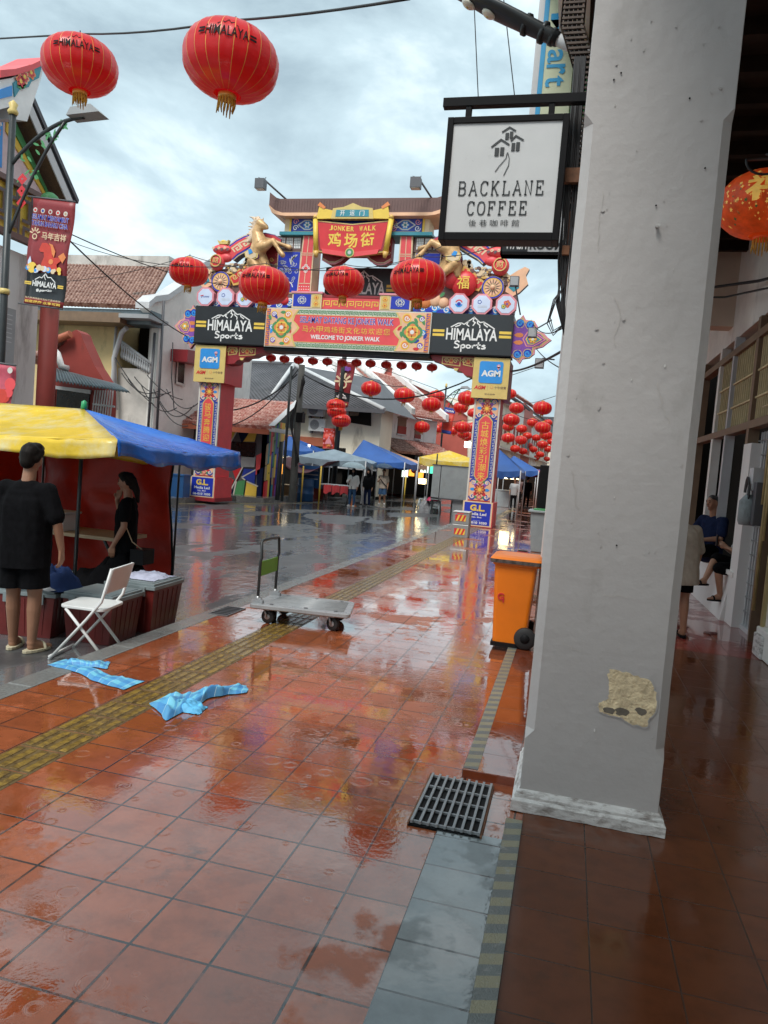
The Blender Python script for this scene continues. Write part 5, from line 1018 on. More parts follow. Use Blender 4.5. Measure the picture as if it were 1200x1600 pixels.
ROWA = rad(24); RP = at(600, 770, 42)
def row_houses():
    F0 = vframe((RP.x, RP.y), ROWA)
    def on(F, x, y): d = ray(x, y); O, U, V, Nn = F; t = (O-EYE).dot(Nn)/d.dot(Nn); w = EYE+d*t; return ((w-O).dot(U), w.z)
    for i, (name, lab, xa, xb, ye) in enumerate((('white_shophouse', 'white shophouse with a louvred window and AC unit beside the hipped roof house', 588, 626, 655), ('white_shophouse', 'long white shophouse with red shutters, below the red gable', 626, 680, 655))):
        a = on(F0, xa, 700)[0]; c = on(F0, xb, 700)[0]; zt = on(F0, 640, 651)[1]; O = F0[0]+F0[1]*a
        H = thing(name, (O.x, O.y, 0), lab, 'house'); b = MB(F0); b.rect(a, c, 0, zt, -7, 0, 'wallwhite'); z1 = on(F0, 640, 694)[1]; b.rect(a, c, 0, z1-.6, .0, .02, 'opening'); b.build('wall', H)
        b = MB(F0); A_, B_ = F0[0]+F0[1]*a, F0[0]+F0[1]*c; nrm = F0[3]
        e0, e1 = A_+nrm*.6+Vector((0, 0, zt)), B_+nrm*.6+Vector((0, 0, zt)); hh = 2.9 if i else 2.6; r0, r1 = A_-nrm*4+Vector((0, 0, zt+hh)), B_-nrm*4+Vector((0, 0, zt+hh))
        tiled_slope(b, e0, e1, r1, r0, 22, .08, 'rooftilered' if i else 'wallwhite')
        for (p, q) in ((e0, r0), (e1, r1)): b.add([p+Vector((0, 0, .0)), q, q+Vector((0, 0, .45)), p+Vector((0, 0, .45)), p+F0[1]*.35, q+F0[1]*.35, q+F0[1]*.35+Vector((0, 0, .45)), p+F0[1]*.35+Vector((0, 0, .45))], [(0, 1, 2, 3), (4, 5, 6, 7), (3, 2, 6, 7), (0, 3, 7, 4)], 'wallwhite')
        b.build('roof', H)
        b = MB(F0); p0, p1 = A_+Vector((0, 0, z1+.2)), B_+Vector((0, 0, z1+.2)); tiled_slope(b, p0+nrm*1.6-Vector((0, 0, .8)), p1+nrm*1.6-Vector((0, 0, .8)), p1, p0, 16, .08, 'rooftile' if i == 0 else 'rooftilered'); b.build('porch_roof', H)
        for (x0, x1, y0, y1, m) in (((594, 603, 656, 685, 'opening'),) if i == 0 else ((622, 633, 653, 679, 'redwall'), (648, 656, 672, 686, 'redwall'))):
            p, q = on(F0, x0, y0), on(F0, x1, y1); b = MB(F0); b.rect(p[0], q[0], q[1], p[1], 0, .03, 'opening' if m == 'opening' else 'brownpaint'); hz = (p[1]-q[1])
            b.rect(p[0]-.06, q[0]+.06, p[1], p[1]+.08, 0, .08, 'brownpaint'); b.rect(p[0]-.06, q[0]+.06, q[1]-.08, q[1], 0, .1, 'lgrey')
            if m != 'opening': b.rect(p[0], q[0], q[1], q[1]+hz*.5, .03, .07, m)
            else:
                for k in range(6): b.rect(p[0], q[0], q[1]+hz*k/6, q[1]+hz*k/6+.05, .03, .06, 'lgrey')
            b.build('window', H)
        if i == 0: w = on(F0, 595, 680); b = MB(F0); b.rect(w[0]-.4, w[0]+.4, w[1]-.4, w[1]+.3, 0, .35, 'plasticwhite'); b.build('air_conditioner', H)
    # tall red gable behind
    Y = 66.; G = thing('red_gable_building', (-8, Y, 0), 'tall red gable wall with white edged roof rising behind the white shophouses', 'building')
    b = MB(YF(Y)); P = px(Y, (585, 610), (588, 590), (600, 585), (606, 576), (612, 574), (618, 580), (640, 598), (700, 626), (730, 650), (730, 720)); b.poly([(P[0][0], 0), *P, (P[-1][0], 0)], -10, 0, 'redgable'); b.poly(P[1:9]+[(u, v+.3) for u, v in P[1:9]][::-1], -.4, .2, 'wallwhite'); b.build('wall', G)
    b = MB(); a, c, d, e = at(560, 588, Y-3), at(585, 592, Y-1), at(700, 668, Y-4), at(660, 668, Y-8)
    b.add([at(560, 576, Y+2), at(590, 592, Y-.2), at(682, 662, Y-6), at(640, 650, Y-10)], [(0, 1, 2, 3)], 'wallwhite'); b.build('roof', G)
    # houses further down the left row and the far end of the street
    F1 = vframe((-6.6, 66), rad(3)); cols = ('wallcream', 'wallwhite', 'redgable', 'wallwhite', 'wallcream', 'mortar')
    labs = ('cream shophouse with shutters beyond the grey hawker stall', 'white terrace house past the cream one', 'brick red terrace house midway down the street', 'tall white terrace house after the red one', 'pale cream terrace house near the street end', 'grey terrace house closing the far end of the left row')
    for i in range(6):
        a, c = i*9., i*9+8.9; z = 8.2+(i % 3)*.8; O = F1[0]+F1[1]*a; H = thing('terrace_house', (O.x, O.y, 0), labs[i], 'house', 'terrace houses down the left row'); b = MB(F1); b.rect(a, c, 0, z, -8, 0, cols[i]); b.rect(a, c, 0, 2.8, 0, .02, 'opening'); b.rect(a, c, 4.0, 4.2, 0, .3, 'offwhite'); b.build('wall', H)
        b = MB(F1); nrm = F1[3]; A_, B_ = F1[0]+F1[1]*a, F1[0]+F1[1]*c; tiled_slope(b, A_+nrm*.6+Vector((0, 0, z)), B_+nrm*.6+Vector((0, 0, z)), B_-nrm*4+Vector((0, 0, z+2.6)), A_-nrm*4+Vector((0, 0, z+2.6)), 14, .09, 'rooftilered' if i % 2 == 0 else 'slate'); b.build('roof', H)
        for k in range(3):
            u = a+1.2+k*2.6; b = MB(F1); b.rect(u, u+1.2, 4.8, 6.6, 0, .04, 'redwall' if i != 2 else 'teal'); b.rect(u-.08, u+1.28, 6.6, 6.75, 0, .1, 'offwhite'); b.rect(u+.58, u+.62, 4.8, 6.6, .04, .05, 'opening'); b.build('window', H)
    F2 = vframe((1.4, 36), rad(1)); F2 = (F2[0], F2[1], F2[2], -F2[3])
    labs2 = ('pale shophouse on the right row glimpsed beside the near column', 'grey white shophouse on the right row under the lantern cluster', 'cream shophouse far along the right row', 'last pale shophouse at the end of the right row')
    for i in range(4):
        a, c = i*20., i*20+19.8; z = 8.5+(i % 2)*.8; O = F2[0]+F2[1]*a; H = thing('row_shophouse', (O.x, O.y, 0), labs2[i], 'house', 'shophouses along the right row'); b = MB(F2); b.rect(a, c, 3.0, z, -8, 0, ('wallwhite', 'mortar', 'wallcream', 'wallwhite')[i]); b.rect(a, c, 0, 3.0, -3, -2.5, 'opening'); b.rect(a, c, z, z+.3, -1, .5, 'slate')
        for k in range(4): b.rect(a+k*5, a+k*5+.5, 0, 3, -.5, 0, 'wallwhite')
        b.build('wall', H)
        for k in range(6):
            u = a+1.2+k*3.2; b = MB(F2); b.rect(u, u+1.1, 4.6, 6.8, 0, .05, ('teal', 'brownpaint', 'redwall', 'green')[i]); b.rect(u-.08, u+1.18, 6.8, 6.95, 0, .12, 'offwhite'); b.rect(u+.53, u+.57, 4.6, 6.8, .05, .06, 'opening'); b.build('window', H)
    O = Vector((-4, 128, 0)); H = thing('end_building', O, 'pale building closing the far end of the street', 'building'); b = MB(YF(128)); b.rect(-14, 8, 0, 9, -6, 0, 'wallcream'); b.poly([(-14.5, 9), (8.5, 9), (5, 12), (-11, 12)], -6, .3, 'slate'); b.build('wall', H)
    for k in range(6): u = -12+k*3.2; b = MB(YF(128)); b.rect(u, u+1.3, 4.6, 6.8, 0, .05, 'brownpaint'); b.build('window', H)
row_houses()

# ================================================================== LANTERNS, WIRES, LAMP POSTS, BANNERS
def lantern(name, label, group, ribs=22, sub=4, printed=True, mk='lantern', gk='lanterngold', big=True):
    root = thing(name, (0, 0, 0), label, 'lantern', group); prof = []
    n = 14
    for i in range(n+1):
        a = pi*(.07+.86*i/n)-pi/2; prof.append((.5*max(.13, abs(cos(a))**.82), .345*math.copysign(abs(sin(a))**.92, sin(a))))
    b = MB(); vs = []; ks = []; fs = []; c = []
    for k in range(ribs):
        for q in range(sub): c.append((2*pi*(k+(0 if q == 0 else .045+.955*(q-1)/(sub-1)))/ribs, 1.0 if q < 2 else 1-.018*sin(pi*(q-1)/(sub-1)), q == 0))
    m = len(c)
    for r_, z in prof:
        for a, s_, g_ in c: vs.append(Vector((r_*s_*cos(a), r_*s_*sin(a), z)))
    for i in range(n):
        for j in range(m): fs.append((i*m+j, i*m+(j+1) % m, (i+1)*m+(j+1) % m, (i+1)*m+j)); ks.append(gk if c[j][2] else mk)
    b.add(vs, fs, ks, True); b.build('shade', root)
    b = MB(); b.lathe([(.075, .0), (.095, .0), (.095, .035), (.06, .05)], (0, 0, .335), gk, 14); b.lathe([(.06, -.05), (.095, -.035), (.095, .01), (.07, .01)], (0, 0, -.345), gk, 14)
    b.tube([(0, 0, .38), (0, 0, .46)], .008, 'wire', 5); b.build('cap', root)
    b = MB(); r = random.Random(4)
    for k in range(16 if big else 8):
        a = 2*pi*k/(16 if big else 8); l_ = r.uniform(.11, .17); b.tube([(.085*cos(a), .085*sin(a), -.375), (.088*cos(a), .088*sin(a), -.375-l_*.5), ((.082+r.uniform(-.015, .02))*cos(a), .085*sin(a), -.375-l_)], [.009, .011, .005], 'fringe', 5 if big else 3)
    b.build('tassel', root)
    if printed:
        def m3(u, v):           # u: angle, v: height on the ellipsoid
            rr = .503*math.sqrt(max(0, 1-(v/.352)**2))**.9+.003; return Vector((rr*sin(u), -rr*cos(u), v))
        b = MB(); z = .055
        b.text('HIMALAYA', -.44, .44, z-.055, z+.05, 0, 'black', .012, 0, m3)
        F_ = b.fr
        for s_ in (-1, 1):
            for dz in (-.018, .018): 
                pts = [m3(s_*(.46+.14*i/4), z-.005+dz+e) for e in (-.011, .011) for i in range(5)]; b.add(pts, [(i, i+1, 6+i, 5+i) for i in range(4)], 'black')
        q = [(-.22, .055), (-.12, .09), (-.07, .08), (0, .125), (.06, .085), (.12, .10), (.22, .055)]
        for (a, c_), (d, e) in zip(q, q[1:]): b.add([m3(a, z+c_), m3(d, z+e), m3(d, z+e+.012), m3(a, z+c_+.012)], [(0, 1, 2, 3)], 'black')
        b.build('lettering', root)
    return root
LB = lantern('red_lantern', 'x', None, 22, 4, True)
LS = lantern('red_lantern', 'x', None, 14, 3, False, big=False)
def place(src, cx, cy, w, D, label, group, Y=None, first=[]):
    Y = Y or D*FPX/w; p = at(cx, cy, Y); o = dup(src, p, math.atan2(-p.x, p.y)*-1*-1 if 0 else math.atan2(p.x, -p.y)+pi, label, D)
    if group: o['group'] = group
    q = .10 if src is LS else .05; o.rotation_euler = (rnd.uniform(-q, q), rnd.uniform(-q, q), o.rotation_euler.z-(.42 if 'printed' in label else .12)+(rnd.uniform(-.5, .5) if src is LS else 0))
    return p
WIRES = []
def wire(pts_, label, r=.012, name='overhead_wire', mk='wire'):
    b = MB(); b.tube(pts_, r, mk, 5); tag(b.build(name), label, 'wire'); 
D0 = .95; P = {}
gl = 'big red lanterns strung over the near road'
P['a'] = place(LB, 125, 103, 128, D0, 'upper left big red lantern, in front of the street lamp head', gl)
P['b'] = place(LB, 361, 97, 158, D0, 'largest red lantern, high against the sky at top', gl)
gg = 'printed red lanterns strung in front of the gateway'
P['c'] = place(LB, 295, 425, 66, D0, 'printed red lantern left of the gateway, beside the old white wall', gg)
P['d'] = place(LB, 413, 446, 85, D0, 'printed red lantern in front of the left gilded horse', gg)
P['e'] = place(LB, 537, 441, 67, D0, 'printed red lantern in the middle, below the gateway name plaque', gg)
P['f'] = place(LB, 653, 438, 88, D0, 'printed red lantern in front of the gateway, near the right horse', gg)
top = lambda p: p+Vector((0, 0, .40))
wire([at(-30, 62, 9.2), *sag(top(P['a'])+Vector((-.0, 0, .0)), top(P['b']), .04, 6), *sag(top(P['b']), at(640, -2, 5.6), .02, 6)[1:]], 'thin string carrying the two biggest lanterns across the sky')
wire(sag(at(100, 440, 17.4), top(P['c']), .1)+sag(top(P['c']), top(P['e']), .25)[1:]+sag(top(P['e']), at(690, 385, 15.4), .2)[1:], 'string carrying the far pair of printed lanterns before the gateway', .008)
wire(sag(at(60, 355, 14.), top(P['d']), .35)+sag(top(P['d']), top(P['f']), .18)[1:]+sag(top(P['f']), at(890, 330, 10.5), .2)[1:], 'string carrying the near pair of printed lanterns before the gateway', .007)
small = [(423.5, 559), (444.5, 561), (466.7, 563), (489, 564), (511.5, 565), (535, 567), (557, 567), (579, 568), (603.5, 570), (627.5, 571), (651, 572), (675, 574)]
ql = []
for i, (x, y) in enumerate(small): ql.append(top(place(LS, x, y, 17, .37, 'small red lantern in the straight row under the gateway beam', 'row of small lanterns under the gateway', 24.4))-Vector((0, 0, .25)))
wire(ql, 'string holding the straight row of small lanterns')
far = [(632, 617.5, 34), (580, 607, 33), (674, 632, 31), (682, 619.5, 27), (659.5, 667, 25), (695.5, 665.5, 19.5), (685, 670, 17), (722.5, 667.5, 26), (720, 637, 24), (731, 622.5, 32), (709, 673, 18), (724, 678, 20), (731, 682, 18), (738, 668, 22), (740, 645, 20),
 (807, 637.6, 23), (847.5, 637.6, 29), (799, 656, 26), (832, 660, 17.5), (848, 668, 25), (815, 670, 17.5), (794, 667, 18), (824, 681, 15), (794, 684, 21), (814, 687.5, 19), (838, 684, 14), (853, 680, 20), (826.5, 696, 12), (805, 701, 16), (817, 705, 14), (829, 707, 11), (833.5, 702, 13), (844, 710, 13), (837.5, 715.5, 11), (854.5, 717, 10), (847.5, 694.5, 17), (857, 701.5, 14), (786, 675, 12), (784.5, 698, 10), (797, 615, 20), (862, 690, 14), (868, 706, 12), (856, 660, 14), (780, 712, 9), (772, 690, 14), (765, 660, 16)]
named = {0: 'red lantern against the white roof slope, third largest beyond the gateway', 1: 'red lantern beyond the gateway nearest the middle banner', 16: 'red lantern beyond the gateway nearest the big white column', 15: 'red lantern just right of the gateway pillar, topmost of its cluster', 4: 'red lantern hanging before the long white shophouse wall', 9: 'red lantern tucked beside the left edge of the right gateway pillar'}
fp = []
for i, (x, y, w) in enumerate(far): fp.append(top(place(LS, x, y, w, D0, named.get(i, 'red lantern in the crowded strings hanging over the street beyond the gateway'), 'red lanterns over the street beyond the gateway' if i not in named else 'larger red lanterns beyond the gateway')))
for n_, ix in enumerate(((1, 0, 2, 9), (3, 8, 15, 16), (4, 7, 17, 19))):
    q = sorted((fp[i] for i in ix), key=lambda p: p.x); pts_ = []
    for a, c in zip(q, q[1:]): pts_ += sag(a, c, .12, 6)
    wire([q[0]+Vector((-4, 0, 1.2))]+pts_+[q[-1]+Vector((3, 0, 1.2))], ('nearest', 'second', 'third')[n_]+' lantern string crossing the street beyond the gateway', .015)
for i, (x, y) in enumerate(((525, 634), (526, 643.5), (533, 657))): place(LB, x, y, 27, D0*.95, ('top', 'middle', 'bottom')[i]+' lantern of the stack of three on the lamp post with a banner', 'three lanterns stacked on the lamp post', 32.6)
bpy.data.objects.remove
for src in (LB, LS):
    for o in list(src.children_recursive)+[src]: bpy.data.objects.remove(o)
# patterned lantern hanging in the arcade
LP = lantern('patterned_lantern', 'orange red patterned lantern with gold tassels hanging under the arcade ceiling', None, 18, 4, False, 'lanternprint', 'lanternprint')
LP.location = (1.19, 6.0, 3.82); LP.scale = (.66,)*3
b = MB(); r = random.Random(6)
for i in range(330):
    a = r.uniform(-pi, pi); v = r.uniform(-.27, .29); s_ = r.uniform(.010, .026)
    def m4(u, w_): z = v+w_; rr = .503*math.sqrt(max(.01, 1-(z/.352)**2))**.9+.004; q = a+u/max(.2, rr); return Vector((rr*sin(q), -rr*cos(q), z))
    k = r.choice((4, 5)); m = r.choice(('printgold', 'printgold', 'orange', 'leaf')); p = [m4(s_*(1 if j % 2 == 0 else .45)*cos(pi*j/k), s_*(1 if j % 2 == 0 else .45)*sin(pi*j/k)) for j in range(2*k)]; b.add(p+[m4(0, 0)], [(j, (j+1) % (2*k), 2*k) for j in range(2*k)], m)
def m5(u, v): rr = .503*math.sqrt(max(.01, 1-(v/.352)**2))**.9+.012; return Vector((rr*sin(u), -rr*cos(u), v))
b.text('福', -.62, .18, -.11, .17, 0, 'printgold', .03, 0, m5)
tmp = b; ORG[LP.name] = Vector((0, 0, 0)); tmp.build('printed_pattern', LP)
b = MB(); w0 = Vector((1.19, 6, 3.82)); b.tube([(1.19, 6, 5.3), (1.19, 6, 4.1)], .006, 'wire'); b.tube([(1.19, 6, 4.15)]+[w0+Vector((-.10-.12*cos(t), -.33, .17-.10*sin(t)+.02)) for t in [i*.3 for i in range(11)]]+[(1.12, 5.8, 4.1)], .009, 'wire', 6); tag(b.build('lantern_cord'), 'black flex looping over the patterned lantern in the arcade', 'cord')

def lamp_post(Y, base, topp, head, label, name='street_lamp', ornate=True):
    a, t, h = at(*base, Y), at(*topp, Y), at(*head, Y); x = (a.x+t.x)/2; z = t.z; s_ = z/7.7
    L_ = thing(name, (x, Y, 0), label, 'street lamp'); b = MB(); b.tube([(x, Y, 0), (x, Y, 3.2*s_), (x, Y, z)], [.085*s_, .07*s_, .06*s_], 'dmetal', 12); b.lathe([(.13*s_, 0), (.13*s_, .4*s_), (.09*s_, .5*s_)], (x, Y, 0), 'dmetal', 12); b.build('pole', L_)
    b = MB(); b.lathe([(.075*s_, 0), (.10*s_, .06*s_), (.06*s_, .12*s_), (.085*s_, .2*s_), (.0, .28*s_)], (x, Y, z-.02), 'agold', 12); b.lathe([(.09*s_, 0), (.1*s_, .05*s_), (.09*s_, .1*s_)], (x, Y, 4.35*s_), 'agold', 12); b.build('finial', L_)
    b = MB(); D = h.x-x; c1 = Vector((x, Y, z-.95*s_)); pts = []
    for i in range(13): q = i/12; pts.append(Vector((x+D*.93*q, Y, z-.95*s_+(h.z-z+.95*s_)*(1-(1-q)**2)))); 
    b.tube(pts, .035*s_, 'dmetal', 8); low = Vector((x, Y, z-2.3*s_)); b.tube([low.lerp(pts[9], q/8)+Vector((0, 0, .20*s_*sin(pi*q/8))) for q in range(9)], .03*s_, 'dmetal', 8); b.build('arm', L_)
    b = MB(); b.poly([(h.x-.38*s_, h.z-.02), (h.x+.3*s_, h.z+.02), (h.x+.12*s_, h.z+.16*s_), (h.x-.30*s_, h.z+.12*s_)], -Y-.16*s_, -Y+.16*s_, 'grey'); b.build('lamp_head', L_)
    if ornate:
        b = MB(YF(Y)); r = random.Random(3)
        for i in range(30):
            q = r.uniform(.15, .8); zt = pts[int(q*12)].z; zb = low.z+(pts[9].z-low.z)*(q/.75)+.2; zz = r.uniform(min(zb, zt-.05), zt-.03); petal(b, x+D*.93*q, zz, r.uniform(0, 6.3), .15*s_, .045*s_, r.uniform(-.01, .01), 'green')
        for i in range(3): zc = z-1.2*s_-i*.22*s_; q = .085*s_; b.stroke([(x+.28*s_-q, zc), (x+.28*s_, zc+q), (x+.28*s_+q, zc), (x+.28*s_, zc-q)], .035, 0, 'red', True); b.stroke([(x+.28*s_-q*.5, zc), (x+.28*s_, zc+q*.5), (x+.28*s_+q*.5, zc), (x+.28*s_, zc-q*.5)], .025, .003, 'red', True)
        b.build('ornament', L_)
    return x
lamp_post(12., (0, 560), (22, 178), (140, 183), 'dark green street lamp with bamboo ornament at the left edge')
b = MB(); x_ = at(533, 600, 33).x
LP2 = thing('banner_pole', (x_, 33, 0), 'black pole with two red banners in front of the cream house', 'pole'); b.tube([(x_, 33, 0), (x_+.1, 33, at(529, 556, 33).z+4)], [.13, .10], 'dmetal', 10); b.build('pole', LP2)
lamp_post(47., (687, 770), (693, 604), (728, 607), 'slim street lamp with curved arm in front of the red gable wall')

def banner(Y, pts_, label, draw, name='street_banner', bend=.03):
    q = px(Y, *pts_); O = thing(name, (q[0][0], Y, 0), label, 'banner')
    (a, c, d, e) = q     # tl tr br bl
    def T(u, v): t = (a[0]+(c[0]-a[0])*u, a[1]+(c[1]-a[1])*u); bt = (e[0]+(d[0]-e[0])*u, e[1]+(d[1]-e[1])*u); return (t[0]+(bt[0]-t[0])*(1-v), t[1]+(bt[1]-t[1])*(1-v))
    b = MB(); b.grid(lambda u, v: Vector((T(u, v)[0], Y+bend*sin(3*pi*v), T(u, v)[1])), 6, 16, lambda u, v: draw('base', v)); b.build('cloth', O, solid=.004)
    b = MB((Vector((0, Y-bend-.012, 0)), *XZ[1:])); draw(b, T); b.build('print', O)
    b = MB(); b.tube([(a[0]-.12, Y, a[1]+.02), (c[0], Y, c[1]+.02)], .015, 'dgrey'); b.tube([(e[0]-.12, Y, e[1]), (d[0], Y, d[1])], .015, 'dgrey'); b.build('rod', O)
def bt(b, T, s, u0, u1, v0, v1, n, m, bold=.02): b.text(s, u0, u1, v0, v1, n, m, bold, 0, lambda u, v: b.w(*T(u, v), n))
def draw1(b, T):
    if b == 'base': return 'char' if .08 < T < .31 else 'maroonb'
    for i in range(5): u, v = T(.12+.18*i, .88+.0*i); b.disc(u, v, .045, .0, .004, 'offwhite', 9); b.disc(u, v, .025, .004, .006, ('red', 'blue', 'maroon', 'red', 'tan')[i], 7)
    bt(b, T, 'SELAMAT MENYAMBUT', .06, .93, .795, .845, .002, 'white', .05); bt(b, T, 'TAHUN BAHARU CINA', .06, .93, .735, .785, .002, 'white', .05); bt(b, T, 'SELAMAT MENYAMBUT', .06, .93, .797, .843, .005, 'royal', .015); bt(b, T, 'TAHUN BAHARU CINA', .06, .93, .737, .783, .005, 'royal', .015)
    bt(b, T, '马年吉祥', .33, .92, .62, .69, .003, 'cream', .015); c = T(.16, .66)
    for i in range(5): a = .3+i*.62; b.stroke([(c[0]+.05*cos(a), c[1]+.05*sin(a)), (c[0]+.12*cos(a), c[1]+.12*sin(a))], .025, .003, 'cream')
    b.ringp(*T(.16, .635), .035, .055, .0, .004, 'cream', k=12)
    H = [(.30, .52), (.36, .585), (.48, .59), (.58, .56), (.62, .50), (.66, .46), (.80, .47), (.86, .44), (.80, .42), (.76, .40), (.80, .35), (.70, .33), (.60, .345), (.46, .33), (.36, .345), (.40, .41), (.44, .46), (.42, .50), (.34, .50)]
    b.flat([T(*p) for p in H], .004, 'redb'); b.flat([T(*p) for p in [(.52, .59), (.62, .58), (.70, .52), (.68, .46), (.62, .50), (.58, .56)]], .006, 'orange'); b.flat([T(*p) for p in [(.78, .48), (.90, .52), (.97, .48), (.90, .42), (.86, .44)]], .006, 'orange'); b.disc(*T(.62, .42), .05, .004, .008, 'orange', 12)
    r = random.Random(3)
    for i in range(22): u, v = T(r.uniform(.04, .97), r.uniform(.32, .355)); b.disc(u, v, r.uniform(.03, .06), .004, .006+.001*i/10, r.choice(('skyblue', 'yellow', 'orange', 'paleblue', 'cream')), 8)
    b.flat([T(.06, .32), T(.14, .40), T(.1, .45), T(.05, .40)], .004, 'paleblue'); b.disc(*T(.17, .345), .1, .004, .007, 'yellow', 14)
    w = lambda x, y: T(x, y); m = [(.27, .235), (.38, .265), (.44, .26), (.52, .305), (.58, .27), (.66, .275), (.78, .232)]; b.stroke([w(*p) for p in m], .016, .004, 'white'); b.stroke([w(.52, .305), w(.50, .27), w(.54, .245)], .014, .004, 'white')
    bt(b, T, 'HIMALAYA', .22, .82, .175, .228, .004, 'white', .03)
    MBs = MB(b.fr); sports_script(MBs, 0, 1, 0, 1, 0, 'white', .05)
    a0, a1 = T(.33, .12), T(.72, .165); sports_script(b, a0[0], a1[0], a0[1], a1[1], .004, 'white', .018)
    for u0, u1 in ((.02, .19), (.85, .99)): b.flat([T(u0, .20), T(u1, .20), T(u1, .212), T(u0, .212)], .004, 'yellow'); b.flat([T(u0, .183), T(u1, .183), T(u1, .195), T(u0, .195)], .004, 'yellow')
    bt(b, T, '马六甲鸡场街文化坊工委会敬贺', .06, .96, .052, .07, .004, 'cream', .01); bt(b, T, '祝您健康·众享可期', .06, .96, .015, .042, .004, 'yellow', .02)
mat('maroonb', (.25, .025, .03), .4, var=.12, scale=2); mat('redb', (.60, .05, .03), .45)
banner(12., [(52, 308), (118, 317), (98, 483), (37, 474)], 'maroon banner with white greeting text hanging from the left street lamp', draw1)
def draw2(b, T):
    if b == 'base': return 'pinkb' if T > .25 else 'maroonb'
    r = random.Random(2)
    for i in range(12): b.disc(*T(r.uniform(.1, .95), r.uniform(.4, .97)), r.uniform(.05, .13), .0, .003+.0005*i, r.choice(('offwhite', 'pink', 'coral', 'redb')), 10)
    bt(b, T, 'AHUN', .05, .72, .17, .25, .006, 'agold', .04); bt(b, T, 'BAHARU', .05, .80, .05, .13, .006, 'agold', .04)
mat('pinkb', (.50, .08, .12), .45, var=.2)
banner(11., [(-40, 562), (25, 573), (12, 693), (-52, 690)], 'pink banner cut off by the left edge above the yellow canopy', draw2)
def draw3(b, T):
    if b == 'base': return 'char' if T < .30 and T > .10 else 'maroonb'
    bt(b, T, '春', .25, .85, .80, .90, .004, 'purple', .05); c = T(.48, .55)
    for i in range(6): a = .1+i*.6; b.stroke([(c[0]+.15*cos(a), c[1]+.15*sin(a)), (c[0]+.42*cos(a), c[1]+.42*sin(a))], .09, .004, 'cream')
    b.ringp(c[0], c[1]-.12, .13, .2, 0, .004, 'cream', k=14); b.text('HIMALAYA', .18, .85, .18, .23, .004, 'white', .03, 0, lambda u, v: b.w(*T(u, v), .004))
    b.stroke([T(.3, .24), T(.42, .27), T(.52, .29), T(.64, .26), T(.76, .24)], .04, .004, 'white'); [b.disc(*T(.1+.1*i, .07), .04, 0, .004, 'agold', 6) for i in range(9)]
banner(33., [(527, 563), (556, 568), (543, 637), (521, 633)], 'red banner with cream emblem high on the black pole', draw3, bend=.05)
def draw4(b, T):
    if b == 'base': return 'redb'
    r = random.Random(5)
    for i in range(16): b.disc(*T(r.uniform(.08, .92), r.uniform(.08, .95)), .04, 0, .004, 'pink', 6)
    b.poly([T(.2, .25), T(.8, .25), T(.7, .42), T(.58, .5), T(.5, .62), T(.42, .5), T(.3, .42)], 0, .005, 'pink'); b.text('福', .3, .7, .08, .24, .005, 'orange', .03, 0, lambda u, v: b.w(*T(u, v), .006))
banner(33., [(506, 669), (524, 670), (522, 702), (504, 701)], 'small red banner low on the black pole above the stalls', draw4, bend=.04)
def draw5(b, T):
    if b == 'base': return 'redb' if T < .8 and T > .15 else 'blue'
    bt(b, T, '康', .15, .85, .42, .70, .006, 'orange', .05); bt(b, T, 'TAHUN', .1, .9, .84, .92, .006, 'white', .04)
banner(46.8, [(695, 636), (712, 639), (704, 679), (690, 676)], 'far red banner with an orange character on the slim street lamp', draw5, bend=.05)

# utility poles and cables
mat('polegrey', (.13, .13, .12), .8, var=.2)
for i, (x, yb, yt, Y, r_, lab) in enumerate(((457, 772, 570, 26.4, .15, 'stout concrete utility pole wrapped in cables before the hipped roof house'), (441, 772, 572, 26.2, .06, 'thin dark pole left of the stout utility pole'), (434, 772, 690, 26.6, .10, 'short black post at the corner of the mural shop'))):
    a, c = at(x, yb, Y), at(x+ (yb-yt)*.055, yt, Y); b = MB(); U = thing('utility_pole', (a.x, Y, 0), lab, 'pole'); b.tube([(a.x, Y, 0), (a.x, Y, c.z)], [r_, r_*.8], 'polegrey' if i == 0 else 'dmetal', 10); b.build('pole', U)
    if i == 0:
        b = MB(); w = at(470, 652, Y-.2); b.box(w.x-.12, w.x+.14, Y-.4, Y-.1, w.z-.2, w.z+.16, 'black'); b.tube([(a.x+.2, Y, w.z+.2), (w.x, Y-.2, w.z)], .05, 'black'); b.build('junction_box', U)
        r = random.Random(1); b = MB()
        for k in range(5): q = .2+.06*k; b.tube([(a.x+q*.55*cos(t), Y-.2+.1*sin(t), c.z-.5-t*.5+r.uniform(-.1, .1)) for t in [j*.5 for j in range(18)]][:14], .018, 'wire', 5)
        b.build('cable', U)
for a, c, ya, yc, d, lab, r_ in (((464, 585), (320, 640), 26.4, 24, .5, 'heavy cable from the utility pole down to the mural shop', .028), ((466, 580), (740, 590), 26.4, 26, .9, 'heavy cable from the utility pole past the right gateway pillar', .026), ((466, 577), (300, 662), 26.4, 25, .9, 'lower cable from the utility pole to the old house', .022), ((300, 530), (88, 355), 23.5, 13, .2, 'black wire sloping from the left lamp to the old house wall', .018),
    ((102, 362), (470, 445), 13, 26, .5, 'thin wire from the left banner towards the gateway', .012), ((800, 580), (900, 535), 24, 14, .1, 'cable from the gateway to the right building', .03), ((740, -10), (748, 170), 5.6, 5.6, .0, 'fine vertical wire left of the light box sign', .004), ((786, -10), (806, 168), 5.6, 5.6, .0, 'second fine wire beside the light box sign', .004), ((838, 545), (900, 585), 24, 14, .1, 'grey wire below the right finial', .014), ((830, 500), (905, 492), 24, 12, .35, 'sagging wire at the right finial', .012)):
    wire(sag(at(*a, ya), at(*c, yc), d), lab, r_)

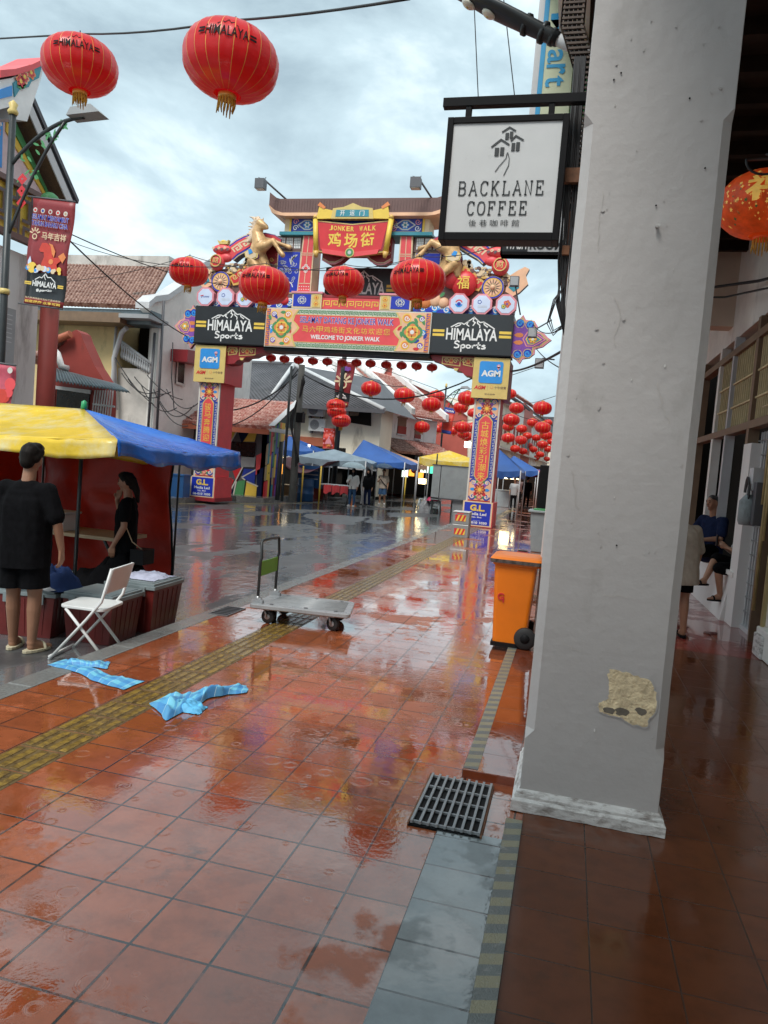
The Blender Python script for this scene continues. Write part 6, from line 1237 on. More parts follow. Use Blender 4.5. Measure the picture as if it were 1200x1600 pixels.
# shop signs hung from the column and its building
def coffee_sign():
    Y = 4.25; F_ = YF(Y); (x0, zt), (x1, _) = px(Y, (698, 186), (891, 174)); (_, zb), = px(Y, (686, 372)); x1 = px(Y, (882, 270))[0][0]; x0 = px(Y, (693, 270))[0][0]; zt = (px(Y, (700, 186))[0][1]+px(Y, (890, 174))[0][1])/2; zb = (px(Y, (686, 372))[0][1]+px(Y, (875, 379))[0][1])/2
    s = thing('coffee_shop_sign', ((x0+x1)/2, Y, zb), 'square white light box sign lettered BACKLANE COFFEE in a black frame', 'sign'); w, h = x1-x0, zt-zb; f = .035
    b = MB(F_); b.rect(x0, x0+f, zb, zt, -.12, .004, 'black'); b.rect(x1-f, x1, zb, zt, -.12, .004, 'black'); b.rect(x0+f, x1-f, zb, zb+f+.01, -.12, .003, 'black'); b.rect(x0+f, x1-f, zt-f, zt, -.12, .003, 'black'); b.build('frame', s, bevel=.003)
    b = MB(F_); b.rect(x0+f, x1-f, zb+f, zt-f, -.09, -.008, 'signface'); b.build('face', s)
    b = MB(F_); n = -.004
    def T(x, y): return (x0+(x-693)/(882-693)*w, zt-(y-180)/(376-180)*h)      # local layout grid of the sign face
    Z2 = lambda x, y: T(693+(x-130)/(830-130)*182+3, 183+(y-700)/(1400-700)*186)
    # slab serif letters built from strokes
    sp = .0076
    GL = {'B': [[(.1, 0), (.1, 1)], [(0, 1), (.62, 1), (.8, .88), (.8, .66), (.62, .53), (.1, .53)], [(.62, .53), (.85, .42), (.85, .14), (.65, 0), (0, 0)]], 'A': [[(.05, 0), (.48, 1), (.92, 0)], [(.22, .36), (.75, .36)], [(-.08, 0), (.2, 0)], [(.76, 0), (1.05, 0)], [(.28, 1), (.48, 1)]], 'C': [[(.88, .72), (.88, 1)], [(.88, .82), (.68, 1), (.35, 1), (.1, .78), (.1, .24), (.35, 0), (.68, 0), (.92, .2)]],
      'K': [[(.14, 0), (.14, 1)], [(0, 1), (.3, 1)], [(0, 0), (.3, 0)], [(.14, .4), (.78, 1)], [(.36, .58), (.84, 0)], [(.64, 1), (.95, 1)], [(.68, 0), (1., 0)]], 'L': [[(.2, 0), (.2, 1)], [(.02, 1), (.42, 1)], [(.02, 0), (.9, 0), (.9, .3)]], 'N': [[(.15, 0), (.15, 1), (.82, 0), (.82, 1)], [(0, 0), (.32, 0)], [(-.02, 1), (.15, 1)], [(.66, 1), (.98, 1)]], 'E': [[(.15, 0), (.15, 1)], [(0, 1), (.82, 1), (.82, .74)], [(.15, .53), (.55, .53)], [(.55, .40), (.55, .66)], [(0, 0), (.88, 0), (.88, .28)]], 'F': [[(.18, 0), (.18, 1)], [(0, 1), (.86, 1), (.86, .74)], [(.18, .53), (.58, .53)], [(.58, .40), (.58, .66)], [(0, 0), (.42, 0)]], 'O': [[(.5, 1), (.78, .94), (.95, .7), (.95, .3), (.78, .06), (.5, 0), (.22, .06), (.05, .3), (.05, .7), (.22, .94), (.5, 1)]]}
    def word(s_, xa, xb, ya, yb):
        k = len(s_); st = (xb-xa)/k
        for i, ch in enumerate(s_):
            a = Z2(xa+i*st+st*.12, yb); c = Z2(xa+(i+1)*st-st*.16, ya)
            for p in GL[ch]: b.stroke([(a[0]+(c[0]-a[0])*u, a[1]+(c[1]-a[1])*v) for u, v in p], sp, n, 'ink')
    word('BACKLANE', 212, 745, 1075, 1155); word('COFFEE', 275, 655, 1195, 1272)
    for i, ch in enumerate('後巷咖啡館'): a, c = Z2(300+i*65, 1342), Z2(346+i*65, 1302); b.text(ch, a[0], c[0], a[1], c[1], n, 'ink', .0)
    for p, wd in (([(455, 785), (498, 757), (538, 780)], 8), ([(398, 872), (453, 828), (505, 860)], 9), ([(512, 838), (540, 808), (588, 836)], 9), ([(497, 905), (492, 940), (455, 985), (434, 1018)], 4), ([(500, 905), (512, 940), (512, 980), (487, 1042)], 4)): b.stroke([Z2(*q) for q in p], .0011*wd, n, 'ink')
    for (xa, ya, xb, yb) in ((477, 790, 498, 828), (503, 783, 522, 822), (421, 876, 446, 924), (454, 874, 477, 922), (519, 850, 540, 896), (546, 846, 568, 896)): a, c = Z2(xa, yb), Z2(xb, ya); b.rect(a[0], c[0], a[1], c[1], n-.003, n+.001, 'ink')
    b.build('lettering', s)
    b = MB(F_); (bx, bz), = px(Y, (690, 161)); (b2, bz2), = px(Y, (930, 159)); b.rect(bx, b2+.03, bz-.0, bz+.05, -.09, -.04, 'black')
    for q in (730, 861): c = px(Y, (q, 170))[0][0]; b.rect(c-.016, c+.016, zt-.002, bz, -.085, -.045, 'black')
    b.build('bracket', s, bevel=.002)
mat('signface', (.60, .61, .61), .3, var=.03); mat('ink', (.02, .025, .028), .5)
coffee_sign()
def washroom():
    Y = 5.4; q = px(Y, (783, 380), (885, 376), (882, 396), (781, 400)); x0, x1 = q[0][0], q[1][0]; zb = (q[2][1]+q[3][1])/2; zt = px(Y, (860, 290))[0][1]
    s = thing('washroom_sign', ((x0+x1)/2, Y, zb), 'black and white WASH ROOM sign mostly behind the coffee sign', 'sign'); b = MB(YF(Y)); b.rect(x0, x1, zb, zt, -.1, 0, 'lgrey'); b.rect(x0+.012, x0+(x1-x0)*.42, zb+.02, zb+.2, 0, .004, 'char'); b.rect(x0, x1, zb, zb+.02, -.11, .006, 'black'); b.rect(x0, x0+.012, zb, zt, -.11, .006, 'black'); b.build('box', s)
    b = MB(YF(Y)); b.text('WASH', x0+.03, x0+(x1-x0)*.40, zb+.035, zb+.105, .007, 'white', .03); b.text('ROOM', x0+(x1-x0)*.45, x0+(x1-x0)*.95, zb+.035, zb+.105, .003, 'ink', .03); b.build('lettering', s)
    b = MB(YF(Y)); c = px(Y, (884, 320), (912, 322)); b.rect(c[0][0], c[1][0]+.05, c[0][1]-.02, c[0][1]+.02, -.07, -.03, 'black'); b.build('bracket', s)
washroom()
def mart_sign():
    Y = 6.6; q = px(Y, (858, 0), (832, 170), (890, 148), (832, 0)); x0, x1 = px(Y, (834, 100))[0][0], px(Y, (891, 150))[0][0]; zb = px(Y, (850, 235))[0][1]; zt = px(Y, (850, -120))[0][1]
    s = thing('mart_light_box', ((x0+x1)/2, Y, zb), 'tall cream light box with vertical blue mart lettering beside a green panel', 'sign'); b = MB(YF(Y)); b.rect(x0, x1, zb, zt, -.16, 0, 'banneryellow'); b.rect(x0, x0+.05, zb, zt, 0, .003, 'lgrey'); b.rect(x0+.05, x0+.09, zb, zt, 0, .004, 'cyanpaint'); b.build('box', s, bevel=.006)
    b = MB(YF(Y)); 
    for ch, ya, yb in (('M', 22, 72), ('a', 78, 99), ('r', 101, 117), ('t', 119, 136)):
        za, zb_ = px(Y, (862, ya))[0][1], px(Y, (862, yb))[0][1]; xa, xb = x0+.11, x0+.11+(.16 if ch not in 'a' else .13)
        b.text(ch, 0, 1, 0, 1, 0, 'cyanpaint', .015, 0, lambda u, v: Vector((xa+(xb-xa)*v, Y-.006, za+(zb_-za)*u)))
    b.build('lettering', s)
    g_ = MB(YF(Y+.3)); a = px(Y+.3, (892, 20), (926, 150)); g_.rect(a[0][0]-.02, a[1][0]+.1, px(Y, (900, 150))[0][1], px(Y, (900, 40))[0][1], -.1, 0, 'bannergreen'); tag(g_.build('green_panel'), 'bright green sign panel glimpsed behind the cable tray', 'sign')
mart_sign()
def led_lamp():
    Y = 4.6; a, c = at(712, -14, Y), at(872, 62, Y); s = thing('led_street_lamp', c, 'black LED street lamp head with round lenses seen from below at top', 'street lamp'); d = (c-a).normalized(); nrm = Vector((d.z, 0, -d.x)); nrm = nrm if nrm.z < 0 else -nrm
    b = MB(); L_ = (c-a).length; n = 14
    ring = []
    for i in range(n+1):
        t = i/n; w = .10*min(1, .35+t*2.2) if t < .5 else .10-.055*((t-.5)/.5)**1.3; h = .045 if t < .6 else .05; ring.append((a+d*L_*t, w, h))
    vs = [p+Vector((0, 1, 0))*w*cos(2*pi*j/12)+nrm*(h*.8*sin(2*pi*j/12)) for p, w, h in ring for j in range(12)]; b.add(vs, [(i*12+j, i*12+(j+1) % 12, (i+1)*12+(j+1) % 12, (i+1)*12+j) for i in range(n) for j in range(12)]+[tuple(range(12)), tuple(n*12+j for j in range(12))], 'dmetal', True)
    for t in (.70, .86, .95): p = a+d*L_*t; b.tube([p-d*.012, p+d*.012], .062 if t < .9 else .05, 'dmetal', 12)
    b.build('housing', s)
    for t in (.16, .36): p = a+d*L_*(t)+nrm*.034; b = MB(); b.lathe([(.045, 0), (.045, .008), (.03, .018), (0, .022)], p, 'ledglass', 16, ax=nrm); b.ell(p+nrm*.012, .014, .014, .014, 'agold', 8, 6); b.build('lens', s)
    b = MB(); b.tube([c-d*.05, c+d*.16, c+d*.36+Vector((0, .05, .02))], .035, 'lgrey', 12); b.build('arm', s)
led_lamp()

# ================================================================== STALLS AND STREET OBJECTS
mat('signcap', (.02, .30, .12), .4)
mat('cratelid', (.21, .25, .26), .4, var=.15)  # lid grey darkened to carry the shade under the stall
mat('clothlav', (.50, .52, .66), .8)
mat('plasticbag', (.42, .42, .43), .22, var=.4, scale=20, transl=.3)
mat('plaidlump', (.10, .40, .66), .6, var=.5, scale=16)
mat('trolleygrey', (.27, .28, .29), .28, var=.12, scale=5); mat('limegreen', (.16, .42, .04), .5)
mat('binrim', (.10, .085, .075), .5, var=.7, scale=25)
mat('pinkbag', (.55, .02, .10), .4)
mat('barrelblue', (.02, .09, .24), .4)
def tube_frame(b, pts, r, m, n=8): b.tube(pts, r, m, n)
def canopy(name, A, C, label, mats_, drop=.17, sagd=.06, group=None, pole=True, seed=1, thick=.0, cat='canopy', legs=None, nx=20, ridge=Vector((0, 0, 0))):
    # A: apex (ridge: the ridge runs from A to A + ridge); C: four corners in order; one panel per side, each with its own valance
    O = thing(name, (A.x, A.y, RZ), label, cat, group); r = random.Random(seed)
    for i in range(4):
        P, Q = C[i], C[(i+1) % 4]; m = mats_[i % len(mats_)]
        def fn(u, v):
            e = P.lerp(Q, u); A_ = A+ridge*((1-u, 0, u, 1)[i]); p = A_.lerp(e, v); s_ = sagd*sin(pi*v)*(1-(2*u-1)**4)+sagd*.9*(v**2)*(1-(2*u-1)**2); w = .012*mnoise.noise(Vector((p.x*3.1, p.y*3.1, seed)))*v+.014*mnoise.noise(Vector((p.x*9, p.y*9, seed*2)))*v
            return p-Vector((0, 0, s_-w))
        b = MB(); b.grid(fn, nx, nx, m)
        outw = ((P+Q)/2-A-ridge*(.5, 0, .5, 1)[i]); outw.z = 0; outw.normalize()
        def fv(u, v): 
            e = fn(u, 1.); d = drop*(1+.15*sin(u*19+seed))*(.86+.28*u if i % 2 else 1.1-.2*u); return e+Vector((0, 0, -d*v))+outw*(.025*sin(u*23+seed)*v+.015*v)
        b.grid(fv, nx*2, 4, m); b.build('canopy_panel', O, solid=thick)
    if pole:
        b = MB(); b.tube([(A.x, A.y, RZ), (A.x, A.y, A.z)], .022, 'dmetal', 10); b.lathe([(.20, 0), (.20, .04), (.05, .07), (.035, .3)], (A.x, A.y, RZ), 'dmetal', 14); b.build('pole', O)
        b = MB()
        for c in C: b.tube([A-Vector((0, 0, .08)), c-Vector((0, 0, .03))], .009, 'dmetal', 6); b.tube([Vector((A.x, A.y, A.z-.45)), A.lerp(c, .5)-Vector((0, 0, .06))], .008, 'dmetal', 6)
        b.build('rib', O)
        b = MB(); b.lathe([(.0, .09), (.03, .07), (.035, .0), (.02, -.02)][::-1], A+Vector((0, 0, .01)), 'signcap', 12); b.build('cap', O)
    else:
        for c in (legs or C): b = MB(); b.tube([(c.x, c.y, RZ), (c.x, c.y, c.z)], .025, 'lgrey', 8); b.build('leg', O)
    return O
A = Vector((-5.33, 7.2, 2.045)); C1, C2, C3, C4 = Vector((-4.0, 5.90, 1.72)), Vector((-4.04, 8.54, 1.70)), Vector((-9.0, 8.50, 1.70)), Vector((-9.0, 5.86, 1.70))
canopy('stall_umbrella', A, [C4, C1, C2, C3], 'square stall umbrella, yellow front panel and blue side panel, over the dark street stall', ['tarpyellow', 'tarpblue'], seed=3, thick=.003, ridge=Vector((-2.3, 0, 0)))
# red tarpaulin behind the stall
O = thing('red_tarpaulin', (-5.7, 8.55, RZ), 'red tarpaulin sheet hung as the back wall of the near stall', 'tarpaulin')
def tf(u, v):
    x = -6.95+2.03*u; y = 8.55; z = RZ+.06+1.72*v
    return Vector((x+.03*sin(v*7), y+.07*sin(u*9+v*2)+.05*mnoise.noise(Vector((u*4, v*5, 2))), z))
b = MB(); b.grid(tf, 40, 30, 'tarpred'); b.build('sheet', O, solid=.003)
b = MB(); b.tube([tf(1, v/10) for v in range(11)], .014, 'black', 6); b.tube([tf(u/10, 1) for u in range(11)], .012, 'black', 6); b.build('hem', O)
b = MB(); b.tube([(-6.95, 8.6, RZ), (-6.95, 8.6, 1.7)], .015, 'dmetal'); b.tube([(-4.9, 8.6, RZ), (-4.9, 8.6, 1.66)], .015, 'dmetal'); b.build('pole', O)
O = thing('side_tarpaulin', (-7.0, 7.6, RZ), 'bright orange red side sheet lit from behind, left of the umbrella pole', 'tarpaulin')
b = MB(); b.grid(lambda u, v: Vector((-6.98+.04*sin(v*6+u*4), 6.9+1.6*u, RZ+.10+1.62*v)), 20, 20, 'tarpred'); b.build('sheet', O, solid=.003)

def crate(c, w, d, h, rz, label, lidm='cratelid', items=None):
    O = thing('storage_crate', c, label, 'storage box', 'maroon storage boxes under the stall'); Rz = Matrix.Rotation(rz, 3, 'Z'); T = lambda x, y, z: Vector(c)+Rz@Vector((x, y, z))
    b = MB(); t = .86; lo = [(-w/2*t, -d/2*t), (w/2*t, -d/2*t), (w/2*t, d/2*t), (-w/2*t, d/2*t)]; hi = [(x/t, y/t) for x, y in lo]
    b.add([T(x, y, 0) for x, y in lo]+[T(x, y, h-.03) for x, y in hi], [(3, 2, 1, 0), (4, 5, 6, 7)]+[(i, (i+1) % 4, 4+(i+1) % 4, 4+i) for i in range(4)], 'crate')
    for i in range(4):
        p, q = hi[i], hi[(i+1) % 4]; 
        for k in range(1, 6): u = k/6; e = (p[0]+(q[0]-p[0])*u, p[1]+(q[1]-p[1])*u); b.tube([T(e[0]*t*1.002, e[1]*t*1.002, .03), T(e[0]*1.003, e[1]*1.003, h-.06)], .006, 'crate', 5)
    b.build('body', O, bevel=.01)
    b = MB(); k = 1.05; 
    for z0, z1, q in ((h-.035, h, 1.05), (h, h+.022, .98), (h+.022, h+.028, .86)):
        b.add([T(x*w/2*q, y*d/2*q, z) for z in (z0, z1) for x, y in ((-1, -1), (1, -1), (1, 1), (-1, 1))], [(3, 2, 1, 0), (4, 5, 6, 7)]+[(i, (i+1) % 4, 4+(i+1) % 4, 4+i) for i in range(4)], lidm)
    b.build('lid', O, bevel=.008)
    for s_ in (-1, 1): b = MB(); b.add([T(s_*w*.28+x, -d/2*1.07+y, z) for z in (h-.10, h-.01) for x, y in ((-.03, -.01), (.03, -.01), (.03, .01), (-.03, .01))], [(3, 2, 1, 0), (4, 5, 6, 7)]+[(i, (i+1) % 4, 4+(i+1) % 4, 4+i) for i in range(4)], lidm); b.build('clasp', O)
    return O
g1 = atZ(205, 1003, RZ); g2 = atZ(255, 975, RZ)
ca = crate((-4.10, 5.98, RZ), .50, .52, .43, .04, 'maroon storage box with pale ribbed lid, right behind the folding chair')
cb = crate((-4.06, 6.60, RZ), .52, .58, .47, .04, 'bigger maroon storage box with a cloth on its lid, at the stall corner')
cc = crate((-4.72, 5.85, RZ), .56, .46, .42, .2, 'dark maroon storage box behind the standing man, under a crumpled plastic bag')
def cloth_lump(name, c, rx, ry, h, label, m, cat, seed, n=26):
    b = MB()
    def fn(u, v):
        x, y = 2*u-1, 2*v-1; q = max(0, 1-(abs(x)**2.4+abs(y)**2.4)); z = h*(q**.5)*(.45+.8*abs(mnoise.noise(Vector((x*2.1+seed, y*2.1, seed)))))+.012*mnoise.noise(Vector((x*7, y*7, seed)))
        k = 1+.22*mnoise.noise(Vector((x*1.3+seed, y*1.3-seed, 1))); return Vector((c[0]+x*rx*k, c[1]+y*ry*k, c[2]+max(0, z)+.004))
    b.grid(fn, n, n, m); return tag(b.build(name), label, cat)
cloth_lump('rag', (-4.06, 6.62, RZ+.50), .20, .20, .07, 'pale blue rag lying on the lid of the corner box', 'clothlav', 'cloth', 3)
cloth_lump('black_bag', (-4.62, 6.9, RZ+.25), .42, .30, .45, 'slumped black bag between the boxes and the folding chair', 'clothblack', 'bag', 5)
cloth_lump('plastic_bag', (-4.66, 5.80, RZ+.45), .24, .18, .12, 'crumpled translucent plastic bag beside the standing man', 'plasticbag', 'bag', 8)
b = MB(); c = Vector((-4.55, 5.75, RZ+.47)); b = MB()
tb = cloth_lump('blue_bag', (-4.58, 5.86, RZ+.44), .24, .20, .33, 'dark blue cloth bag on the box next to the standing man', 'bagblue', 'bag', 11)
O = thing('trestle_table', (-5.9, 7.4, RZ), 'worn brown trestle table in the shade under the stall umbrella', 'table'); b = MB(); b.box(-6.7, -5.0, 7.45, 8.1, .56, .60, 'tan'); b.build('table_top', O)
for x in (-6.5, -5.2):
    b = MB(); b.tube([(x, 7.5, RZ), (x+.0, 8.0, .56)], .018, 'dmetal'); b.tube([(x, 8.05, RZ), (x, 7.52, .56)], .018, 'dmetal'); b.build('leg', O)
b = MB(); b.box(-6.2, -5.75, 7.5, 7.8, .60, .80, 'plasticwhite'); b.box(-6.22, -5.73, 7.48, 7.82, .80, .83, 'lgrey'); tag(b.build('foam_box', bevel=.01), 'white box on the trestle table under the stall umbrella', 'box')

# folding chair
def chair():
    c = Vector((-3.80, 5.42, RZ)); rz = rad(10); O = thing('folding_chair', c, 'white folding chair standing on the road edge in front of the stall', 'chair'); Rz = Matrix.Rotation(rz, 3, 'Z')
    T = lambda x, y, z: c+Rz@Vector((x, y, z))      # faces -x; back at +x
    for s_ in (-1, 1):
        y = s_*.205; b = MB(); b.tube([T(-.27, y, .0), T(.03, y, .36), T(.15, y, .52), T(.22, y, .80)], .0125, 'plasticwhite', 10); b.build('front_leg', O)
        b = MB(); y = s_*.185; b.tube([T(.23, y, 0), T(-.02, y, .28), T(-.16, y, .435)], .0125, 'plasticwhite', 10); b.build('rear_leg', O)
    b = MB(); b.tube([T(-.27, -.205, .025), T(-.27, .205, .025)], .010, 'plasticwhite'); b.tube([T(.215, -.185, .02), T(.215, .185, .02)], .010, 'plasticwhite'); b.build('stretcher', O)
    b = MB(); n = 12
    pts = []
    for cx_, cy_, a0 in ((.17-.05, .20-.05, 0), (-.22+.06, .20-.06, pi/2), (-.22+.06, -.20+.06, pi), (.17-.05, -.20+.05, 1.5*pi)): pts += [(cx_+.055*cos(a0+i*pi/8), cy_+.055*sin(a0+i*pi/8)) for i in range(5)]
    k = len(pts); vs = [T(x, y, .44-.02*(x+.2)) for x, y in pts]+[T(x, y, .465-.02*(x+.2)) for x, y in pts]; b.add(vs, [tuple(range(k))[::-1], tuple(range(k, 2*k))]+[(i, (i+1) % k, k+(i+1) % k, k+i) for i in range(k)], 'plasticwhite'); b.build('seat', O, bevel=.006)
    b = MB(); b.grid(lambda u, v: T(.185+.055*v+.03*(2*u-1)**2*-1+.02, -.205+.41*u, .60+.215*v-.012*(2*u-1)**2), 12, 6, 'plasticwhite'); b.build('backrest', O, solid=.016, bevel=.004)
chair()

# towels on the wet pavement
def towel(name, outline, label, seed, h=.045):
    # outline: left and right edges sampled by pixel on the ground, crumpled in folds
    Lf, Rt = [[atZ(*p, 0.) for p in e] for e in outline]; k = len(Lf)-1
    def ed(E, t): i = min(k-1, int(t*k)); f = t*k-i; return E[i].lerp(E[i+1], f)
    b = MB(); n, m = 46, 22; 
    def fn(u, v):
        p = ed(Lf, u).lerp(ed(Rt, u), v); e = min(1, 6*min(u, 1-u, v, 1-v)+.05); q = Vector((p.x*6, p.y*6, seed)); w = mnoise.noise(q*1.0)*.55+abs(mnoise.noise(Vector((p.x*13+p.y*7, p.y*5-p.x*3, seed+3))))*.6
        return Vector((p.x+.02*mnoise.noise(q*1.7), p.y+.02*mnoise.noise(q*1.9+Vector((5, 0, 0))), .006+h*e*max(0, .35+w)))
    b.grid(fn, n, m, 'plaid'); b.uv = [(2.2*(i % (n+1))/n, (i//(n+1))/m) for i in range((n+1)*(m+1))]
    return tag(b.build(name), label, 'towel')
towel('checked_towel', (((74, 1040), (110, 1048), (150, 1066), (192, 1079)), ((100, 1031), (128, 1038), (172, 1056), (226, 1066))), 'blue checked towel lying flat on the kerb tiles, nearer the chair', 2, .03)
towel('checked_cloth', (((100, 1033), (130, 1034), (172, 1036)), ((106, 1040), (140, 1043), (168, 1046))), 'small folded blue cloth end at the far side of the flat towel', 6, .05)
towel('checked_towel', (((233, 1102), (262, 1128), (290, 1112), (320, 1095), (355, 1087), (387, 1083)), ((262, 1086), (285, 1088), (300, 1084), (330, 1078), (362, 1076), (384, 1072))), 'crumpled blue checked towel twisted across the tactile strip', 4, .085)
cloth_lump('towel_fold', at(286, 1106, 4.36)*1.0 if 0 else (atZ(288, 1106).x, atZ(288, 1106).y, 0), .14, .085, .07, 'bunched end of the twisted blue towel on the orange tiles', 'plaidlump', 'towel', 9)

# platform trolley
def trolley():
    O = thing('platform_trolley', (-2.5, 7.2, 0), 'grey platform trolley with black folding handle parked on the wet pavement', 'trolley')
    q = [Vector((-3.0, 6.78, 0)), Vector((-1.97, 6.90, 0)), Vector((-2.12, 7.58, 0)), Vector((-3.02, 7.50, 0))]; c = sum(q, Vector())/4
    def rnd_(k, r_=.06, n=5):
        o = []
        for i in range(4):
            p, a, d = c+(q[i]-c)*k, (q[i-1]-q[i]).normalized(), (q[(i+1) % 4]-q[i]).normalized()
            for j in range(n+1): t = j/n; o.append(p+a*r_*(1-t)**2+d*r_*t**2)
        return o
    b = MB(); lv = [(.155, .97), (.165, 1.0), (.195, 1.0), (.20, .985)]; R_ = [rnd_(k) for _, k in lv]; m = len(R_[0]); vs = [p+Vector((0, 0, z)) for (z, _), r_ in zip(lv, R_) for p in r_]
    b.add(vs, [(i*m+j, i*m+(j+1) % m, (i+1)*m+(j+1) % m, (i+1)*m+j) for i in range(3) for j in range(m)]+[tuple(range(m))[::-1], tuple(3*m+j for j in range(m))], 'trolleygrey')
    for i in range(1, 20):      # anti-slip ribs
        a, d = q[0].lerp(q[3], .1+.8*i/20), q[1].lerp(q[2], .1+.8*i/20); b.tube([a.lerp(d, .14)+Vector((0, 0, .2005)), a.lerp(d, .93)+Vector((0, 0, .2005))], .006, 'trolleygrey', 5)
    for u in (.2, .55, .85):
        for v in (.12, .88): p = q[0].lerp(q[1], u).lerp(q[3].lerp(q[2], u), v); b.lathe([(.02, .2), (.02, .206), (0, .206)], p, 'dgrey', 10)
    b.build('deck', O)
    for u, v in ((.14, .15), (.14, .85), (.80, .15), (.80, .85)):
        p = q[0].lerp(q[1], u).lerp(q[3].lerp(q[2], u), v); w = thing_part = None
        b = MB(); a = Vector((.35 if u > .5 else .1, 1, 0)).normalized(); z = .072; b.lathe([(.03, -.022), (.066, -.02), (.072, -.010), (.072, .010), (.066, .02), (.03, .022)], p+Vector((.03, 0, z)), 'rubber', 20, ax=a); b.lathe([(.0, -.026), (.03, -.026), (.03, .026), (0, .026)], p+Vector((.03, 0, z)), 'grey', 12, ax=a); wl = b.build('caster_wheel', O)
        b = MB(); 
        for s_ in (-1, 1): b.tube([p+Vector((.03, 0, z))+a*.032*s_, p+a*.032*s_+Vector((.0, 0, .15))], .012, 'steel', 6)
        b.box(p.x-.05, p.x+.05, p.y-.045, p.y+.045, .142, .156, 'steel'); b.build('fork', wl)
    a, d = q[0].lerp(q[3], .16)+Vector((.05, 0, .2)), q[0].lerp(q[3], .84)+Vector((.05, 0, .2)); b = MB(); up = lambda p, z, x=0: p+Vector((x, 0, z))
    b.tube([a, up(a, .42), up(a, .46, .012), up(a, .62, .0), up(a, .635).lerp(up(d, .635), .06), up(a, .64).lerp(up(d, .64), .5), up(a, .635).lerp(up(d, .635), .94), up(d, .62), up(d, .46, .012), up(d, .42), d], .015, 'dmetal', 10); b.build('handle', O)
    b = MB(); b.add([up(a, .27), up(d, .27), up(d, .42), up(a, .42), *[p+Vector((.008, 0, 0)) for p in (up(a, .27), up(d, .27), up(d, .42), up(a, .42))]], [(0, 1, 2, 3), (7, 6, 5, 4), (0, 4, 5, 1), (3, 2, 6, 7)], 'limegreen'); b.build('handle_panel', O)
    for p in (a, d): b = MB(); b.lathe([(.055, -.02), (.055, .02)], p+Vector((0, 0, .0)), 'steel', 16, ax=(0, 1, 0)); b.box(p.x-.06, p.x+.06, p.y-.022, p.y+.022, .195, .23, 'steel'); b.tube([p, up(p, .07)], .022, 'steel', 8); b.build('hinge', O)
    b = MB(); p = at(426, 975, 6.95); b.box(-2.80, -2.765, 6.93, 6.97, .0, .15, 'black'); b.build('brake_stand', O)
trolley()

# orange wheelie bin: front faces left, wheels and handle on the right
def wheelie_bin():
    O = thing('wheelie_bin', (-.43, 7.3, .0), 'orange wheelie bin with black lid rim standing by the raised step', 'bin'); x0, x1, y0, y1 = -.63, -.20, 7.08, 7.56; z0 = .05
    def tap(k, zt): return
    b = MB(); lv = []
    for z, ex in ((.06, .0), (.12, .006), (.45, .028), (.80, .052), (.83, .055), (.835, .075), (.875, .075)): lv.append((x0+.045-ex*.75, x1-.075+ex*.9, y0+.05-ex*.6, y1-.05+ex*.6, z))
    n = 5; vs = []
    for a, c, d, e, z in lv:
        r_ = .035
        for cx_, cy_, a0 in ((c-r_, e-r_, 0), (a+r_, e-r_, pi/2), (a+r_, d+r_, pi), (c-r_, d+r_, 1.5*pi)): vs += [(cx_+r_*cos(a0+j*pi/8), cy_+r_*sin(a0+j*pi/8), z) for j in range(5)]
    m = 20; b.add(vs, [(i*m+j, i*m+(j+1) % m, (i+1)*m+(j+1) % m, (i+1)*m+j) for i in range(len(lv)-1) for j in range(m)]+[tuple(range(m))[::-1]], 'binorange', False)
    b.build('body', O, bevel=.004)
    b = MB(); vs = []
    for z, g in ((.86, .03), (.895, .035), (.915, .012), (.93, -.04), (.935, -.12)):
        a, c, d, e = x0-.02-g*.6, x1+.01+g*.5, y0-.0-g, y1+g; r_ = .05
        for cx_, cy_, a0 in ((c-r_, e-r_, 0), (a+r_, e-r_, pi/2), (a+r_, d+r_, pi), (c-r_, d+r_, 1.5*pi)): vs += [(cx_+r_*cos(a0+j*pi/8), cy_+r_*sin(a0+j*pi/8), z) for j in range(5)]
    ks = [('binrim' if i == 0 else 'binorange') for i in range(4) for j in range(m)]+['binorange']
    b.add(vs, [(i*m+j, i*m+(j+1) % m, (i+1)*m+(j+1) % m, (i+1)*m+j) for i in range(4) for j in range(m)]+[tuple(4*m+j for j in range(m))], ks); b.build('lid', O)
    b = MB()
    for y in (y0+.06, y1-.06): b.box(x1-.02, x1+.06, y-.02, y+.02, .835, .90, 'binorange')
    b.tube([(x1+.055, y0+.02, .875), (x1+.055, y1-.02, .875)], .018, 'binorange', 10); b.build('handle', O, bevel=.004)
    for y in (y0+.03, y1-.03):
        b = MB(); b.lathe([(.04, -.025), (.095, -.022), (.105, -.012), (.105, .012), (.095, .022), (.04, .025)], (x1-.075, y-.02, .155), 'rubber', 26, ax=(0, 1, 0)); b.lathe([(0, -.03), (.045, -.03), (.05, .03), (0, .03)], (x1-.075, y-.02, .155), 'black', 16, ax=(0, 1, 0)); b.build('wheel', O)
    b = MB(); b.box(x0+.03, x1-.02, y0+.02, y1-.02, .047, .085, 'black'); b.build('base', O)
    b = MB(YF(y0+.0)); b.ringp(x0+.095, .53, .022, .034, -.03, -.018, 'red', .6, 5.4, 12); b.stroke([(x0+.09, .525), (x0+.118, .525), (x0+.118, .475)], .012, -.018, 'red'); b.build('lettering', O)
wheelie_bin()

